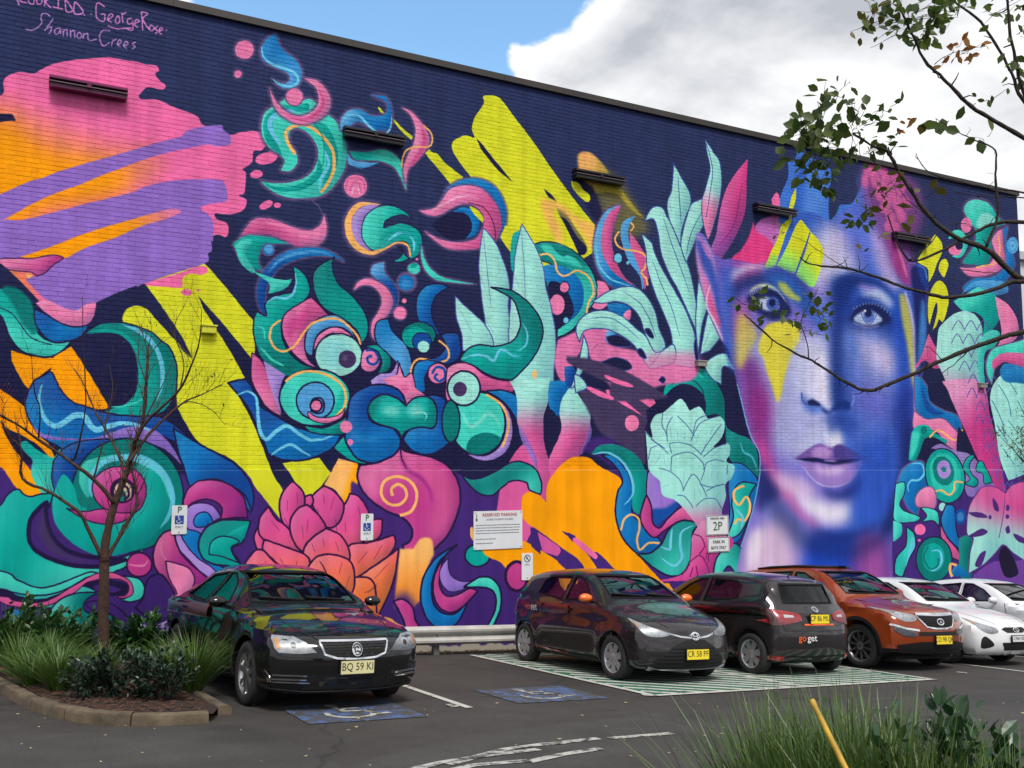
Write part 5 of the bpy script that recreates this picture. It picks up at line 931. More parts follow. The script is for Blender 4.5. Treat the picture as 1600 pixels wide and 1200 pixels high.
mb = MB(); ring(mb, 0, h*.30, .055, .068); ribbon(mb, [(-.045, h*.30+.045), (.045, h*.30-.045)], .012); mb.build('prohibition_ring', M_INK, e); text('lettering', 'R', .085, M_INK, e, at_(0, h*.30, -.009)); text('lettering', 'ONLY', .035, M_GREY, e, at_(0, h*.08)); bolt(e, 0, -h*.42)
e, w, h = sign(1101.5, 805, 1136.5, 836, 'two_hour_parking_sign', 'square white 2P parking area sign')
mb = MB(); _rr = rrect(w*.94, h*.94, .02); ribbon(mb, _rr+[_rr[0]], .012, -.0075); mb.build('border', M_INK, e); text('lettering', 'PARKING AREA', h*.16, M_INK, e, at_(0, h*.34), sx=.85); text('lettering', '2P', h*.62, M_GREEN, e, at_(0, -h*.06)); bolt(e, 0, h*.46)
e, w, h = sign(1104, 839, 1138, 862.5, 'park_in_bays_sign', 'white park in bays only sign below the 2P sign')
mb = MB(); _rr = rrect(w*.94, h*.92, .02); ribbon(mb, _rr+[_rr[0]], .012, -.0075); mb.build('border', M_INK, e); text('lettering', 'PARK IN', h*.30, M_INK, e, at_(0, h*.18), sx=.9); text('lettering', 'BAYS ONLY', h*.30, M_INK, e, at_(0, -h*.20), sx=.85); bolt(e, 0, -h*.44)
# ---------------------------------------------------------------- guard rail
M_GALV = mat('galvanised_steel', srgb(186, 184, 180), rough=.5, metal=.30, noise=.22, nscale=3); M_POST = mat('rail_post', srgb(110, 112, 112), rough=.6, metal=.5, noise=.3, nscale=5)
GY, GX0, GX1 = 14.72, 2.2, 22.5
rail = empty('guard_rail', (GX0, GY, gz(GX0, GY))); tag(rail, 'galvanised steel guard rail along the foot of the wall', 'guard rail')
_pr = [(-.002, 0), (-.045, .02), (-.085, .05), (-.085, .085), (-.045, .115), (-.006, .145), (-.006, .165), (-.045, .195), (-.085, .225), (-.085, .26), (-.045, .29), (-.002, .31)]
_x = GX0; _k = 0
def rz_(x): return gz(x, GY)+.14+.007*(x-GX0)
while _x < GX1-.1:
    x1 = min(GX1, _x+4.0); V = []
    for xx in (_x, x1+.12): V += [(xx-GX0, a+(-.004 if _k % 2 else 0), b+rz_(xx)-gz(GX0, GY)) for a, b in _pr]
    n = len(_pr); V += [(v[0], v[1]+.006, v[2]) for v in V]
    F = [(i, i+1, i+1+n, i+n) for i in range(n-1)]+[(i+2*n, i+3*n, i+1+3*n, i+1+2*n) for i in range(n-1)]
    mesh('beam', V, F, M_GALV, rail, autos=40); _x += 4.0; _k += 1
_x = GX0+.3
while _x < GX1:
    mb = MB(); zz = gz(_x, GY)-gz(GX0, GY); mb.box(_x-GX0-.05, .005, zz-.25, _x-GX0+.05, .11, rz_(_x)+.29-gz(GX0, GY)); mb.build('post', M_POST, rail)
    mb = MB(); zc = rz_(_x)+.155-gz(GX0, GY); mb.tube([(_x-GX0, .0, zc), (_x-GX0, -.022, zc)], .018, 8); mb.build('bolt', M_BOLT, rail); _x += 2.0
# ---------------------------------------------------------------- painted markings
M_LINE = mat('line_paint', (.46, .455, .42), rough=.75); M_LGREEN = mat('green_paint', (.014, .125, .075), rough=.7); M_LBLUE = mat('blue_paint', (.055, .105, .25), rough=.8); M_LWORN = mat('worn_white', (.40, .40, .38), rough=.75)
def worn(m, amount, scale=9.0, base=(.05, .047, .046)):
    """paint worn through to asphalt in patches"""
    N, L = m.node_tree.nodes, m.node_tree.links; b = N['Principled BSDF']; tc = N.new('ShaderNodeTexCoord')
    n = N.new('ShaderNodeTexNoise'); n.inputs['Scale'].default_value = scale; n.inputs['Detail'].default_value = 9; n.inputs['Roughness'].default_value = .72; L.new(tc.outputs['Object'], n.inputs['Vector'])
    r = N.new('ShaderNodeMapRange'); r.inputs[1].default_value = amount-.06; r.inputs[2].default_value = amount+.06; L.new(n.outputs[0], r.inputs[0])
    mx = N.new('ShaderNodeMix'); mx.data_type = 'RGBA'; L.new(r.outputs[0], mx.inputs[0]); mx.inputs[6].default_value = (*base, 1); mx.inputs[7].default_value = b.inputs['Base Color'].default_value; L.new(mx.outputs[2], b.inputs['Base Color'])
worn(M_LINE, .40, 7); worn(M_LGREEN, .36, 6, (.08, .09, .08)); worn(M_LBLUE, .525, 6); worn(M_LWORN, .47, 9)
def strip(name, P, w, m, h, label=None, **kw):
    V = []; F = []; n = len(P)
    for i, (x, y) in enumerate(P):
        x0, y0 = P[max(0, i-1)]; x1, y1 = P[min(n-1, i+1)]; d = math.hypot(x1-x0, y1-y0); nx, ny = -(y1-y0)/d*w/2, (x1-x0)/d*w/2
        V += [(x+nx, y+ny, gz(x+nx, y+ny)+h), (x-nx, y-ny, gz(x-nx, y-ny)+h)]
    F = [(2*i, 2*i+1, 2*i+3, 2*i+2) for i in range(n-1)]
    o = mesh(name, V, F, m); tag(o, kind='structure'); return o
for X in (4.52, 14.72, 17.28, 19.85): strip('bay_line', [(X, 9.35), (X, 14.5)], .09, M_LINE, .008)
# the car share zone: green and white hatching inside a white frame
ZX0, ZX1, ZY0, ZY1 = 7.05, 12.15, 9.42, 14.5
gsheet('car_share_zone', [(ZX0, ZY0), (ZX1, ZY0), (ZX1, ZY1), (ZX0, ZY1)], M_LGREEN, .006)['kind'] = 'structure'
for (P) in ([(ZX0, ZY0-.05), (ZX0, ZY1)], [(ZX1, ZY0-.05), (ZX1, ZY1)], [(ZX0-.05, ZY0), (ZX1+.05, ZY0)], [(9.6, ZY0), (9.6, ZY1)]): strip('zone_frame', P, .10, M_LINE, .0125)
_q = -4.6
while _q < 5.3:
    # diagonal bars clipped to the zone
    P = []
    for t in np.linspace(0, 1, 40):
        x = ZX0+_q+t*5.08; y = ZY1-t*(ZY1-ZY0)
        if ZX0+.06 < x < ZX1-.06: P.append((x, y))
    if len(P) > 2: strip('zone_hatch', [P[0], P[-1]], random.uniform(.08, .14), M_LINE, .010)
    _q += random.uniform(.34, .40)
def flat_symbol(cx, cy, s_, name='wheelchair_marking', m=None, rot=0.0):
    mb = MB(); wheelchair(mb, s_, 0.0); ca, sa = math.cos(rot), math.sin(rot)
    V = [(cx+x*ca-z*sa, cy+x*sa+z*ca) for x, y, z in mb.V]; o = mesh(name, [(x, y, gz(x, y)+.012) for x, y in V], mb.F, m or M_LWORN); tag(o, kind='structure'); return o
for (cx, cy, lab) in ((3.25, 9.55, 0), (5.80, 10.02, 1)):
    gsheet('accessible_bay_marking', [(cx-.62, cy-.58), (cx+.62, cy-.58), (cx+.62, cy+.58), (cx-.62, cy+.58)], M_LBLUE, .007)['kind'] = 'structure'
    flat_symbol(cx, cy, 1.0)
# small stencilled bay numbers
for (px_, py_, ch) in ((708, 1104, '5'), (1010, 1087, '6'), (1505, 1052, '9')):
    q = groundpt(px_, py_); o = text('bay_number', ch, .28, M_LINE, None, Matrix.Identity(4))
    zx = Vector((1, 0, SX)).normalized(); zn = Vector((-SX, -SY, 1)).normalized(); zy = zn.cross(zx); o.matrix_world = Matrix(((zx.x, zy.x, zn.x, q[0]), (zx.y, zy.y, zn.y, q[1]), (zx.z, zy.z, zn.z, q[2]+.012), (0, 0, 0, 1))); tag(o, kind='structure')
# worn dashed edge lines sweeping across the lane in front
for P in ([(600, 1214), (690, 1193), (760, 1182), (842, 1172)], [(848, 1165), (890, 1160), (935, 1155)], [(953, 1155), (1000, 1151), (1050, 1147)], [(700, 1196), (790, 1172), (850, 1164), (880, 1162)], [(826, 1192), (880, 1180), (940, 1171)], [(660, 1216), (740, 1197), (826, 1190)]):
    strip('edge_dash', [gp(*q) for q in P], .10, M_LWORN, .010)

# ---------------------------------------------------------------- cars: the body is the smooth common volume of a side, a plan and a front outline
def smooth_poly(P, k=4):
    P = np.array([q[:2] for q in P], float); n = len(P); out = []
    for i in range(n):
        p0, p1, p2, p3 = P[i-1], P[i], P[(i+1) % n], P[(i+2) % n]; L_ = np.hypot(*(p2-p1))
        t1, t2 = (p2-p0)*.5, (p3-p1)*.5
        for t_ in (t1, t2):
            q = np.hypot(*t_)
            if q > L_: t_ *= L_/q
        for t in np.linspace(0, 1, k, endpoint=False): out.append((2*t**3-3*t**2+1)*p1+(t**3-2*t**2+t)*t1+(-2*t**3+3*t**2)*p2+(t**3-t**2)*t2)
    return np.array(out)
def sd_poly(x, y, P):
    """signed distance to a closed polygon (vectorised), negative inside"""
    d2 = np.full(x.shape, 1e9); ins = np.zeros(x.shape, bool); n = len(P)
    for i in range(n):
        ax, ay = P[i]; bx, by = P[(i+1) % n]; ex, ey = bx-ax, by-ay; wx, wy = x-ax, y-ay
        t = np.clip((wx*ex+wy*ey)/(ex*ex+ey*ey+1e-12), 0, 1); d2 = np.minimum(d2, (wx-ex*t)**2+(wy-ey*t)**2)
        c_ = (ay > y) != (by > y); xx = ax+(y-ay)*(ex/(ey if abs(ey) > 1e-12 else 1e-12)); ins ^= c_ & (x < xx)
    d = np.sqrt(d2); return np.where(ins, -d, d)
def smax(a, b, r):
    h = np.clip(.5+.5*(a-b)/r, 0, 1); return b*(1-h)+a*h+r*h*(1-h)
class Grid2:
    """signed distance to an outline, tabulated"""
    def __init__(s_, P, h=.012, pad=.25):
        s_.lo = P.min(0)-pad; s_.h = h; s_.n = np.ceil((P.max(0)+pad-s_.lo)/h).astype(int)+1
        gx, gy = np.meshgrid(s_.lo[0]+np.arange(s_.n[0])*h, s_.lo[1]+np.arange(s_.n[1])*h, indexing='ij'); s_.T = sd_poly(gx, gy, P)
    def __call__(s_, x, y):
        u = np.clip((x-s_.lo[0])/s_.h, 0, s_.n[0]-1.001); v = np.clip((y-s_.lo[1])/s_.h, 0, s_.n[1]-1.001); i = u.astype(int); j = v.astype(int); a = u-i; b = v-j; T = s_.T
        return (T[i, j]*(1-a)+T[i+1, j]*a)*(1-b)+(T[i, j+1]*(1-a)+T[i+1, j+1]*a)*b
class Shape:
    def __init__(s_, sp):
        s_.memo = {}; s_.sp = sp; s_.L, s_.W, s_.H = sp['L'], sp['W'], sp['H']; s_.side = smooth_poly(sp['side'], 4); hw = s_.W/2
        s_.front = smooth_poly([(y*hw*sg, z) for sg, seq in ((1, sp['sect']), (-1, sp['sect'][::-1])) for y, z in seq], 3)
        pl = sp['plan']; s_.plan = smooth_poly([(x, y*hw) for x, y in pl]+[(x, -y*hw) for x, y in pl[::-1]], 3)
        s_.gs, s_.gf, s_.gp = Grid2(s_.side), Grid2(s_.front), Grid2(s_.plan)
        s_.arch = [(sp['fo'], sp['R']), (sp['fo']+sp['wb'], sp['R'])]
    def f(s_, P):
        x, y, z = P[:, 0], P[:, 1], P[:, 2]; L_ = s_.L; sp = s_.sp
        u = np.clip(x/L_, 0, 1); kf = sp.get('kf', .40)*np.clip(1-u/.5, 0, 1)**1.3; kr = sp.get('kr', .22)*np.clip((u-.5)/.5, 0, 1)**1.3
        xs = x-kf*y*y+kr*y*y; zs = z+sp.get('kz', .09)*y*y*np.clip((z-.6)/.4, 0, 1)
        a = s_.gs(xs, zs)
        fl = np.zeros_like(x)
        for cx, R in s_.arch:
            d = np.hypot(x-cx, z-R); fl += sp.get('flare', .022)*np.exp(-((d-R-.08)/.09)**2)
        ya = np.sign(y)*np.maximum(np.abs(y)-fl, 0)
        # shoulder line: a soft crease along the flank, scooped below it
        zc = sp.get('crease', .80)+(x/L_-.5)*sp.get('crise', .10); sc = .012*np.exp(-((z-zc+.07)/.05)**2)*np.clip((x-.5)/.4, 0, 1)*np.clip((L_-.3-x)/.4, 0, 1)
        sc += .014*np.exp(-((z-.42)/.07)**2)*np.clip((x-sp['fo']-.4)/.2, 0, 1)*np.clip((sp['fo']+sp['wb']-.4-x)/.2, 0, 1)
        ya = ya+np.sign(ya)*sc
        b = s_.gf(ya, z); c_ = s_.gp(x, ya)
        return smax(smax(b, c_, .10), a, .055)
    def march(s_, O, D, tmax=3.0, g_=None):
        g_ = g_ or s_.f; lo = np.zeros(len(O)); hi = np.full(len(O), tmax)
        # last crossing outwards: coarse scan, then bisect
        ts = np.linspace(0, tmax, 36); best = np.zeros(len(O))
        for t in ts:
            ins = g_(O+D*t) < 0; best = np.where(ins, t, best)
        lo = best; hi = best+ts[1]
        for _ in range(11):
            m_ = (lo+hi)/2; ins = g_(O+D*m_[:, None]) < 0; lo = np.where(ins, m_, lo); hi = np.where(ins, hi, m_)
        return (lo+hi)/2
    def capsule(s_, x0, x1, zc, nx, nr, nc, tmax, g_=None):
        """grid of rays from an axis: middle tube plus two rounded ends"""
        th = 2*np.pi*np.arange(nr)/nr; rows = []
        for i in range(nc, 0, -1):
            ph = math.pi/2*i/(nc+.35); rows.append((x0, -math.sin(ph), math.cos(ph)))
        for i in range(nx+1): rows.append((x0+(x1-x0)*i/nx, 0, 1))
        for i in range(1, nc+1):
            ph = math.pi/2*i/(nc+.35); rows.append((x1, math.sin(ph), math.cos(ph)))
        O = []; D = []
        for ox, dx, dr in rows:
            for t in th: O.append((ox, 0, zc)); D.append((dx, dr*math.cos(t), dr*math.sin(t)))
        O += [(x0, 0, zc), (x1, 0, zc)]; D += [(-1, 0, 0), (1, 0, 0)]
        O = np.array(O); D = np.array(D); t = s_.march(O, D, tmax, g_); V = O+D*t[:, None]
        F = []; m_ = len(rows)
        for i in range(m_-1):
            for j in range(nr): F.append((i*nr+j, i*nr+(j+1) % nr, (i+1)*nr+(j+1) % nr, (i+1)*nr+j))
        a, b = len(V)-2, len(V)-1
        for j in range(nr): F.append((a, (j+1) % nr, j)); F.append((b, (m_-1)*nr+j, (m_-1)*nr+(j+1) % nr))
        return V, F
    def proj(s_, P2, mode, sgn=1):
        """points of a flat outline pushed onto the body: 'side' takes (x, z), 'front'/'rear' take (y, z), 'top' takes (x, y)"""
        P2 = np.asarray(P2, float); n = len(P2); Z = np.zeros(n); key = (mode, sgn, P2.round(5).tobytes())
        if key in s_.memo: return s_.memo[key]
        if mode == 'side': O = np.stack([P2[:, 0], Z, P2[:, 1]], 1); D = np.tile((0., sgn, 0.), (n, 1))
        elif mode == 'front': O = np.stack([Z+s_.L*.5, P2[:, 0], P2[:, 1]], 1); D = np.tile((-1., 0., 0.), (n, 1))
        elif mode == 'rear': O = np.stack([Z+s_.L*.5, P2[:, 0], P2[:, 1]], 1); D = np.tile((1., 0., 0.), (n, 1))
        else: O = np.stack([P2[:, 0], P2[:, 1], Z+.6], 1); D = np.tile((0., 0., 1.), (n, 1))
        t = s_.march(O, D, s_.L*.56 if mode in ('front', 'rear') else 1.6); V = O+D*t[:, None]
        e = .012; G = np.stack([s_.f(V+np.eye(3)[k]*e)-s_.f(V-np.eye(3)[k]*e) for k in range(3)], 1); G /= np.linalg.norm(G, axis=1)[:, None]+1e-9
        s_.memo[key] = (V, G); return V, G
def dense(P, step=.05):
    out = []; n = len(P)
    for i in range(n):
        a, b = np.array(P[i]), np.array(P[(i+1) % n]); k = max(1, int(np.hypot(*(b-a))/step))
        for j in range(k): out.append(a+(b-a)*j/k)
    return np.array(out)
def panel(sh, P, mode, off, m, name, parent, sgn=1, step=.05, thick=0.0, rnd=0.0, smooth_=True):
    P = [tuple(q) for q in (smooth_poly(P, 5) if rnd else P)]; B = dense(P, step); lo, hi = B.min(0), B.max(0)
    gx, gy = np.meshgrid(np.arange(lo[0]+step/2, hi[0], step), np.arange(lo[1]+step/2, hi[1], step)); Gp = np.stack([gx.ravel(), gy.ravel()], 1)
    if len(Gp): Gp = Gp[sd_poly(Gp[:, 0], Gp[:, 1], np.array(P)) < -step*.45]
    pts = [Vector(q) for q in B]+[Vector(q) for q in Gp]; nb = len(B)
    r = geometry.delaunay_2d_cdt(pts, [], [list(range(nb))], 1, 1e-5); V2 = np.array([tuple(v) for v in r[0]]); F = [tuple(f_) for f_ in r[2]]
    V, G = sh.proj(V2, mode, sgn); V = V+G*off
    # orient
    if F:
        a, b, c_ = V[F[0][0]], V[F[0][1]], V[F[0][2]]
        if np.dot(np.cross(b-a, c_-a), G[F[0][0]]) < 0: F = [f_[::-1] for f_ in F]
    if thick:
        n = len(V); V = np.concatenate([V, V-G*thick]); ed = {}
        for f_ in F:
            for i in range(len(f_)):
                a, b = f_[i], f_[(i+1) % len(f_)]; ed[(a, b)] = 1
        bd = [(a, b) for (a, b) in ed if (b, a) not in ed]; F = F+[(b, a, a+n, b+n) for a, b in bd]
    return mesh(name, V, F, m, parent, autos=50) if smooth_ else mesh(name, V, F, m, parent)
def line_on(sh, P, mode, w, off, m, name, parent, sgn=1, closed=False, step=.04, taper=False):
    """raised strip that follows the body along a path"""
    P = [np.array(q, float) for q in P]; Q = []
    rng = range(len(P) if closed else len(P)-1)
    for i in rng:
        a, b = P[i], P[(i+1) % len(P)]; k = max(1, int(np.hypot(*(b-a))/step))
        for j in range(k): Q.append(a+(b-a)*j/k)
    if not closed: Q.append(P[-1])
    Q = np.array(Q); n = len(Q)
    T = (np.roll(Q, -1, 0)-np.roll(Q, 1, 0)) if closed else np.gradient(Q, axis=0); T /= np.hypot(T[:, 0], T[:, 1])[:, None]+1e-9; Nn = np.stack([-T[:, 1], T[:, 0]], 1)
    ww = np.full(n, w/2.0)
    if taper: ww = ww*np.linspace(1, .25, n)
    A, GA = sh.proj(Q+Nn*ww[:, None], mode, sgn); B, GB = sh.proj(Q-Nn*ww[:, None], mode, sgn)
    V = np.concatenate([A+GA*off, B+GB*off, A-GA*.004, B-GB*.004]); m_ = n if closed else n-1; F = []
    for i in range(m_):
        j = (i+1) % n; F += [(i, j, j+n, i+n), (i+2*n, j+2*n, j, i), (i+n, j+n, j+3*n, i+3*n)]
    if sgn < 0 or mode == 'rear': F = [f_[::-1] for f_ in F]
    return mesh(name, V, F, m, parent, autos=45)
def lathe(mb, prof, n=40, axis='y', c=(0, 0, 0), sgn=1):
    """profile of (radius, offset along the axle)"""
    V = []; k = len(prof)
    for i in range(n):
        a = 2*math.pi*i/n
        for r, o in prof: V.append((c[0]+r*math.cos(a), c[1]+o*sgn, c[2]+r*math.sin(a)))
    F = []
    for i in range(n):
        for j in range(k-1):
            q = (i*k+j, ((i+1) % n)*k+j, ((i+1) % n)*k+j+1, i*k+j+1); F.append(q if sgn > 0 else q[::-1])
    mb.add(V, F)
M_TYRE = mat('tyre_rubber', (.017, .017, .018), rough=.82, bump=.3, bscale=80); M_BLACKP = mat('black_plastic', (.012, .012, .013), rough=.55, spec=.22); M_DARK = mat('dark_void', (.006, .006, .007), rough=.8); M_CHROME = mat('chrome', (.72, .73, .75), rough=.08, metal=1.0); M_SEAL = mat('window_seal', (.006, .006, .007), rough=.6, spec=.12)
M_SEAT = mat('seat_fabric', (.03, .03, .034), rough=.9, noise=.3); M_LAMPC = mat('lamp_reflector', (.36, .37, .39), rough=.4, noise=.35, nscale=22, spec=.4); M_REFL = mat('lamp_bowl', (.50, .51, .53), rough=.5, metal=.0, spec=.3); M_AMBER = mat('amber_lens', (.75, .28, .03), rough=.15, coat=1); M_REDL = mat('red_lens', (.42, .012, .018), rough=.12, coat=1); M_PLY = mat('plate_yellow', srgb(232, 206, 40), rough=.45); M_PLC = mat('plate_cream', srgb(206, 200, 150), rough=.45); M_PLW = mat('plate_white', srgb(210, 212, 214), rough=.4); M_ORL = mat('orange_letter', srgb(236, 96, 30), rough=.45); M_WHL = mat('white_letter', srgb(230, 228, 226), rough=.45); M_DISC = mat('brake_disc', (.12, .12, .12), rough=.4, metal=.8)
def glass(name, tint, rough=.02, extra=.03):
    m = bpy.data.materials.new(name); m.use_nodes = True; N, L = m.node_tree.nodes, m.node_tree.links; N.clear(); o = N.new('ShaderNodeOutputMaterial'); tr = N.new('ShaderNodeBsdfTransparent'); tr.inputs[0].default_value = (*tint, 1); gl = N.new('ShaderNodeBsdfGlossy'); gl.inputs['Roughness'].default_value = rough; gl.inputs[0].default_value = (.95, .97, 1, 1)
    fr = N.new('ShaderNodeFresnel'); fr.inputs[0].default_value = 1.55; mp = N.new('ShaderNodeMath'); mp.operation = 'MULTIPLY_ADD'; mp.inputs[1].default_value = 1.25; mp.inputs[2].default_value = extra; mp.use_clamp = True; L.new(fr.outputs[0], mp.inputs[0]); mx = N.new('ShaderNodeMixShader'); L.new(mp.outputs[0], mx.inputs[0]); L.new(tr.outputs[0], mx.inputs[1]); L.new(gl.outputs[0], mx.inputs[2]); L.new(mx.outputs[0], o.inputs[0]); MATS[name] = m; return m
M_GLS = glass('side_glass', (.74, .76, .76), .02, -.03); M_GLW = glass('windscreen_glass', (.62, .68, .66)); M_GLD = glass('tinted_glass', (.16, .17, .18)); M_LENS = glass('lamp_lens', (.92, .94, .96), .28, -.02)
def paint(name, col, metal=.0, rough=.32, low=None, lowz=.0, flake=0):
    m = mat(name, col, rough=rough, metal=metal, coat=1.0, spec=.08); b = m.node_tree.nodes['Principled BSDF']; N, L = m.node_tree.nodes, m.node_tree.links
    # a thin film of road dust low on the body and on flat tops
    tc = N.new('ShaderNodeTexCoord'); sp = N.new('ShaderNodeSeparateXYZ'); L.new(tc.outputs['Object'], sp.inputs[0]); n = N.new('ShaderNodeTexNoise'); n.inputs['Scale'].default_value = 5; n.inputs['Detail'].default_value = 7; L.new(tc.outputs['Object'], n.inputs['Vector'])
    r = N.new('ShaderNodeMapRange'); r.inputs[1].default_value = .25; r.inputs[2].default_value = .62; r.inputs[3].default_value = .08; r.inputs[4].default_value = .006; L.new(sp.outputs[2], r.inputs[0]); mu = N.new('ShaderNodeMath'); mu.operation = 'MULTIPLY'; L.new(r.outputs[0], mu.inputs[0]); L.new(n.outputs[0], mu.inputs[1])
    mx = N.new('ShaderNodeMix'); mx.data_type = 'RGBA'; L.new(mu.outputs[0], mx.inputs[0]); mx.inputs[6].default_value = (*col, 1); mx.inputs[7].default_value = (.16, .145, .125, 1)
    last = mx.outputs[2]
    if low:
        st = N.new('ShaderNodeMapRange'); st.inputs[1].default_value = lowz-.004; st.inputs[2].default_value = lowz+.004; L.new(sp.outputs[2], st.inputs[0]); m2 = N.new('ShaderNodeMix'); m2.data_type = 'RGBA'; L.new(st.outputs[0], m2.inputs[0]); m2.inputs[6].default_value = (*low, 1); L.new(last, m2.inputs[7]); last = m2.outputs[2]; L.new(st.outputs[0], b.inputs['Coat Weight'])
    L.new(last, b.inputs['Base Color'])
    rr = N.new('ShaderNodeMath'); rr.operation = 'MULTIPLY_ADD'; L.new(mu.outputs[0], rr.inputs[0]); rr.inputs[1].default_value = .5; rr.inputs[2].default_value = .03; L.new(rr.outputs[0], b.inputs['Coat Roughness'])
    return m
def make_wheel(R, w, rimr, style, m_rim, parent, loc, sgn):
    e = empty('wheel', loc); e.parent = parent; y = sgn
    mb = MB(); lathe(mb, [(rimr-.005, -w*.42), (rimr+.02, -w*.48), (R-.035, -w*.5), (R-.008, -w*.42), (R, -w*.25), (R, w*.25), (R-.008, w*.42), (R-.035, w*.5), (rimr+.02, w*.48), (rimr-.005, w*.42)], 44, sgn=y); mb.build('tyre', M_TYRE, e, autos=40)
    rim = MB(); lathe(rim, [(rimr-.03, -w*.40), (rimr-.03, w*.25), (rimr-.012, w*.40), (rimr, w*.44), (rimr+.006, w*.40)], 44, sgn=y)
    ns = {'ten': 10, 'five': 5, 'seven': 7, 'cover': 7, 'kia': 10}[style]
    for k in range(ns):
        a = 2*math.pi*k/ns+.2; ca, sa = math.cos(a), math.sin(a)
        if style == 'cover': w0, w1 = .075, .105
        elif style == 'five': w0, w1 = .06, .085
        elif style == 'seven': w0, w1 = .045, .062
        else: w0, w1 = .026, .034
        o0, o1 = (w*.36, w*.40) if style != 'kia' else (w*.30, w*.40)
        P = []
        for (r, hw_, o) in ((.045, w0/2, o0), (rimr-.012, w1/2, o1)):
            for s_ in (-1, 1):
                P.append((r*ca-s_*hw_*sa, o*y, r*sa+s_*hw_*ca)); P.append((r*ca-s_*hw_*.8*sa, (o-.035)*y, r*sa+s_*hw_*.8*ca))
        f_ = [(0, 2, 6, 4), (0, 4, 5, 1), (2, 3, 7, 6)]
        rim.add(P, f_ if y < 0 else [q[::-1] for q in f_])
    rim.build('rim', m_rim, e, autos=35)
    mb = MB(); lathe(mb, [(.001, w*.40), (.045, w*.40), (.062, w*.36), (.064, w*.28)], 20, sgn=y); mb.build('hub_cap', m_rim, e, autos=40)
    mb = MB(); lathe(mb, [(.001, w*.08), (rimr*.72, w*.08), (rimr*.72, w*.02)], 28, sgn=y); mb.build('brake_disc', M_DISC, e)
    mb = MB(); lathe(mb, [(.001, -w*.05), (rimr-.02, -w*.05)], 24, sgn=y); mb.build('wheel_back', M_DARK, e)
    return e
def place_car(name, label, X, Ynose, sp, flip=False, yaw=0.0):
    """nose towards the lane unless flip; the car stands on the sloping ground"""
    zn = Vector((-SX, -SY, 1)).normalized(); dx = Vector((math.sin(yaw), math.cos(yaw), 0)) if not flip else Vector((-math.sin(yaw), -math.cos(yaw), 0))
    dx = (dx-zn*dx.dot(zn)).normalized(); dy = zn.cross(dx); t = empty(name)
    t.matrix_world = Matrix(((dx.x, dy.x, zn.x, X), (dx.y, dy.y, zn.y, Ynose), (dx.z, dy.z, zn.z, gz(X, Ynose)), (0, 0, 0, 1))); tag(t, label, 'car', 'cars parked nose or tail to the wall'); return t
def cutter(V, F):
    me = bpy.data.meshes.new('cut'); me.from_pydata([tuple(v) for v in V], [], F); me.update(); bm = bmesh.new(); bm.from_mesh(me); bmesh.ops.recalc_face_normals(bm, faces=bm.faces); bm.to_mesh(me); bm.free(); o = bpy.data.objects.new('cut', me); COL.objects.link(o); return o
def prism(mb, P, mode, a, b):
    n = len(P)
    q = (lambda u, v, t: (u, t, v)) if mode == 'side' else (lambda u, v, t: (t, u, v))
    V = [q(u, v, a) for u, v in P]+[q(u, v, b) for u, v in P]; mb.add(V, [tuple(range(n)), tuple(range(2*n-1, n-1, -1))]+[(i, (i+1) % n, (i+1) % n+n, i+n) for i in range(n)])
def shrink(P, d):
    P = np.array(P, float); Q = []
    n = len(P); ar = sum(P[i-1][0]*P[i][1]-P[i][0]*P[i-1][1] for i in range(n)); sg = 1 if ar > 0 else -1
    for i in range(n):
        e0 = P[i]-P[i-1]; e1 = P[(i+1) % n]-P[i]; n0 = np.array((-e0[1], e0[0]))/(np.hypot(*e0)+1e-9); n1 = np.array((-e1[1], e1[0]))/(np.hypot(*e1)+1e-9); v = n0+n1; v /= max(.3, v@v/2); Q.append(P[i]+v*d*sg)
    return [tuple(q) for q in Q]
SHAPES = {}; BODIES = {}
def body_mesh(key, sp):
    if key in BODIES: return SHAPES[key], BODIES[key]
    sh = Shape(sp); SHAPES[key] = sh
    V, F = sh.capsule(.75, sp['L']-.75, .62, 84, 84, 15, 1.5); o = cutter(V, F); o.data.polygons.foreach_set('use_smooth', [True]*len(o.data.polygons))
    cx0, cx1 = sp['cabin']; zf = .42
    gi = lambda P: np.maximum(np.maximum(sh.f(P)+.045, zf-P[:, 2]), np.maximum(cx0-P[:, 0]+(P[:, 2]-.95)*.2, P[:, 0]-cx1))
    Vc, Fc = sh.capsule(cx0+.6, cx1-.6, .85, 30, 40, 9, 1.3, gi); mb = MB(); mb.add(Vc, Fc)
    for cx, R in sh.arch:
        for s_ in (-1, 1):
            n = 40; r = R+.055; y0, y1 = s_*(sp['W']/2-.30), s_*(sp['W']/2+.2); P = [(cx+r*math.cos(2*math.pi*k/n), R+.01+r*math.sin(2*math.pi*k/n)) for k in range(n)]; prism(mb, P, 'side', y0, y1)
    c1 = cutter(mb.V, mb.F); mb = MB()
    for P in sp['swin']:
        Q = smooth_poly(P, 4) if False else P
        for s_ in (-1, 1): prism(mb, Q, 'side', s_*.30, s_*1.3)
    c2 = cutter(mb.V, mb.F); mb = MB(); prism(mb, sp['wscreen'], 'front', -.5, sp['ws_x']); prism(mb, sp['rscreen'], 'front', sp['rs_x'], sp['L']+.5); c3 = cutter(mb.V, mb.F)
    for c_ in (c1, c2, c3):
        md = o.modifiers.new('b', 'BOOLEAN'); md.operation = 'DIFFERENCE'; md.object = c_; md.solver = 'EXACT'; md.use_self = False
    dg = bpy.context.evaluated_depsgraph_get(); me = bpy.data.meshes.new_from_object(o.evaluated_get(dg)); me.name = 'body'
    for q in (o, c1, c2, c3): bpy.data.objects.remove(q)
    me.polygons.foreach_set('use_smooth', [True]*len(me.polygons)); me.set_sharp_from_angle(angle=math.radians(32)); BODIES[key] = me; return sh, me
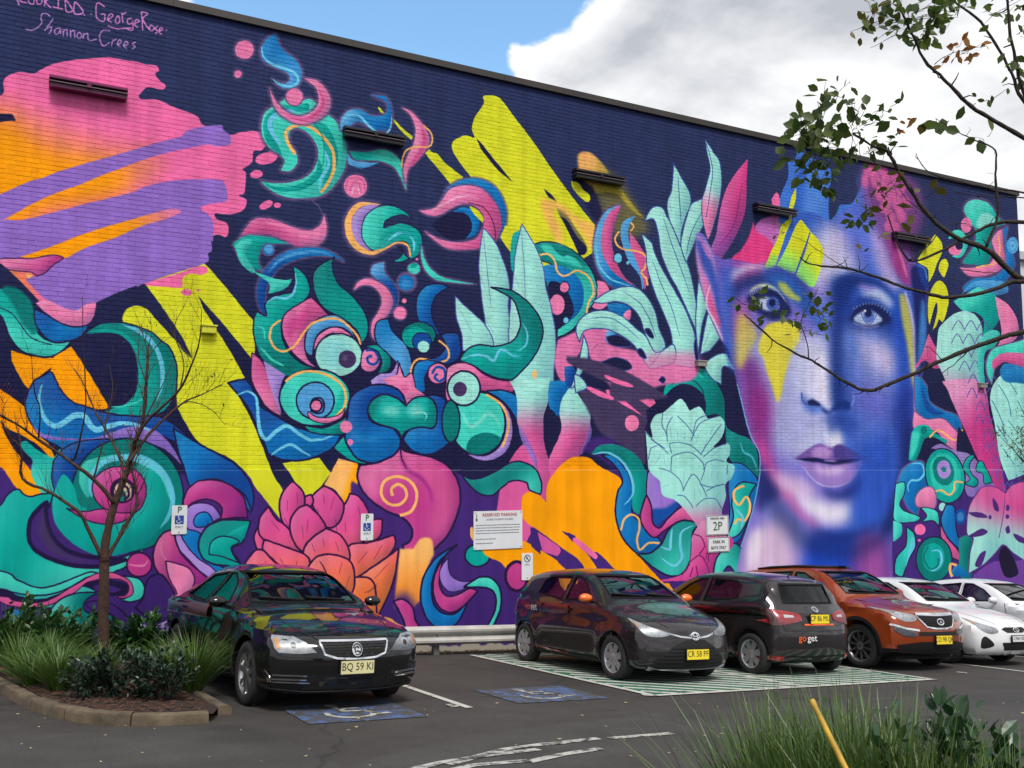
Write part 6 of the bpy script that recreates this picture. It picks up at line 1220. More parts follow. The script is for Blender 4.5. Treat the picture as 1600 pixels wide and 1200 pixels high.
def seat(parent, x, y, z=.42):
    mb = MB()
    for (x0, z0, x1, z1, w, th) in ((x-.25, z+.02, x+.25, z+.1, .50, .13), (x+.22, z+.12, x+.42, z+.62, .48, .11)):
        P = []
        d = np.array((x1-x0, z1-z0)); d = d/np.hypot(*d); nrm = np.array((-d[1], d[0]))*th
        for yy in (y-w/2, y+w/2): P += [(x0-nrm[0]/2, yy, z0-nrm[1]/2), (x1-nrm[0]/2, yy, z1-nrm[1]/2), (x1+nrm[0]/2, yy, z1+nrm[1]/2), (x0+nrm[0]/2, yy, z0+nrm[1]/2)]
        mb.add(P, [(0, 1, 2, 3), (7, 6, 5, 4), (0, 4, 5, 1), (1, 5, 6, 2), (2, 6, 7, 3), (3, 7, 4, 0)])
    mb.tube([(x+.44, y-.11, z+.76), (x+.44, y+.11, z+.76)], .075, 10); mb.build('seat', M_SEAT, parent, autos=30)
def mirror(parent, sh, x, z, sgn, m, m2=None):
    y = float(sh.proj([(x, z)], 'side', sgn)[0][0][1]); mb = MB(); V = []; F = []; n, k = 12, 8
    for i in range(k+1):
        t = i/k; yy = y+sgn*(.045+.19*t); sc = math.sin(math.pi*(.12+.80*t))**.55
        for j in range(n):
            a = 2*math.pi*j/n; V.append((x-.02+(.075*math.cos(a)*sc if math.cos(a) < 0 else .05*math.cos(a)*sc), yy, z+.055+.065*math.sin(a)*sc))
    for i in range(k):
        for j in range(n):
            q = (i*n+j, i*n+(j+1) % n, (i+1)*n+(j+1) % n, (i+1)*n+j); F.append(q if sgn < 0 else q[::-1])
    F += [tuple(range(n)), tuple(k*n+j for j in range(n))[::-1]]
    mb.add(V, F); e = mb.build('mirror', m, parent, autos=50)
    mb = MB(); mb.tube([(x+.01, y-sgn*.03, z-.01), (x, y+sgn*.07, z+.035)], .022, 8); mb.build('mirror_stalk', M_BLACKP, e)
def plate(parent, sh, mode, y, z, txt, m, w=.372, h=.13):
    P, G = sh.proj([(y, z)], mode); x = P[0][0]; sg = -1 if mode == 'front' else 1
    e = empty('number_plate', (x+sg*.03, y, z)); e.parent = parent
    mb = MB(); mb.box(min(0, sg*.006), -w/2, -h/2, max(0, sg*.006), w/2, h/2); mb.build('plate', m, e)
    mb = MB(); mb.box(min(-sg*.02, -sg*.001), -w/2-.012, -h/2-.012, max(-sg*.02, -sg*.001), w/2+.012, h/2+.012); mb.build('plate_frame', M_BLACKP, e)
    R_ = Matrix(((0, 0, sg, sg*.0075), (sg, 0, 0, 0), (0, 1, 0, 0), (0, 0, 0, 1)))
    if mode == 'front': R_ = Matrix(((0, 0, -1, -.0075), (-1, 0, 0, 0), (0, 1, 0, 0), (0, 0, 0, 1)))
    text('lettering', txt, h*.86, M_INK, e, R_ @ Matrix.Translation((0, h*.03, 0)), ext=.0006, sx=.84 if len(txt) > 7 else .95)
    return e
def side_text(parent, sh, x, z, parts, size, sgn):
    """lettering on the flank, read from outside"""
    P, G = sh.proj([(x, z)], 'side', sgn); n_ = Vector(G[0]); xa = Vector((-sgn, 0, 0)) if False else Vector((1 if sgn < 0 else -1, 0, 0)); xa = (xa-n_*xa.dot(n_)).normalized(); ya = n_.cross(xa); o = Vector(P[0])+n_*.004; off = 0
    for body, m in parts:
        M4 = Matrix(((xa.x, ya.x, n_.x, o.x+xa.x*off), (xa.y, ya.y, n_.y, o.y+xa.y*off), (xa.z, ya.z, n_.z, o.z+xa.z*off), (0, 0, 0, 1))); text('lettering', body, size, m, parent, M4, align='LEFT'); off += size*.60*len(body)*.93
def build_car(name, label, key, sp, X, Y, pm, wheel_m, flip=False, style='ten', plate_txt='', plate_m=None, yaw=0.0, detail=None):
    sh, me = body_mesh(key, sp); t = place_car(name, label, X, Y, sp, flip, yaw); me2 = me.copy(); me2.materials.clear(); me2.materials.append(pm); b = bpy.data.objects.new('body', me2); COL.objects.link(b); b.parent = t
    R = sp['R']; tw = sp['W']/2-.115
    for cx, _r in sh.arch:
        for s_ in (-1, 1):
            make_wheel(R, .20, sp['rim'], style, wheel_m, t, (cx, s_*tw, R), s_)
            n = 26; yy = s_*(sp['W']/2-.30)
            mb = MB(); mb.add([(cx+(R+.05)*math.cos(math.pi*k/n), yy, R+(R+.05)*math.sin(math.pi*k/n)) for k in range(n+1)]+[(cx+(R+.05), yy, .15), (cx-(R+.05), yy, .15)], [tuple(range(n+1))+(n+2, n+1)]); mb.build('wheel_well', M_DARK, t)
    mb = MB(); mb.box(.35, -sp['W']*.36, .17, sp['L']-.35, sp['W']*.36, .30); mb.build('underbody', M_DARK, t)
    for s_ in (-1, 1):
        for i, P in enumerate(sp['swin']):
            w_ = panel(sh, P, 'side', -.008, sp.get('gside', M_GLS), 'window', t, s_, .09); line_on(sh, P, 'side', .024, .004, M_SEAL, 'seal', w_, s_, closed=True)
        for D in sp['doors']:
            line_on(sh, D, 'side', .011, .0012, M_DARK, 'door_gap', t, s_, closed=False)
        for (hx, hz) in sp['handles']:
            line_on(sh, [(hx, hz), (hx+.17, hz+.008)], 'side', .030, .030, pm, 'door_handle', t, s_)
        mirror(t, sh, sp['mir'][0], sp['mir'][1], s_, sp.get('mirror_m') or pm)
        line_on(sh, [(sp['fo']+R+.10, .235), (sp['fo']+sp['wb']-R-.10, .235)], 'side', .05, .012, M_BLACKP, 'sill_trim', t, s_)
    w_ = panel(sh, sp['wscreen'], 'front', -.008, M_GLW, 'windscreen', t, 1, .10); line_on(sh, sp['wscreen'], 'front', .022, .004, M_SEAL, 'seal', w_, closed=True)
    w_ = panel(sh, sp['rscreen'], 'rear', -.008, sp.get('grear', M_GLS), 'rear_window', t, 1, .10); line_on(sh, sp['rscreen'], 'rear', .03, .004, M_SEAL, 'seal', w_, closed=True)
    for k in (0, 1):
        y0 = -.50+k*.55; zz = sp['wscreen'][0][1]+.02; line_on(sh, [(y0, zz), (y0+.50, zz+.03)], 'front', .011, .014, M_BLACKP, 'wiper', t)
    cb = sp['cabin']
    mb = MB(); mb.box(cb[0]+.12, -sp['W']*.40, .55, cb[0]+.52, sp['W']*.40, sp['wscreen'][0][1]-.06); mb.build('dashboard', M_SEAT, t)
    for y in (-.36, .36): seat(t, cb[0]+1.15, y); seat(t, cb[0]+1.98, y, .45)
    mb = MB(); n = 20; sx_ = cb[0]+.68; pts = [(sx_+.05*math.sin(2*math.pi*k/n), .36+.18*math.cos(2*math.pi*k/n), .82+.17*math.sin(2*math.pi*k/n)) for k in range(n+1)]; mb.tube(pts, .014, 6); mb.build('steering_wheel', M_BLACKP, t)
    mb = MB(); mb.box(cb[0]+.98, -.12, sp['wscreen'][2][1]-.14, cb[0]+1.0, .12, sp['wscreen'][2][1]-.08); mb.build('mirror_inside', M_BLACKP, t)
    if detail: detail(t, sh, sp, pm)
    return t
def lamp(t, sh, P, mode, m_base, name, cells=(), sgn=1, amber=None, rnd=1):
    """a lamp: bowl, bulbs and a clear lens"""
    e = panel(sh, P, mode, .002, m_base, name, t, sgn, .035, rnd=rnd)
    for (u, v, r) in cells:
        n = 14; c_ = panel(sh, [(u+r*math.cos(2*math.pi*k/n), v+r*math.sin(2*math.pi*k/n)) for k in range(n)], mode, .005, M_REFL, 'reflector', e, sgn, .03)
        panel(sh, [(u+r*.55*math.cos(2*math.pi*k/n), v+r*.55*math.sin(2*math.pi*k/n)) for k in range(n)], mode, .007, M_DARK if r > .05 else M_LAMPC, 'bulb', e, sgn, .03)
    if amber: panel(sh, amber, mode, .006, M_AMBER, 'indicator', e, sgn, .03)
    panel(sh, P, mode, .011, M_LENS, 'lens', e, sgn, .04, rnd=rnd, thick=.006)
    return e
def mirror_y(P): return [(-u, v) for u, v in P][::-1]
SECT = [(.78, .17), (.92, .24), (.985, .40), (1.0, .60), (.985, .78), (.945, .93)]
def sect(belt, rail, top, yr=.70, yt=.50): return SECT[:4]+[(.985, belt-.17), (.945, belt), (yr+.10, belt+(rail-belt)*.62), (yr, rail), (yt, top+.02), (.0, top+.06)]
def plan(L): return [(-.05, .0), (-.02, .55), (.06, .84), (.30, .955), (.8, .995), (1.6, 1.0), (L*.6, 1.0), (L-.9, .985), (L-.35, .93), (L-.08, .80), (L+.02, .50), (L+.03, .0)]
# ---- black sedan with an emblem in the grille
SEDAN = dict(L=4.89, W=1.80, H=1.476, fo=.93, wb=2.915, R=.335, rim=.225, kf=.36, kr=.26, flare=.030, crease=.84, crise=.16, side=[(.14, .19), (.05, .27), (.0, .42), (-.005, .56), (.03, .68), (.12, .765), (.45, .87), (.95, .955), (1.32, 1.005), (1.70, 1.20), (2.05, 1.375), (2.35, 1.445), (2.75, 1.476), (3.15, 1.458), (3.50, 1.385), (3.90, 1.215), (4.22, 1.085), (4.55, 1.065), (4.76, 1.05), (4.86, .95), (4.89, .70), (4.88, .45), (4.80, .28), (4.60, .19), (2.5, .18)],
 sect=sect(1.0, 1.36, 1.476, .62, .44), plan=plan(4.89), cabin=(1.30, 4.2), swin=[[(1.82, 1.035), (2.66, 1.015), (2.66, 1.365), (2.45, 1.36), (2.18, 1.26)], [(2.76, 1.015), (3.66, 1.055), (3.52, 1.20), (3.28, 1.32), (2.76, 1.368)]], doors=[[(1.62, 1.0), (1.58, .70), (1.62, .30), (2.68, .28), (2.72, 1.0), (2.71, 1.39)], [(2.72, .28), (3.40, .30), (3.55, .55), (3.72, .78), (3.74, 1.03)]], handles=[(2.44, .86), (3.42, .90)], mir=(1.78, .99), wscreen=[(-.66, 1.05), (.66, 1.05), (.54, 1.385), (-.54, 1.385)], ws_x=2.4, rscreen=[(-.58, 1.15), (.58, 1.15), (.46, 1.36), (-.46, 1.36)], rs_x=3.3, gside=M_GLS)
def sedan_detail(t, sh, sp, pm):
    HL = [(.42, .605), (.60, .592), (.78, .605), (.815, .65), (.825, .74), (.80, .77), (.62, .755), (.52, .70)]
    lamp(t, sh, HL, 'front', M_LAMPC, 'headlight', rnd=0, cells=[(.55, .645, .036), (.64, .675, .052), (.73, .68, .040)], amber=[(.765, .64), (.80, .645), (.81, .735), (.775, .74)]); lamp(t, sh, mirror_y(HL), 'front', M_LAMPC, 'headlight', rnd=0, cells=[(-.55, .645, .036), (-.64, .675, .052), (-.73, .68, .040)], amber=[(-.81, .735), (-.80, .645), (-.765, .64), (-.775, .74)])
    GR = [(-.34, .585), (-.22, .548), (.0, .535), (.22, .548), (.34, .585), (.385, .70), (.38, .715), (-.38, .715), (-.385, .70)]
    g_ = panel(sh, GR, 'front', .001, M_DARK, 'grille', t, 1, .05)
    for k in range(5): zz = .57+.028*k; q = .33+.012*k; line_on(sh, [(-q, zz), (q, zz)], 'front', .007, .006, M_BLACKP, 'slat', g_)
    line_on(sh, GR, 'front', .020, .012, M_CHROME, 'chrome_surround', g_, closed=True)
    n = 24; em = panel(sh, [(.058*math.cos(2*math.pi*k/n), .628+.066*math.sin(2*math.pi*k/n)) for k in range(n)], 'front', .016, M_CHROME, 'emblem', g_, 1, .03, thick=.012)
    line_on(sh, [(.045*math.cos(a), .628+.052*math.sin(a)) for a in np.linspace(.3, 5.2, 16)], 'front', .012, .020, M_INK, 'emblem_line', em); line_on(sh, [(-.03, .60), (.0, .615), (.02, .60), (.03, .64), (.0, .655), (-.02, .64)], 'front', .016, .020, M_INK, 'emblem_line', em)
    plate(t, sh, 'front', 0, .455, 'BQ 59 KI', M_PLC)
    panel(sh, [(-.52, .225), (.52, .225), (.56, .335), (-.56, .335)], 'front', .001, M_DARK, 'lower_intake', t, 1, .06)
    for s_ in (-1, 1):
        for z in (.345, .385): line_on(sh, [(s_*.50, z-.012), (s_*.82, z)], 'front', .012, .010, M_CHROME, 'bumper_strip', t)
        line_on(sh, [(s_*.46, .30), (s_*.83, .315), (s_*.86, .42)], 'front', .012, .006, M_CHROME if s_ > 0 else M_BLACKP, 'intake_trim', t)
        line_on(sh, [(s_*.40, .735), (s_*.52, .81), (s_*.60, .90), (s_*.66, .985)], 'front', .010, .003, M_DARK, 'bonnet_gap', t)
        line_on(sh, [(s_*.395, .70), (s_*.44, .60), (s_*.40, .54)], 'front', .007, .002, M_DARK, 'bumper_gap', t)
    line_on(sh, [(-.86, .245), (-.5, .205), (.5, .205), (.86, .245)], 'front', .02, .012, M_BLACKP, 'lip', t)
    for s_ in (-1, 1):
        TL = [(s_*.55, .78), (s_*.86, .80), (s_*.85, .98), (s_*.56, .97)]; lamp(t, sh, TL if s_ > 0 else TL[::-1], 'rear', M_REDL, 'tail_light')
M_P1 = paint('paint_black', (.0045, .0045, .0055), rough=.22); M_ALLOY = mat('alloy', (.55, .56, .58), rough=.28, metal=.9, noise=.1); M_ALLOYD = mat('alloy_grey', (.30, .31, .33), rough=.35, metal=.85, noise=.1); M_ALLOYC = mat('wheel_cover', (.42, .43, .45), rough=.34, metal=.6, noise=.1); M_ALLOYK = mat('alloy_dark', (.22, .22, .23), rough=.3, metal=.8)
SEDAN_X, SEDAN_Y, SEDAN_YAW = 3.27, 9.52, math.radians(-5.2)
build_car('black_sedan', 'black sedan parked nose out in the bay beside the garden bed', 'sedan', SEDAN, SEDAN_X, SEDAN_Y, M_P1, M_ALLOY, style='seven', detail=sedan_detail, yaw=SEDAN_YAW)
# ---- two dark grey hatchbacks of the same make
HATCH = dict(L=3.945, W=1.695, H=1.5, fo=.80, wb=2.51, R=.30, rim=.205, kf=.46, kr=.24, flare=.020, crease=.86, crise=.14, side=[(.13, .18), (.03, .25), (-.01, .38), (.0, .52), (.03, .66), (.10, .765), (.30, .865), (.62, .965), (.90, 1.04), (1.25, 1.22), (1.58, 1.385), (1.85, 1.465), (2.25, 1.50), (2.75, 1.49), (3.25, 1.445), (3.52, 1.40), (3.60, 1.36), (3.70, 1.16), (3.80, 1.00), (3.88, .90), (3.93, .72), (3.945, .52), (3.92, .34), (3.82, .22), (3.6, .18), (2.0, .17)],
 sect=sect(1.01, 1.39, 1.50, .68, .48), plan=plan(3.945), cabin=(.92, 3.62), swin=[[(1.42, 1.075), (2.10, 1.03), (2.12, 1.385), (1.95, 1.375), (1.72, 1.285)], [(2.21, 1.03), (2.98, 1.10), (2.97, 1.28), (2.82, 1.36), (2.20, 1.39)]], doors=[[(1.20, 1.03), (1.14, .72), (1.20, .28), (2.12, .26), (2.16, 1.02), (2.15, 1.41)], [(2.16, .26), (2.75, .28), (2.88, .50), (3.02, .74), (3.05, 1.09)]], handles=[(1.90, .89), (2.74, .93)], mir=(1.36, 1.03), wscreen=[(-.60, 1.10), (.60, 1.10), (.51, 1.405), (-.51, 1.405)], ws_x=1.95, rscreen=[(-.50, 1.06), (.50, 1.06), (.46, 1.33), (-.46, 1.33)], rs_x=3.2, grear=M_GLS)
M_MIRO = mat('orange_mirror', srgb(236, 106, 24), rough=.3, coat=.8)
def hatch_detail(plate_txt):
    def d(t, sh, sp, pm):
        HL = [(.36, .655), (.52, .62), (.66, .635), (.735, .70), (.765, .80), (.76, .845), (.70, .80), (.58, .735), (.46, .70)]
        for s_ in (-1, 1):
            P = HL if s_ > 0 else mirror_y(HL); lamp(t, sh, P, 'front', M_LAMPC, 'headlight', [(s_*.60, .675, .036), (s_*.675, .705, .036)], amber=[(s_*.715, .745), (s_*.745, .75), (s_*.752, .82), (s_*.735, .80)][::s_])
            line_on(sh, [(s_*.40, .668), (s_*.22, .625), (s_*.07, .612)], 'front', .022, .010, M_CHROME, 'chrome_wing', t)
        GR = [(-.16, .585), (.16, .585), (.34, .50), (.58, .335), (.62, .235), (.50, .205), (-.50, .205), (-.62, .235), (-.58, .335), (-.34, .50)]
        g_ = panel(sh, GR, 'front', .004, M_DARK, 'grille', t, 1, .05)
        for k in range(6):
            zz = .25+.045*k; q = float(np.interp(zz, [.235, .335, .50, .585], [.58, .54, .32, .14])); line_on(sh, [(-q, zz), (q, zz)], 'front', .012, .012, M_BLACKP, 'slat', g_)
        line_on(sh, [(-.66, .22), (-.5, .19), (.5, .19), (.66, .22)], 'front', .03, .022, M_ALLOYD, 'chin_strip', t)
        n = 24; line_on(sh, [(.068*math.cos(2*math.pi*k/n), .632+.047*math.sin(2*math.pi*k/n)) for k in range(n)], 'front', .013, .014, M_CHROME, 'emblem', g_, closed=True, step=.02); line_on(sh, [(.028*math.cos(2*math.pi*k/n), .632+.045*math.sin(2*math.pi*k/n)) for k in range(n)], 'front', .010, .016, M_CHROME, 'emblem_line', g_, closed=True, step=.02); line_on(sh, [(.05*math.cos(2*math.pi*k/n), .648+.02*math.sin(2*math.pi*k/n)) for k in range(n)], 'front', .010, .016, M_CHROME, 'emblem_line', g_, closed=True, step=.02)
        plate(t, sh, 'front', 0, .40, plate_txt, M_PLY)
        for s_ in (-1, 1):
            FG = [(s_*.655, .30), (s_*.76, .32), (s_*.775, .44), (s_*.70, .47)][::s_]; panel(sh, FG, 'front', .001, M_DARK, 'fog_recess', t, 1, .04, rnd=1)
            line_on(sh, [(s_*.36, .735), (s_*.52, .86), (s_*.60, .99)], 'front', .008, .002, M_DARK, 'bonnet_gap', t)
            TL = [(s_*.33, .815), (s_*.56, .765), (s_*.74, .745), (s_*.815, .84), (s_*.80, .965), (s_*.64, .955), (s_*.35, .90)][::s_]; e = lamp(t, sh, TL, 'rear', M_REDL, 'tail_light'); panel(sh, [(s_*.44, .855), (s_*.60, .85), (s_*.60, .895), (s_*.45, .885)][::s_], 'rear', .006, mat('clear_lens', (.7, .68, .68), rough=.15, coat=1), 'reversing_lamp', e, 1, .03)
            line_on(sh, [(s_*.62, .26), (s_*.80, .28)], 'rear', .05, .008, M_REDL if s_ < 0 else M_REDL, 'reflector', t)
            if plate_txt.startswith('CR'): side_text(t, sh, 3.34 if s_ > 0 else 3.10, .88, [('go', M_ORL), ('get', M_WHL)], .175, s_)
        TG = [(-.30, .74), (.30, .74), (.30, .905), (-.30, .905)]; panel(sh, TG, 'rear', .0015, pm, 'tailgate_panel', t, 1, .06)
        line_on(sh, [(-.62, .66), (.62, .66), (.66, .78)], 'rear', .008, .002, M_DARK, 'tailgate_gap', t); line_on(sh, [(-.62, .66), (-.66, .78)], 'rear', .008, .002, M_DARK, 'tailgate_gap', t)
        line_on(sh, [(-.30, .752), (.30, .752)], 'rear', .022, .014, M_ORL, 'web_address_strip', t); plate(t, sh, 'rear', 0, .835, plate_txt if plate_txt != 'CR 58 PF' else plate_txt, M_PLY)
        n = 22; P_, G_ = sh.proj([(0, .975)], 'rear')
        line_on(sh, [(.055*math.cos(2*math.pi*k/n), .965+.036*math.sin(2*math.pi*k/n)) for k in range(n)], 'rear', .011, .012, M_CHROME, 'emblem', t, closed=True, step=.02); line_on(sh, [(.024*math.cos(2*math.pi*k/n), .965+.034*math.sin(2*math.pi*k/n)) for k in range(n)], 'rear', .009, .013, M_CHROME, 'emblem_line', t, closed=True, step=.02)
        Pq, Gq = sh.proj([(-.42, .56)], 'rear'); nx = Vector(Gq[0]); ya = Vector((0, 1, 0)); ya = (ya-nx*ya.dot(nx)).normalized(); za = nx.cross(ya); o = Vector(Pq[0])+nx*.006; off = 0
        for body, m in (('go', M_ORL), ('get', M_WHL)):
            M4 = Matrix(((ya.x, za.x, nx.x, o.x+ya.x*off), (ya.y, za.y, nx.y, o.y+ya.y*off), (ya.z, za.z, nx.z, o.z+ya.z*off), (0, 0, 0, 1))); text('lettering', body, .135, m, t, M4, align='LEFT'); off += .135*.6*len(body)*.93
        panel(sh, [(-.60, .20), (.60, .20), (.62, .30), (-.62, .30)], 'rear', .003, M_BLACKP, 'rear_diffuser', t, 1, .06)
        mb = MB(); P_, G_ = sh.proj([(3.30, 0.0)], 'top'); mb.tube([tuple(P_[0]), (P_[0][0]+.10, 0, P_[0][2]+.09)], [.010, .005], 6); mb.build('aerial', M_BLACKP, t)
    return d
M_P2 = paint('paint_graphite', (.027, .0235, .026), metal=.5, rough=.32)
HATCH['mirror_m'] = M_MIRO
build_car('grey_hatchback', 'dark grey car share hatchback parked nose out on the green hatching', 'hatch', HATCH, 8.29, 10.12, M_P2, M_ALLOYC, style='cover', detail=hatch_detail('CR 58 PF'))
HATCH2 = dict(HATCH); HATCH2['mirror_m'] = M_P2
build_car('grey_hatchback', 'dark grey car share hatchback showing its tail, beside the orange car', 'hatch', HATCH2, 10.72, 10.20+3.945, M_P2, M_ALLOYC, flip=True, style='cover', detail=hatch_detail('CP 86 MU'))
# ---- orange sport utility
SUV = dict(L=4.44, W=1.855, H=1.635, fo=.88, wb=2.64, R=.352, rim=.245, kf=.36, kr=.22, flare=.034, crease=.98, crise=.10, side=[(.16, .24), (.05, .32), (.0, .50), (.0, .68), (.03, .82), (.10, .93), (.32, 1.00), (.75, 1.075), (1.10, 1.13), (1.45, 1.33), (1.80, 1.515), (2.10, 1.595), (2.55, 1.635), (3.1, 1.615), (3.7, 1.555), (4.05, 1.50), (4.14, 1.44), (4.26, 1.18), (4.36, 1.00), (4.42, .85), (4.44, .62), (4.40, .38), (4.28, .27), (4.0, .22), (2.2, .21)],
 sect=sect(1.10, 1.52, 1.635, .66, .46), plan=plan(4.44), cabin=(1.12, 4.1), swin=[[(1.68, 1.165), (2.46, 1.13), (2.48, 1.51), (2.28, 1.50), (2.02, 1.40)], [(2.57, 1.13), (3.32, 1.17), (3.34, 1.44), (3.2, 1.485), (2.57, 1.515)], [(3.46, 1.20), (3.78, 1.27), (3.80, 1.40), (3.48, 1.44)]], doors=[[(1.42, 1.12), (1.36, .80), (1.42, .38), (2.46, .36), (2.52, 1.11), (2.51, 1.54)], [(2.52, .36), (3.10, .38), (3.26, .62), (3.38, .84), (3.40, 1.15)]], handles=[(2.22, .98), (3.12, 1.02)], mir=(1.62, 1.13), wscreen=[(-.66, 1.18), (.66, 1.18), (.55, 1.535), (-.55, 1.535)], ws_x=2.2, rscreen=[(-.52, 1.22), (.52, 1.22), (.48, 1.42), (-.48, 1.42)], rs_x=3.7, gside=M_GLD)
def suv_detail(t, sh, sp, pm):
    HL = [(.47, .80), (.60, .775), (.70, .80), (.80, .87), (.845, .955), (.84, .985), (.72, .95), (.56, .90), (.45, .87)]
    for s_ in (-1, 1):
        lamp(t, sh, HL if s_ > 0 else mirror_y(HL), 'front', M_LAMPC, 'headlight', [(s_*.60, .84, .042), (s_*.70, .875, .045)], amber=[(s_*.77, .90), (s_*.81, .905), (s_*.825, .965), (s_*.79, .95)][::s_])
        FG = [(s_*.50, .55), (s_*.72, .57), (s_*.84, .66), (s_*.80, .69), (s_*.50, .615)][::s_]; lamp(t, sh, FG, 'front', M_LAMPC, 'fog_lamp', [(s_*.62, .605, .035), (s_*.70, .62, .035)]); line_on(sh, [(s_*.44, .645), (s_*.66, .675), (s_*.87, .735)], 'front', .030, .012, M_CHROME, 'chrome_brow', t)
        line_on(sh, [(s_*.44, .945), (s_*.58, 1.02), (s_*.66, 1.09)], 'front', .008, .002, M_DARK, 'bonnet_gap', t)
        lamp(t, sh, [(s_*.50, .95), (s_*.86, .96), (s_*.86, 1.08), (s_*.52, 1.06)][::s_], 'rear', M_REDL, 'tail_light')
        for cx, R in sh.arch: line_on(sh, [(cx+(R+.085)*math.cos(a), R+.01+(R+.085)*math.sin(a)) for a in np.linspace(-.25, math.pi+.25, 22)], 'side', .05, .010, M_BLACKP, 'arch_trim', t, s_)
        line_on(sh, [(sp['fo']+.46, .34), (sp['fo']+sp['wb']-.46, .34)], 'side', .10, .010, M_BLACKP, 'sill_cladding', t, s_)
        line_on(sh, [(1.9, 1.60), (2.6, 1.60), (3.6, 1.55)], 'side', .02, .03, M_BLACKP, 'roof_rail', t, s_)
    GR = [(-.30, .70), (-.12, .675), (.12, .675), (.30, .70), (.42, .83), (.43, .885), (.10, .875), (-.10, .875), (-.43, .885), (-.42, .83)]
    g_ = panel(sh, GR, 'front', .002, M_DARK, 'grille', t, 1, .05)
    for k in range(6):
        zz = .70+.03*k; q = float(np.interp(zz, [.70, .83, .885], [.28, .40, .41])); line_on(sh, [(-q, zz), (q, zz)], 'front', .009, .010, M_BLACKP, 'slat', g_)
    line_on(sh, GR, 'front', .022, .012, M_CHROME, 'chrome_surround', g_, closed=True); line_on(sh, [(-.43, .895), (.43, .895)], 'front', .03, .014, M_CHROME, 'chrome_bar', g_)
    n = 22; line_on(sh, [(.075*math.cos(2*math.pi*k/n), .775+.045*math.sin(2*math.pi*k/n)) for k in range(n)], 'front', .016, .016, M_CHROME, 'emblem', g_, closed=True, step=.02); line_on(sh, [(-.03, .75), (0, .79), (.03, .75)], 'front', .016, .018, M_CHROME, 'emblem_line', g_)
    panel(sh, [(-.74, .30), (.74, .30), (.80, .42), (.40, .47), (-.40, .47), (-.80, .42)], 'front', .006, M_BLACKP, 'lower_bumper', t, 1, .06); panel(sh, [(-.46, .56), (.46, .56), (.44, .625), (-.44, .625)], 'front', .003, M_DARK, 'intake', t, 1, .06)
    line_on(sh, [(-.86, .28), (-.5, .26), (.5, .26), (.86, .28)], 'front', .08, .012, M_BLACKP, 'skid_lip', t)
    plate(t, sh, 'front', -.02, .50, 'CO 98 QK', M_PLY)
M_P3 = paint('paint_orange', (.27, .043, .010), metal=.25, rough=.30, low=(.014, .014, .015), lowz=.36); SUV['mirror_m'] = M_P3
build_car('orange_suv', 'burnt orange sport utility parked nose out between the grey hatchback and the white cars', 'suv', SUV, 13.27, 10.08, M_P3, M_ALLOYK, style='kia', detail=suv_detail)
# ---- two white cars
COMPACT = dict(L=4.37, W=1.70, H=1.45, fo=.84, wb=2.57, R=.305, rim=.215, kf=.44, kr=.26, flare=.022, crease=.84, crise=.16, side=[(.12, .17), (.03, .25), (-.01, .38), (.0, .50), (.03, .62), (.10, .72), (.32, .82), (.70, .915), (1.08, .995), (1.45, 1.18), (1.80, 1.345), (2.05, 1.415), (2.45, 1.45), (2.9, 1.43), (3.3, 1.365), (3.7, 1.20), (3.98, 1.08), (4.20, 1.05), (4.30, .98), (4.36, .75), (4.37, .50), (4.32, .28), (4.1, .18), (2.2, .17)],
 sect=sect(.98, 1.34, 1.45, .66, .46), plan=plan(4.37), cabin=(1.06, 3.9), swin=[[(1.58, 1.03), (2.34, .995), (2.36, 1.345), (2.18, 1.34), (1.90, 1.235)], [(2.45, .995), (3.30, 1.06), (3.24, 1.17), (3.0, 1.29), (2.45, 1.35)]], doors=[[(1.36, .99), (1.30, .70), (1.36, .28), (2.36, .26), (2.40, .98), (2.39, 1.37)], [(2.40, .26), (3.05, .28), (3.20, .50), (3.34, .74), (3.36, 1.04)]], handles=[(2.12, .85), (3.04, .89)], mir=(1.54, .99), wscreen=[(-.60, 1.05), (.60, 1.05), (.51, 1.355), (-.51, 1.355)], ws_x=2.15, rscreen=[(-.50, 1.12), (.50, 1.12), (.44, 1.32), (-.44, 1.32)], rs_x=3.1, gside=M_GLD)
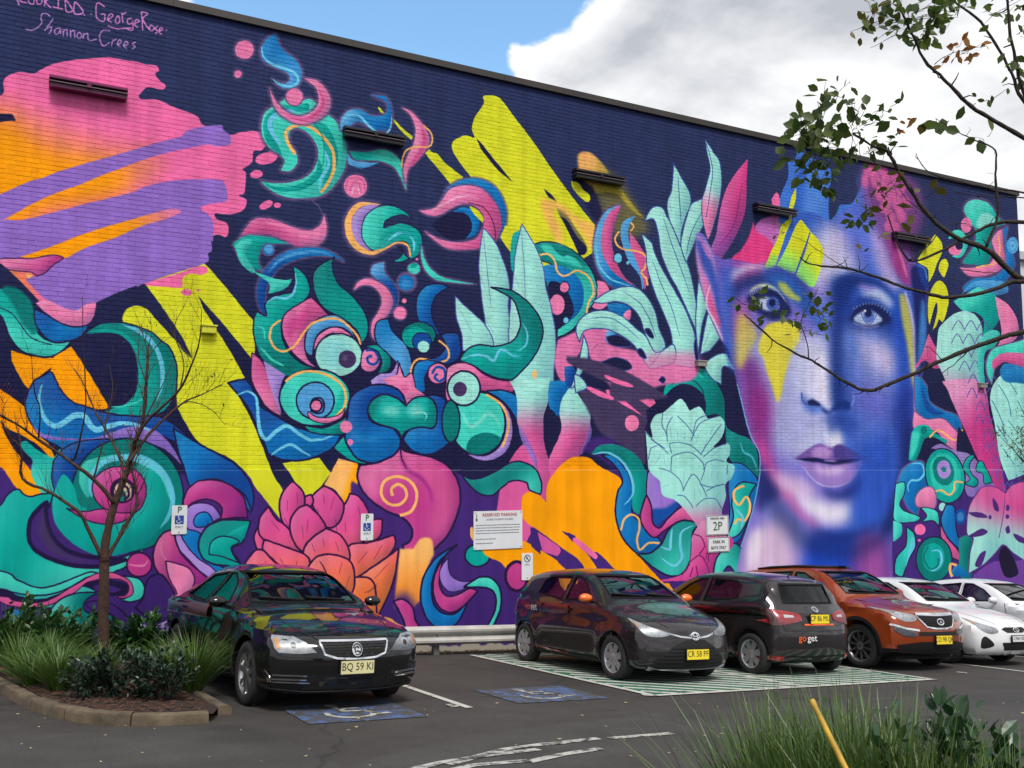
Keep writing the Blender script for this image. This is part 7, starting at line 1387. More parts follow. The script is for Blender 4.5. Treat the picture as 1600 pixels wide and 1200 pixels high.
def compact_detail(plate_txt):
    def d(t, sh, sp, pm):
        HL = [(.40, .575), (.52, .55), (.62, .575), (.715, .65), (.765, .765), (.755, .80), (.66, .735), (.54, .68), (.42, .64)]
        for s_ in (-1, 1):
            lamp(t, sh, HL if s_ > 0 else mirror_y(HL), 'front', M_LAMPC, 'headlight', [(s_*.54, .61, .036), (s_*.64, .655, .036)], amber=[(s_*.70, .70), (s_*.735, .71), (s_*.745, .775), (s_*.715, .75)][::s_])
            FG = [(s_*.50, .36), (s_*.66, .30), (s_*.72, .33), (s_*.70, .46), (s_*.62, .50)][::s_]; panel(sh, FG, 'front', .002, M_BLACKP, 'fog_recess', t, 1, .04, rnd=1); line_on(sh, [(s_*.38, .70), (s_*.52, .81), (s_*.60, .95)], 'front', .008, .002, M_DARK, 'bonnet_gap', t)
            lamp(t, sh, [(s_*.48, .80), (s_*.78, .82), (s_*.78, .96), (s_*.52, .95)][::s_], 'rear', M_REDL, 'tail_light')
        GR = [(-.22, .565), (.22, .565), (.32, .62), (.24, .655), (-.24, .655), (-.32, .62)]; g_ = panel(sh, GR, 'front', .003, M_DARK, 'grille', t, 1, .04); n = 20; line_on(sh, [(.07*math.cos(2*math.pi*k/n), .61+.036*math.sin(2*math.pi*k/n)) for k in range(n)], 'front', .014, .014, M_CHROME, 'emblem', g_, closed=True, step=.02); line_on(sh, [(-.025, .59), (.005, .615), (-.005, .605), (.025, .63)], 'front', .012, .016, M_CHROME, 'emblem_line', g_)
        LG = [(-.30, .275), (.30, .275), (.36, .39), (.33, .405), (-.33, .405), (-.36, .39)]; l_ = panel(sh, LG, 'front', .003, M_DARK, 'lower_grille', t, 1, .05)
        for k in range(4): line_on(sh, [(-.32, .295+.03*k), (.32, .295+.03*k)], 'front', .008, .008, M_BLACKP, 'slat', l_)
        plate(t, sh, 'front', 0, .47, plate_txt, M_PLW, h=.10)
    return d
M_P4 = paint('paint_white', (.66, .67, .69), rough=.34); COMPACT['mirror_m'] = M_P4
build_car('white_compact_car', 'white compact car parked between the orange car and another white car', 'compact', COMPACT, 15.42, 10.22, M_P4, M_ALLOY, style='five', detail=compact_detail('CNH 03Y'))
COMP2 = dict(COMPACT); COMP2['gside'] = M_GLD
build_car('white_compact_car', 'white car with dark wheels at the right edge, farthest of the parked cars', 'compact', COMP2, 18.12, 10.35, M_P4, M_ALLOYK, style='kia', detail=compact_detail('CTZ 41B'))

# ---------------------------------------------------------------- garden bed with kerb, left
RB = random.Random(11)
def atd(x, y, d): q = EYEP+ray(x, y)*d; return Vector(q)           # a point at depth d along the view of the layout picture
M_KERB = mat('kerb_concrete', srgb(112, 98, 78), rough=.9, col2=srgb(52, 46, 38), nscale=3.5, bump=.5, bscale=40); M_SOIL = mat('mulch', srgb(52, 34, 26), rough=.95, col2=srgb(22, 15, 12), nscale=26, bump=1.0, bscale=60)
def kerb_run(P, w=.135, h=.105, seg=.85):
    """stones along a ground path; P is the foot on the road side, the bed lies to the left of the path"""
    P = [Vector((x, y)) for x, y in P]; L_ = [0]
    for a, b in zip(P[:-1], P[1:]): L_.append(L_[-1]+(b-a).length)
    def at(s_):
        for i in range(len(P)-1):
            if s_ <= L_[i+1] or i == len(P)-2: return P[i].lerp(P[i+1], (s_-L_[i])/(L_[i+1]-L_[i]+1e-9))
    k = empty('kerb', (P[0].x, P[0].y, gz(*P[0]))); tag(k, kind='structure'); s_ = 0
    while s_ < L_[-1]-.05:
        e = min(L_[-1], s_+seg*RB.uniform(.92, 1.08)); n = 6; V = []; jz = RB.uniform(-.012, .012)
        for i in range(n):
            q = s_+.006+(e-s_-.012)*i/(n-1); c_ = at(q); d = (at(min(L_[-1], q+.03))-at(max(0, q-.03))).normalized(); nr = Vector((-d.y, d.x))
            for (o, z) in ((0, -.10), (.0, h*.6), (.012, h*.9), (.035, h), (w-.02, h+.003), (w, h-.02), (w, -.10)):
                p_ = c_+nr*(o+RB.uniform(-.003, .003)); V.append((p_.x-k.location.x, p_.y-k.location.y, gz(p_.x, p_.y)+z+jz*(z > 0)+RB.uniform(-.003, .003)-k.location.z))
        F = [(i*7+j, (i+1)*7+j, (i+1)*7+j+1, i*7+j+1) for i in range(n-1) for j in range(6)]+[tuple(range(7))[::-1], tuple((n-1)*7+j for j in range(7))]
        mesh('kerb_stone', V, [f_[::-1] for f_ in F], M_KERB, k, autos=45); s_ = e
    return k
_kp = [gp(*q) for q in ((-140, 1004), (-70, 1044), (0, 1083), (40, 1107), (80, 1121), (125, 1130), (175, 1135), (250, 1135), (327, 1130))]
kerb_run(_kp)
_kr = [gp(362, 1117), gp(312, 1089)]; _kr.append((_kr[1][0]-.02, 14.6)); kerb_run([(x, y) for x, y in _kr])
_bed = [(x+.05, y+.08) for x, y in _kp]+[(_kr[0][0]-.12, _kr[0][1]+.05), (_kr[1][0]-.12, _kr[1][1]), (_kr[2][0]-.12, 15.17), (-4.0, 15.17), (-4.0, _kp[0][1])]
def bed_mesh(name, P, h, step=.14, bump=.03, m=None):
    P = np.array(P); lo, hi = P.min(0), P.max(0); B = dense(P, .25); gx, gy = np.meshgrid(np.arange(lo[0], hi[0], step), np.arange(lo[1], hi[1], step)); G = np.stack([gx.ravel(), gy.ravel()], 1)+np.random.uniform(-.04, .04, (gx.size, 2)); G = G[sd_poly(G[:, 0], G[:, 1], P) < -.08]
    r = geometry.delaunay_2d_cdt([Vector(q) for q in B]+[Vector(q) for q in G], [], [list(range(len(B)))], 1, 1e-5); nb = len(B)
    V = [(v.x, v.y, gz(v.x, v.y)+h+(RB.uniform(0, bump) if i >= nb else 0)) for i, v in enumerate(r[0])]; o = mesh(name, V, r[2], m or M_SOIL, smooth=True); tag(o, kind='structure'); return o
bed_mesh('garden_bed', _bed, .075)
def inside(P, x, y): return sd_poly(np.array([x]), np.array([y]), np.array(P))[0]
# loose mulch chips and dry leaves
def chips(name, pts, m, size=.03, h=0.0, lab=None):
    mb = MB()
    for (x, y, z) in pts:
        a = RB.uniform(0, 6.3); l, w = size*RB.uniform(.5, 1.5), size*RB.uniform(.2, .6); ca, sa = math.cos(a), math.sin(a); t1, t2 = RB.uniform(-.4, .4), RB.uniform(-.4, .4)
        mb.add([(x+(u*ca-v*sa), y+(u*sa+v*ca), z+.006+abs(u*t1)+v*t2*.5) for u, v in ((-l, 0), (0, -w), (l, 0), (0, w))], [(0, 1, 2), (0, 2, 3)])
    o = mb.build(name, m); tag(o, kind='stuff', label=lab); return o
_pts = []
while len(_pts) < 2600:
    x, y = RB.uniform(-1.5, 2.0), RB.uniform(9.2, 14.5)
    if inside(_bed, x, y) < -.1: _pts.append((x, y, gz(x, y)+.095))
chips('mulch', _pts, mat('bark_chip', srgb(72, 46, 34), rough=.9, noise=.5, nscale=14), .028, lab='brown bark mulch spread over the garden bed')
_pts = [(x, y, gz(x, y)+RB.uniform(0, .02)) for x, y in ((RB.uniform(2.4, 23.5), 15.14-abs(RB.gauss(0, .16))) for _ in range(2600))]
chips('dry_litter', _pts, mat('dry_leaf', srgb(92, 74, 50), rough=.9, noise=.5, nscale=9), .035, lab='dry leaves and grit along the foot of the wall')
_pts = [(x, y, gz(x, y)+.004) for x, y in [gp(RB.uniform(0, 1600), RB.uniform(1090, 1200)) for _ in range(70)]+[(_kp[0][0]+RB.uniform(0, 3.4), _kp[5][1]-abs(RB.gauss(0, .12))-.02) for _ in range(0)]]
chips('fallen_leaves', _pts, mat('pale_leaf', srgb(176, 160, 120), rough=.9, noise=.3), .018, lab='a few pale fallen leaves scattered on the asphalt')
# a strip of dirt in the gutter at the foot of the wall
gsheet('dirt_strip', [(2.3, 14.86), (8, 14.90), (14, 14.84), (23.7, 14.9), (23.7, 15.178), (2.3, 15.178)], mat('gutter_dirt', srgb(74, 66, 52), rough=.95, col2=srgb(44, 42, 34), nscale=7, bump=.8, bscale=50), .007)['kind'] = 'structure'
# ---------------------------------------------------------------- leaves and shrubs
def leaf_mat(name, c1, c2, trans=.25, rough=.5):
    m = bpy.data.materials.new(name); m.use_nodes = True; N, L = m.node_tree.nodes, m.node_tree.links; b = N['Principled BSDF']; oi = N.new('ShaderNodeObjectInfo'); ge = N.new('ShaderNodeNewGeometry'); ad = N.new('ShaderNodeMath'); ad.operation = 'ADD'; L.new(oi.outputs['Random'], ad.inputs[0]); L.new(ge.outputs['Random Per Island'], ad.inputs[1]); fr = N.new('ShaderNodeMath'); fr.operation = 'FRACT'; L.new(ad.outputs[0], fr.inputs[0]); mx = N.new('ShaderNodeMix'); mx.data_type = 'RGBA'; L.new(fr.outputs[0], mx.inputs[0]); mx.inputs[6].default_value = (*c1, 1); mx.inputs[7].default_value = (*c2, 1); L.new(mx.outputs[2], b.inputs['Base Color']); b.inputs['Roughness'].default_value = rough
    tr = N.new('ShaderNodeBsdfTranslucent'); L.new(mx.outputs[2], tr.inputs[0]); ms = N.new('ShaderNodeMixShader'); ms.inputs[0].default_value = trans; L.new(b.outputs[0], ms.inputs[1]); L.new(tr.outputs[0], ms.inputs[2]); L.new(ms.outputs[0], N['Material Output'].inputs[0]); MATS[name] = m; return m
M_LF = leaf_mat('leaf_dark', (.034, .075, .014), (.105, .150, .028), .45); M_LFO = leaf_mat('leaf_rust', (.36, .10, .015), (.26, .13, .02), .45); M_LFY = leaf_mat('leaf_olive', (.10, .10, .02), (.17, .12, .02)); M_SHR = leaf_mat('shrub_leaf', (.014, .050, .012), (.035, .105, .022), .15, .35); M_SHD = leaf_mat('shrub_dark_leaf', (.010, .028, .016), (.022, .050, .028), .12, .35); M_GRA = leaf_mat('strap_leaf', (.034, .100, .012), (.105, .165, .034), .2, .45); M_GRB = leaf_mat('strap_leaf_near', (.030, .088, .012), (.115, .165, .045), .2, .42); M_SHN = leaf_mat('near_shrub_leaf', (.014, .045, .018), (.036, .085, .035), .15, .35); M_BARK = mat('bark', srgb(84, 58, 48), rough=.9, col2=srgb(46, 32, 28), nscale=18, bump=.8, bscale=70); M_TWIG = mat('twig', srgb(52, 40, 36), rough=.85, noise=.3, nscale=20); M_BARKR = mat('bark_grey', srgb(58, 50, 44), rough=.9, col2=srgb(32, 27, 24), nscale=30, bump=.8, bscale=90)
LEAF = [(-.5, 0, 0), (-.25, .22, .03), (.1, .27, .04), (.5, 0, -.03), (.1, -.27, .04), (-.25, -.22, .03), (-.1, 0, -.02), (.2, 0, -.03)]
LEAFF = [(0, 6, 1), (6, 7, 2, 1), (7, 3, 2), (0, 5, 6), (6, 5, 4, 7), (7, 4, 3)]
def rot(v, u, w_, n_): return u*v[0]+w_*v[1]+n_*v[2]
def put_leaf(mb, p_, d, n_, s_, wide=1.0):
    d = d.normalized(); w_ = n_.cross(d)
    if w_.length < 1e-4: w_ = d.orthogonal()
    w_.normalize(); n_ = d.cross(w_); mb.add([p_+d*(v[0]+.5)*s_+w_*v[1]*s_*wide+n_*v[2]*s_ for v in LEAF], LEAFF)
def rv(r=RB): 
    while True:
        v = Vector((r.uniform(-1, 1), r.uniform(-1, 1), r.uniform(-1, 1)))
        if .05 < v.length < 1: return v.normalized()
def shrub(x, y, rx, h, n, s_, m, label, group, name='shrub', z=None):
    z0 = gz(x, y)+.07 if z is None else z; t = empty(name, (x, y, z0)); tag(t, label, 'shrub', group); mb = MB(); tips = []
    for k in range(16):
        a = RB.uniform(0, 6.28); r = rx*RB.uniform(.3, .95); tips.append(Vector((r*math.cos(a), r*math.sin(a), h*RB.uniform(.45, 1.0)*(1-.25*(r/rx)**2))))
    st = MB()
    for q in tips: st.tube([(0, 0, -.05), tuple(q*.5+Vector((0, 0, .08*h))), tuple(q)], [.012, .008, .004], 5)
    for k in range(n):
        q = RB.choice(tips); f_ = RB.uniform(.35, 1.12); p_ = q*f_+rv()*RB.uniform(.0, .20)*rx
        if p_.z < .02: p_.z = RB.uniform(.02, .2)
        d = (p_-Vector((0, 0, h*.3))).normalized()+rv()*.75; put_leaf(mb, p_, d, Vector((0, 0, 1))+rv()*.6, s_*RB.uniform(.6, 1.25), .9)
    mb.build('foliage', m, t); st.build('stem', M_TWIG, t); return t
def tuft(x, y, n, ln, m, label, group, spread=1.0, w=.006, z=None, lean=(0, 0)):
    z0 = gz(x, y)+.07 if z is None else z; t = empty('grass_tuft', (x, y, z0)); tag(t, label, 'grass', group); mb = MB()
    for k in range(n):
        a = RB.uniform(0, 6.28); l = ln*RB.uniform(.55, 1.1); out = abs(RB.gauss(.0, .42))*spread; b = Vector((math.cos(a), math.sin(a), 0)); s0 = b*RB.uniform(0, .09); droop = RB.uniform(.15, .75)*spread; ww = w*RB.uniform(.7, 1.3); sd = Vector((-math.sin(a), math.cos(a), 0)); V = []; g_ = 6
        tw = RB.uniform(-.8, .8)
        for i in range(g_):
            f_ = i/(g_-1); p_ = s0+b*(l*out*f_+l*droop*.5*f_*f_*f_)+Vector((lean[0]*f_*f_*l, lean[1]*f_*f_*l, l*f_*(1-.30*droop*f_*f_-.12*out*f_))); h_ = ww*(1-f_**2.2)+.0006; c_ = sd*math.cos(tw*f_)+b*math.sin(tw*f_); V += [p_-c_*h_, p_+c_*h_]
        mb.add(V, [(2*i, 2*i+1, 2*i+3, 2*i+2) for i in range(g_-1)])
    o = mb.build('blades', m, t); return t
for (x, y, h, lab) in ((-1.55, 14.45, .74, 'broad leaved green shrub at the left edge, against the mural'), (-.95, 14.6, .80, 'second broad leaved shrub from the left edge, against the mural'), (-.40, 14.4, .78, 'third broad leaved shrub from the left edge, against the mural'), (.15, 14.55, .82, 'broad leaved shrub left of the tree trunk, against the mural'), (.72, 14.35, .74, 'broad leaved shrub behind the tree trunk, against the mural'), (1.72, 14.35, .70, 'broad leaved shrub close beside the rear of the black car')):
    shrub(x, y, .52, h, 1250, .105, M_SHR, lab, 'shrubs along the foot of the mural')
for i, (px_, py_, n, l, lab) in enumerate(((15, 1048, 380, .82, 'wide green grass tuft at the left edge of the garden bed'), (55, 1040, 360, .76, 'green grass tuft in the back left of the garden bed'), (92, 1092, 340, .62, 'pale green grass tuft left of the tree trunk'), (130, 1040, 260, .6, 'low grass tuft just behind the tree trunk'), (302, 1092, 420, .74, 'arching grass tuft at the corner beside the black car'), (265, 1070, 240, .55, 'small grass tuft between the dark shrubs and the black car'), (215, 1040, 260, .55, 'grass tuft behind the dark shrubs'), (48, 1084, 300, .5, 'bright grass tuft spilling to the kerb at the left'), (160, 1070, 240, .5, 'grass tuft at the foot of the tree trunk'), (75, 1062, 300, .6, 'thick grass tuft between the kerb and the back shrubs'), (30, 1068, 300, .58, 'short grass tuft close to the kerb at the left edge'))):
    x, y = gp(px_, py_); tuft(x, y, n, l, M_GRA, lab, 'grass tufts in the garden bed', 1.15, .0055)
for i, (px_, py_, lab) in enumerate(((140, 1104, 'small dark shrub nearest the kerb bend'), (178, 1103, 'small dark shrub below the tree trunk'), (222, 1103, 'small dark shrub in the middle of the bed front'), (260, 1108, 'small dark shrub beside the arching grass'))):
    x, y = gp(px_, py_); shrub(x, y, .32, .50, 620, .062, M_SHD, lab, 'dark shrubs in the garden bed')
# ---------------------------------------------------------------- branches
def branch(mb, P, r0, r1, n=7, j=.0):
    P = [Vector(p_) for p_ in P]; Q = []
    for i in range(len(P)-1):
        p0, p1, p2, p3 = P[max(0, i-1)], P[i], P[i+1], P[min(len(P)-1, i+2)]
        for k in range(4):
            t = k/4; Q.append(.5*((2*p1)+(-p0+p2)*t+(2*p0-5*p1+4*p2-p3)*t*t+(-p0+3*p1-3*p2+p3)*t**3)+rv()*j)
    Q.append(P[-1]); m_ = len(Q); mb.tube(Q, [r0+(r1-r0)*i/(m_-1)+(RB.uniform(-.06, .10)*r0 if j else 0) for i in range(m_)], n); return Q
def twigs(mb, Q, n, ln, r, lv=2, up=.35, store=None):
    for k in range(n):
        i = RB.randrange(max(1, len(Q)//5), len(Q)); p_ = Q[i]; d = (Q[min(i+1, len(Q)-1)]-Q[i-1]).normalized(); v = (d*.8+rv()*.75+Vector((0, 0, up))).normalized(); l = ln*RB.uniform(.5, 1.2); T = [p_]; c_ = p_.copy()
        for s_ in range(4): v = (v+rv()*.22+Vector((0, 0, up*.25))).normalized(); c_ = c_+v*l/4; T.append(c_.copy())
        mb.tube(T, [r, r*.8, r*.65, r*.5, r*.35], 4)
        if store is not None: store.append(T)
        if lv > 1: twigs(mb, T, RB.randint(2, 4), ln*.55, r*.62, lv-1, up, store)
# the bare street tree in the bed
_tb = groundpt(163, 1050); _td = float((np.array(_tb)-EYEP) @ CF); BT = empty('bare_tree', tuple(_tb)); tag(BT, 'slender bare tree with thin branches growing in the garden bed', 'tree')
def tp(x, y, o=0.0): return atd(x, y, _td+o)-Vector(_tb)
mb = MB(); branch(mb, [tp(164, 1062), tp(162, 1000), tp(161, 950), tp(163, 905), tp(163, 868)], .080, .060, 12, .003); mb.build('trunk', M_BARK, BT, autos=60)
_br = [([(163, 878), (166, 838), (179, 788), (194, 748), (202, 722), (212, 687), (222, 662), (229, 591), (232, 541)], .050, .010, .15), ([(162, 876), (156, 864), (136, 823), (121, 798), (76, 768), (35, 748), (33, 702), (15, 682), (2, 657)], .026, .006, -.6), ([(164, 878), (171, 866), (192, 828), (213, 790), (211, 760), (206, 722), (218, 670)], .028, .008, .6), ([(178, 786), (151, 753), (111, 722), (60, 687), (25, 662), (-12, 642)], .026, .006, -.9), ([(202, 722), (222, 692), (242, 669), (282, 632), (313, 617), (348, 601)], .022, .004, .7), ([(210, 692), (228, 660), (252, 637), (282, 606), (303, 561), (313, 526), (315, 485)], .020, .004, -.5), ([(194, 750), (189, 722), (171, 682), (151, 647), (131, 601), (116, 576)], .018, .004, .5), ([(111, 722), (118, 712), (126, 682), (134, 627), (130, 541), (129, 465)], .013, .0025, -.6), ([(146, 748), (161, 692), (166, 657), (176, 606), (171, 571)], .011, .003, .5), ([(282, 606), (287, 566), (272, 515), (290, 475)], .009, .002, .8), ([(60, 687), (62, 640), (53, 606), (49, 551)], .010, .002, -.8), ([(222, 662), (250, 610), (272, 560)], .010, .002, .4), ([(229, 600), (216, 555), (220, 510)], .008, .002, .3), ([(282, 632), (300, 628), (330, 640), (352, 665)], .008, .002, .4)]
_allq = []
for P, r0, r1, o in _br:
    r0 *= 1.2; r1 *= 1.2; mb = MB(); n = len(P); Q = branch(mb, [tp(x, y, o*(i/(n-1))**1.2) for i, (x, y) in enumerate(P)], r0, r1, 7, .004); twigs(mb, Q, max(6, int(8+r0*260)), .46, max(.0022, r1*.75), 2, .55, _allq); mb.build('branch', M_BARK if r0 > .02 else M_TWIG, BT, smooth=True)
for k in range(46):
    T = RB.choice(_allq); p_ = T[-1]; mb = MB(); put_leaf(mb, Vector((0, 0, 0)), rv(), rv(), RB.uniform(.035, .06), .7); mb.build('leaf', mat('withered_leaf', srgb(52, 36, 30), rough=.9), BT, loc=p_)
# ---------------------------------------------------------------- the tree at the right: it stands just outside the frame and reaches in
RD = 4.4; _rb = groundpt(1985, 1500); _rt = atd(1900, 1500, 4.7); RTB = Vector((_rt.x, _rt.y, gz(_rt.x, _rt.y))); RT = empty('street_tree', tuple(RTB)); tag(RT, 'near street tree reaching leafy branches in from the right', 'tree')
def rp(x, y, o=0.0): return atd(x, y, RD+o)-RTB
mb = MB(); branch(mb, [Vector((0, 0, -.1)), Vector((.02, .01, .9)), rp(1895, 700, .3), rp(1850, 480, .25), rp(1800, 330, .2), rp(1760, 150, .2), rp(1740, -80, .3)], .085, .03, 14, .004); mb.build('trunk', M_BARKR, RT, autos=60)
_rbr = [([(1848, 560), (1740, 500), (1600, 438), (1574, 419), (1540, 389), (1498, 373), (1453, 339), (1423, 298), (1400, 260), (1385, 236), (1362, 227), (1332, 208)], .020, .005, -.1), ([(1820, 430), (1700, 350), (1600, 347), (1562, 348), (1532, 358), (1498, 377), (1453, 400), (1421, 407), (1400, 373), (1387, 336)], .015, .003, .12), ([(1850, 600), (1740, 470), (1600, 440), (1551, 453), (1485, 465), (1445, 457), (1407, 447), (1362, 430), (1324, 419), (1290, 416), (1264, 412), (1250, 402)], .014, .003, -.2), ([(1870, 640), (1740, 500), (1600, 519), (1566, 527), (1517, 544), (1472, 563), (1434, 581), (1385, 602), (1354, 610), (1324, 598), (1286, 574), (1264, 561), (1241, 551), (1207, 530), (1162, 491)], .017, .004, .15), ([(1264, 560), (1260, 532), (1252, 506), (1260, 483), (1279, 449)], .0035, .0015, .15), ([(1540, 389), (1559, 336), (1555, 284), (1557, 246), (1551, 231), (1517, 216), (1491, 204), (1462, 185)], .008, .0018, -.1), ([(1800, 330), (1700, 270), (1600, 216), (1555, 189), (1517, 166), (1491, 140), (1468, 117), (1445, 95), (1430, 64), (1412, 25), (1395, -10)], .014, .005, -.25), ([(1790, 300), (1680, 250), (1600, 159), (1585, 125), (1562, 79), (1532, 34), (1498, 8), (1460, -20)], .012, .005, .2), ([(1780, 280), (1650, 230), (1600, 144), (1589, 102), (1579, 57), (1574, 0), (1560, -40)], .013, .006, .0), ([(1810, 400), (1700, 330), (1600, 302), (1543, 293), (1491, 282), (1453, 270), (1432, 246)], .007, .0025, .3), ([(1812, 410), (1700, 330), (1600, 309), (1540, 307), (1492, 301)], .006, .0022, .35), ([(1450, 340), (1440, 330), (1418, 312), (1400, 290), (1388, 300)], .003, .0015, .0), ([(1421, 407), (1450, 385), (1478, 352), (1510, 349)], .004, .002, .1), ([(1498, 420), (1530, 425), (1560, 426)], .003, .002, .1), ([(1472, 563), (1455, 545), (1445, 540)], .003, .0015, .1), ([(1517, 544), (1490, 570), (1458, 592)], .004, .0018, .15), ([(1324, 419), (1300, 405), (1262, 380), (1230, 365)], .0022, .001, -.2), ([(1425, 60), (1400, 55), (1360, 75)], .003, .001, -.25), ([(1460, 100), (1490, 82), (1540, 72)], .0025, .001, -.2)]
_rq = []
for P, r0, r1, o in _rbr:
    r0 *= .84; r1 *= .8; mb = MB(); n = len(P); Q = branch(mb, [rp(x, y, o) for x, y in P], r0, r1, 7, .0024); _rq.append(Q)
    for k in range(int(len(Q)/5)): 
        i = RB.randrange(4, len(Q)); v = (rv()+Vector((0, 0, .3))).normalized(); mb.tube([Q[i], Q[i]+v*.035, Q[i]+v*.06+rv()*.02], [r1*.9, r1*.7, r1*.4], 4)
    mb.build('branch', M_BARKR, RT, smooth=True)
# leaf sprays: centre, spread in pixels, number, leaf size, kind
_lm = {}; _LV = []
def leaf_obj(p_, d, n_, s_, m):
    key = m.name
    if key not in _lm:
        _lm[key] = []
        for k in range(5):
            me = bpy.data.meshes.new('leaf'); w_ = RB.uniform(.9, 1.25); b_ = RB.uniform(.4, 2.2); me.from_pydata([((v[0]+.5), v[1]*w_, v[2]*b_+RB.uniform(-.02, .02)) for v in LEAF], [], LEAFF); me.materials.append(m); me.polygons.foreach_set('use_smooth', [True]*len(me.polygons)); _lm[key].append(me)
    o = bpy.data.objects.new('leaf', RB.choice(_lm[key])); COL.objects.link(o); o.parent = RT; d = d.normalized(); w_ = n_.cross(d); w_ = w_.normalized() if w_.length > 1e-4 else d.orthogonal().normalized(); n_ = d.cross(w_); o.matrix_local = Matrix(((d.x, w_.x, n_.x, p_.x), (d.y, w_.y, n_.y, p_.y), (d.z, w_.z, n_.z, p_.z), (0, 0, 0, 1))) @ Matrix.Scale(s_, 4)
_nl = 0
_rx = Vector(CR); _ru = Vector(CU); _rf = Vector(CF)
for (cx, cy, sx_, sy_, n, s_, m, o) in ((1272, 210, 34, 44, 44, .060, M_LF, -.1), (1330, 190, 40, 32, 38, .055, M_LF, -.05), (1300, 150, 18, 18, 12, .05, M_LF, 0), (1255, 200, 18, 14, 14, .06, M_LF, 0), (1275, 240, 24, 16, 20, .065, M_LF, -.1), (1340, 240, 34, 10, 16, .04, M_LF, 0), (1285, 282, 20, 16, 14, .058, M_LF, -.1), (1385, 222, 16, 18, 14, .05, M_LF, -.1), (1384, 170, 14, 8, 8, .045, M_LF, 0), (1415, 25, 50, 24, 42, .055, M_LF, -.25), (1370, 15, 24, 14, 12, .045, M_LFY, -.25), (1358, 34, 16, 9, 7, .035, M_LFY, -.25), (1440, 45, 26, 18, 20, .055, M_LF, -.2), (1490, 15, 34, 14, 20, .05, M_LF, .1), (1560, 15, 24, 14, 10, .045, M_LF, 0), (1592, 45, 12, 26, 10, .055, M_LF, 0), (1592, 95, 10, 18, 8, .06, M_LF, 0), (1485, 72, 12, 10, 5, .05, M_LFO, -.2), (1505, 80, 14, 10, 5, .05, M_LFO, -.2), (1535, 72, 14, 8, 4, .04, M_LFO, -.2), (1412, 200, 8, 10, 3, .045, M_LFO, -.1), (1427, 185, 10, 8, 3, .035, M_LFO, -.1), (1489, 188, 6, 6, 2, .085, M_LF, -.1), (1468, 210, 8, 4, 2, .085, M_LF, -.1), (1541, 212, 8, 6, 3, .06, M_LF, -.1), (1455, 180, 5, 4, 1, .06, M_LFY, -.1), (1540, 158, 18, 6, 5, .035, M_LF, 0), (1378, 295, 28, 14, 12, .045, M_LFY, 0), (1440, 315, 12, 18, 6, .06, M_LFY, 0), (1362, 325, 8, 10, 5, .05, M_LFY, .1), (1344, 345, 16, 10, 12, .045, M_LF, .1), (1375, 370, 10, 4, 3, .04, M_LFY, .1), (1346, 390, 10, 4, 2, .04, M_LFY, .1), (1170, 470, 26, 8, 13, .045, M_LF, .15), (1205, 494, 24, 7, 9, .04, M_LF, .15), (1240, 502, 14, 10, 5, .035, M_LF, .15), (1280, 455, 10, 8, 5, .045, M_LF, .15), (1284, 490, 10, 18, 10, .04, M_LF, .15), (1268, 515, 18, 8, 7, .04, M_LF, .15), (1225, 355, 40, 8, 4, .025, M_LFY, -.2)):
    _st = MB(); hub = rp(cx, cy+sy_*.4, o)
    n = int(n*1.25)
    for k in range(n):
        p_ = rp(cx, cy, o)+(_rx*RB.gauss(0, .62)*sx_-_ru*RB.gauss(0, .62)*sy_)*(RD/PF)+_rf*RB.gauss(0, .09); d = (p_-hub).normalized()*.4+rv()*.8+Vector((0, 0, -.25)); n_ = (Vector((0, 0, 1))+rv()*.9)
        if RB.random() < .45: n_ = -_rf+rv()*.8
        _LV.append((p_, d, n_, s_*1.2*RB.uniform(.65, 1.15), m))
        if k % 2 == 0: q = p_.lerp(hub, RB.uniform(.5, .9))+rv()*.015; _st.tube([q, p_.lerp(q, .5)+rv()*.01, p_], [.0016, .0013, .0008], 4)
    _st.build('twig', M_TWIG, RT)
_LV.sort(key=lambda q: -q[3])
for q in _LV[:300]: leaf_obj(*q)
for m in (M_LF, M_LFO, M_LFY):
    mb = MB()
    for (p_, dd, n_, s_, mm) in _LV[300:]:
        if mm is m: put_leaf(mb, p_, dd, n_, s_)
    if mb.V: tag(mb.build('small_leaves', m, RT), kind='stuff')
# ---------------------------------------------------------------- planting in front, right
def fp(x, d): q = atd(x, 1400, d); return q.x, q.y
FH = .17
for (px_, d, n, l, lab) in ((1222, 3.35, 760, .92, 'tall dark grass tuft left of the yellow stake'), (1275, 2.95, 900, .92, 'dense grass tuft behind the foot of the yellow stake'), (1335, 3.1, 820, 1.0, 'upright grass tuft just right of the yellow stake'), (1405, 2.85, 780, 1.0, 'arching grass tuft in front of the leafy shrub'), (1480, 2.55, 620, .88, 'low arching grass tuft at the bottom right'), (1590, 2.7, 640, .92, 'grass tuft at the right edge of the picture')):
    x, y = fp(px_, d); tuft(x, y, n, l, M_GRB, lab, 'grass tufts in the near planting', .46, .0066, z=gz(x, y)+FH)
for (px_, d, h, lab) in ((1485, 3.05, 1.0, 'dark leafy shrub between the near grass tufts'), (1560, 2.8, .84, 'dark leafy shrub at the lower right corner'), (1425, 3.2, .84, 'dark leafy shrub low behind the arching near grass')):
    x, y = fp(px_, d); shrub(x, y, .42, h*.97, 1700, .064, M_SHN, lab, 'dark shrubs in the near planting', z=gz(x, y)+FH)
_c = [fp(1090, 4.0), fp(1850, 4.0), fp(1950, 1.6), fp(1100, 1.8)]; bed_mesh('planting_bed', _c, FH-.03, .2)
_cx = [Vector(q) for q in _c]; V = []; F = []
for i in range(4): V += [(_cx[i].x, _cx[i].y, gz(*_cx[i])-.1), (_cx[i].x, _cx[i].y, gz(*_cx[i])+FH+.01)]
for i in range(4): F.append((2*i, 2*((i+1) % 4), 2*((i+1) % 4)+1, 2*i+1))
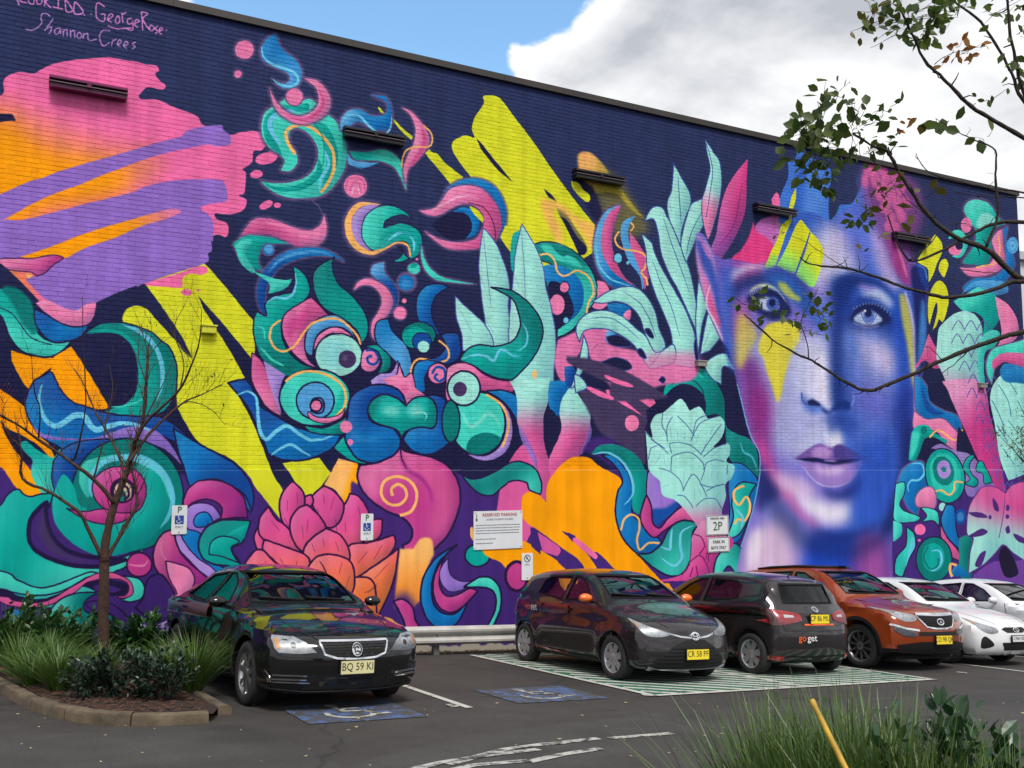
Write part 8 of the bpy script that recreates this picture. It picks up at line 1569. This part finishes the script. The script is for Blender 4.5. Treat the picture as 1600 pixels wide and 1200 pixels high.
tag(mesh('planter_edge', V, F, M_KERB), 'low concrete edge of the near planting bed', 'planter edge', kind='structure')
_s0 = atd(1268, 1094, 2.75); _s1 = atd(1332, 1222, 2.6); _dir = (_s1-_s0).normalized(); _k = (_s0.z-gz(_s0.x, _s0.y))/-_dir.z; ST = empty('garden_stake', tuple(_s0+_dir*_k)); tag(ST, 'yellow plastic stake leaning in the near grass', 'stake'); mb = MB(); b0 = Vector((0, 0, 0)); a0 = _s0-(_s0+_dir*_k); ax = a0.normalized()
lo_ = ax.orthogonal().normalized(); hi_ = ax.cross(lo_); V = []; n = 14
for (f_, r) in ((0, .0084), (.5, .0084), (.985, .0084), (.99, .0096), (1, .0096), (1, .0066), (.97, .0066)):
    for j in range(n): an = 2*math.pi*j/n; V.append(a0*f_+lo_*math.cos(an)*r+hi_*math.sin(an)*r)
F = [(i*n+j, i*n+(j+1) % n, (i+1)*n+(j+1) % n, (i+1)*n+j) for i in range(6) for j in range(n)]+[tuple(6*n+j for j in range(n))]
mesh('tube', V, F, mat('stake_yellow', srgb(178, 142, 36), rough=.5, noise=.35, nscale=22), ST, autos=50)
# ---------------------------------------------------------------- beyond the right end of the wall
_mb = MB(); PB_ = empty('pale_building', (30, 22, gz(30, 22))); tag(PB_, 'pale rendered building standing beyond the right end of the mural wall', 'building')
_mb.box(-4.6, -4, -1, 12, 10, 11.9); _mb.build('wall', mat('pale_render', srgb(206, 206, 208), rough=.85, noise=.06, nscale=.7), PB_); _mb = MB(); _mb.box(-4.75, -4.15, 11.9, 12.15, 10.15, 12.15); _mb.build('parapet', mat('pale_trim', srgb(180, 180, 184), rough=.8), PB_)
for k in range(5):
    _mb = MB(); _mb.box(-3.4+k*3.0, -4.06, 6.2, -1.9+k*3.0, -3.99, 8.0); w_ = _mb.build('window', mat('window_frame', srgb(120, 122, 126), rough=.5), PB_); _mb = MB(); _mb.box(-3.3+k*3.0, -4.075, 6.3, -2.0+k*3.0, -4.062, 7.9); _mb.build('pane', mat('window_pane', (.03, .04, .05), rough=.05), w_)
# a small olive tree in the car park, cut by the right edge of the picture
_ob = groundpt(1616, 1012); OT = empty('olive_tree', tuple(_ob)); tag(OT, 'small olive green tree at the right edge in front of the mural', 'tree'); _od = float((np.array(_ob)-EYEP) @ CF)
mb = MB(); top = atd(1612, 665, _od)-Vector(_ob); Q = branch(mb, [Vector((0, 0, -.05)), top*.5+Vector((.03, 0, 0)), top], .05, .02, 8, .004); mb.build('trunk', M_BARKR, OT, smooth=True); mb = MB(); sm = MB()
for k in range(26):
    v = rv(); v.z = abs(v.z)*.8-.1; e = top*RB.uniform(.75, 1.0)+v*RB.uniform(.25, .75); sm.tube([top*.8, (top*.8).lerp(e, .6)+rv()*.04, e], [.012, .008, .003], 5)
    for j in range(34): p_ = e+rv()*RB.uniform(.02, .24); put_leaf(mb, p_, rv()+Vector((0, 0, -.2)), rv(), RB.uniform(.05, .085), .55)
mb.build('crown', leaf_mat('olive_leaf', (.045, .065, .015), (.12, .13, .035), .25), OT); sm.build('branch', M_BARKR, OT)
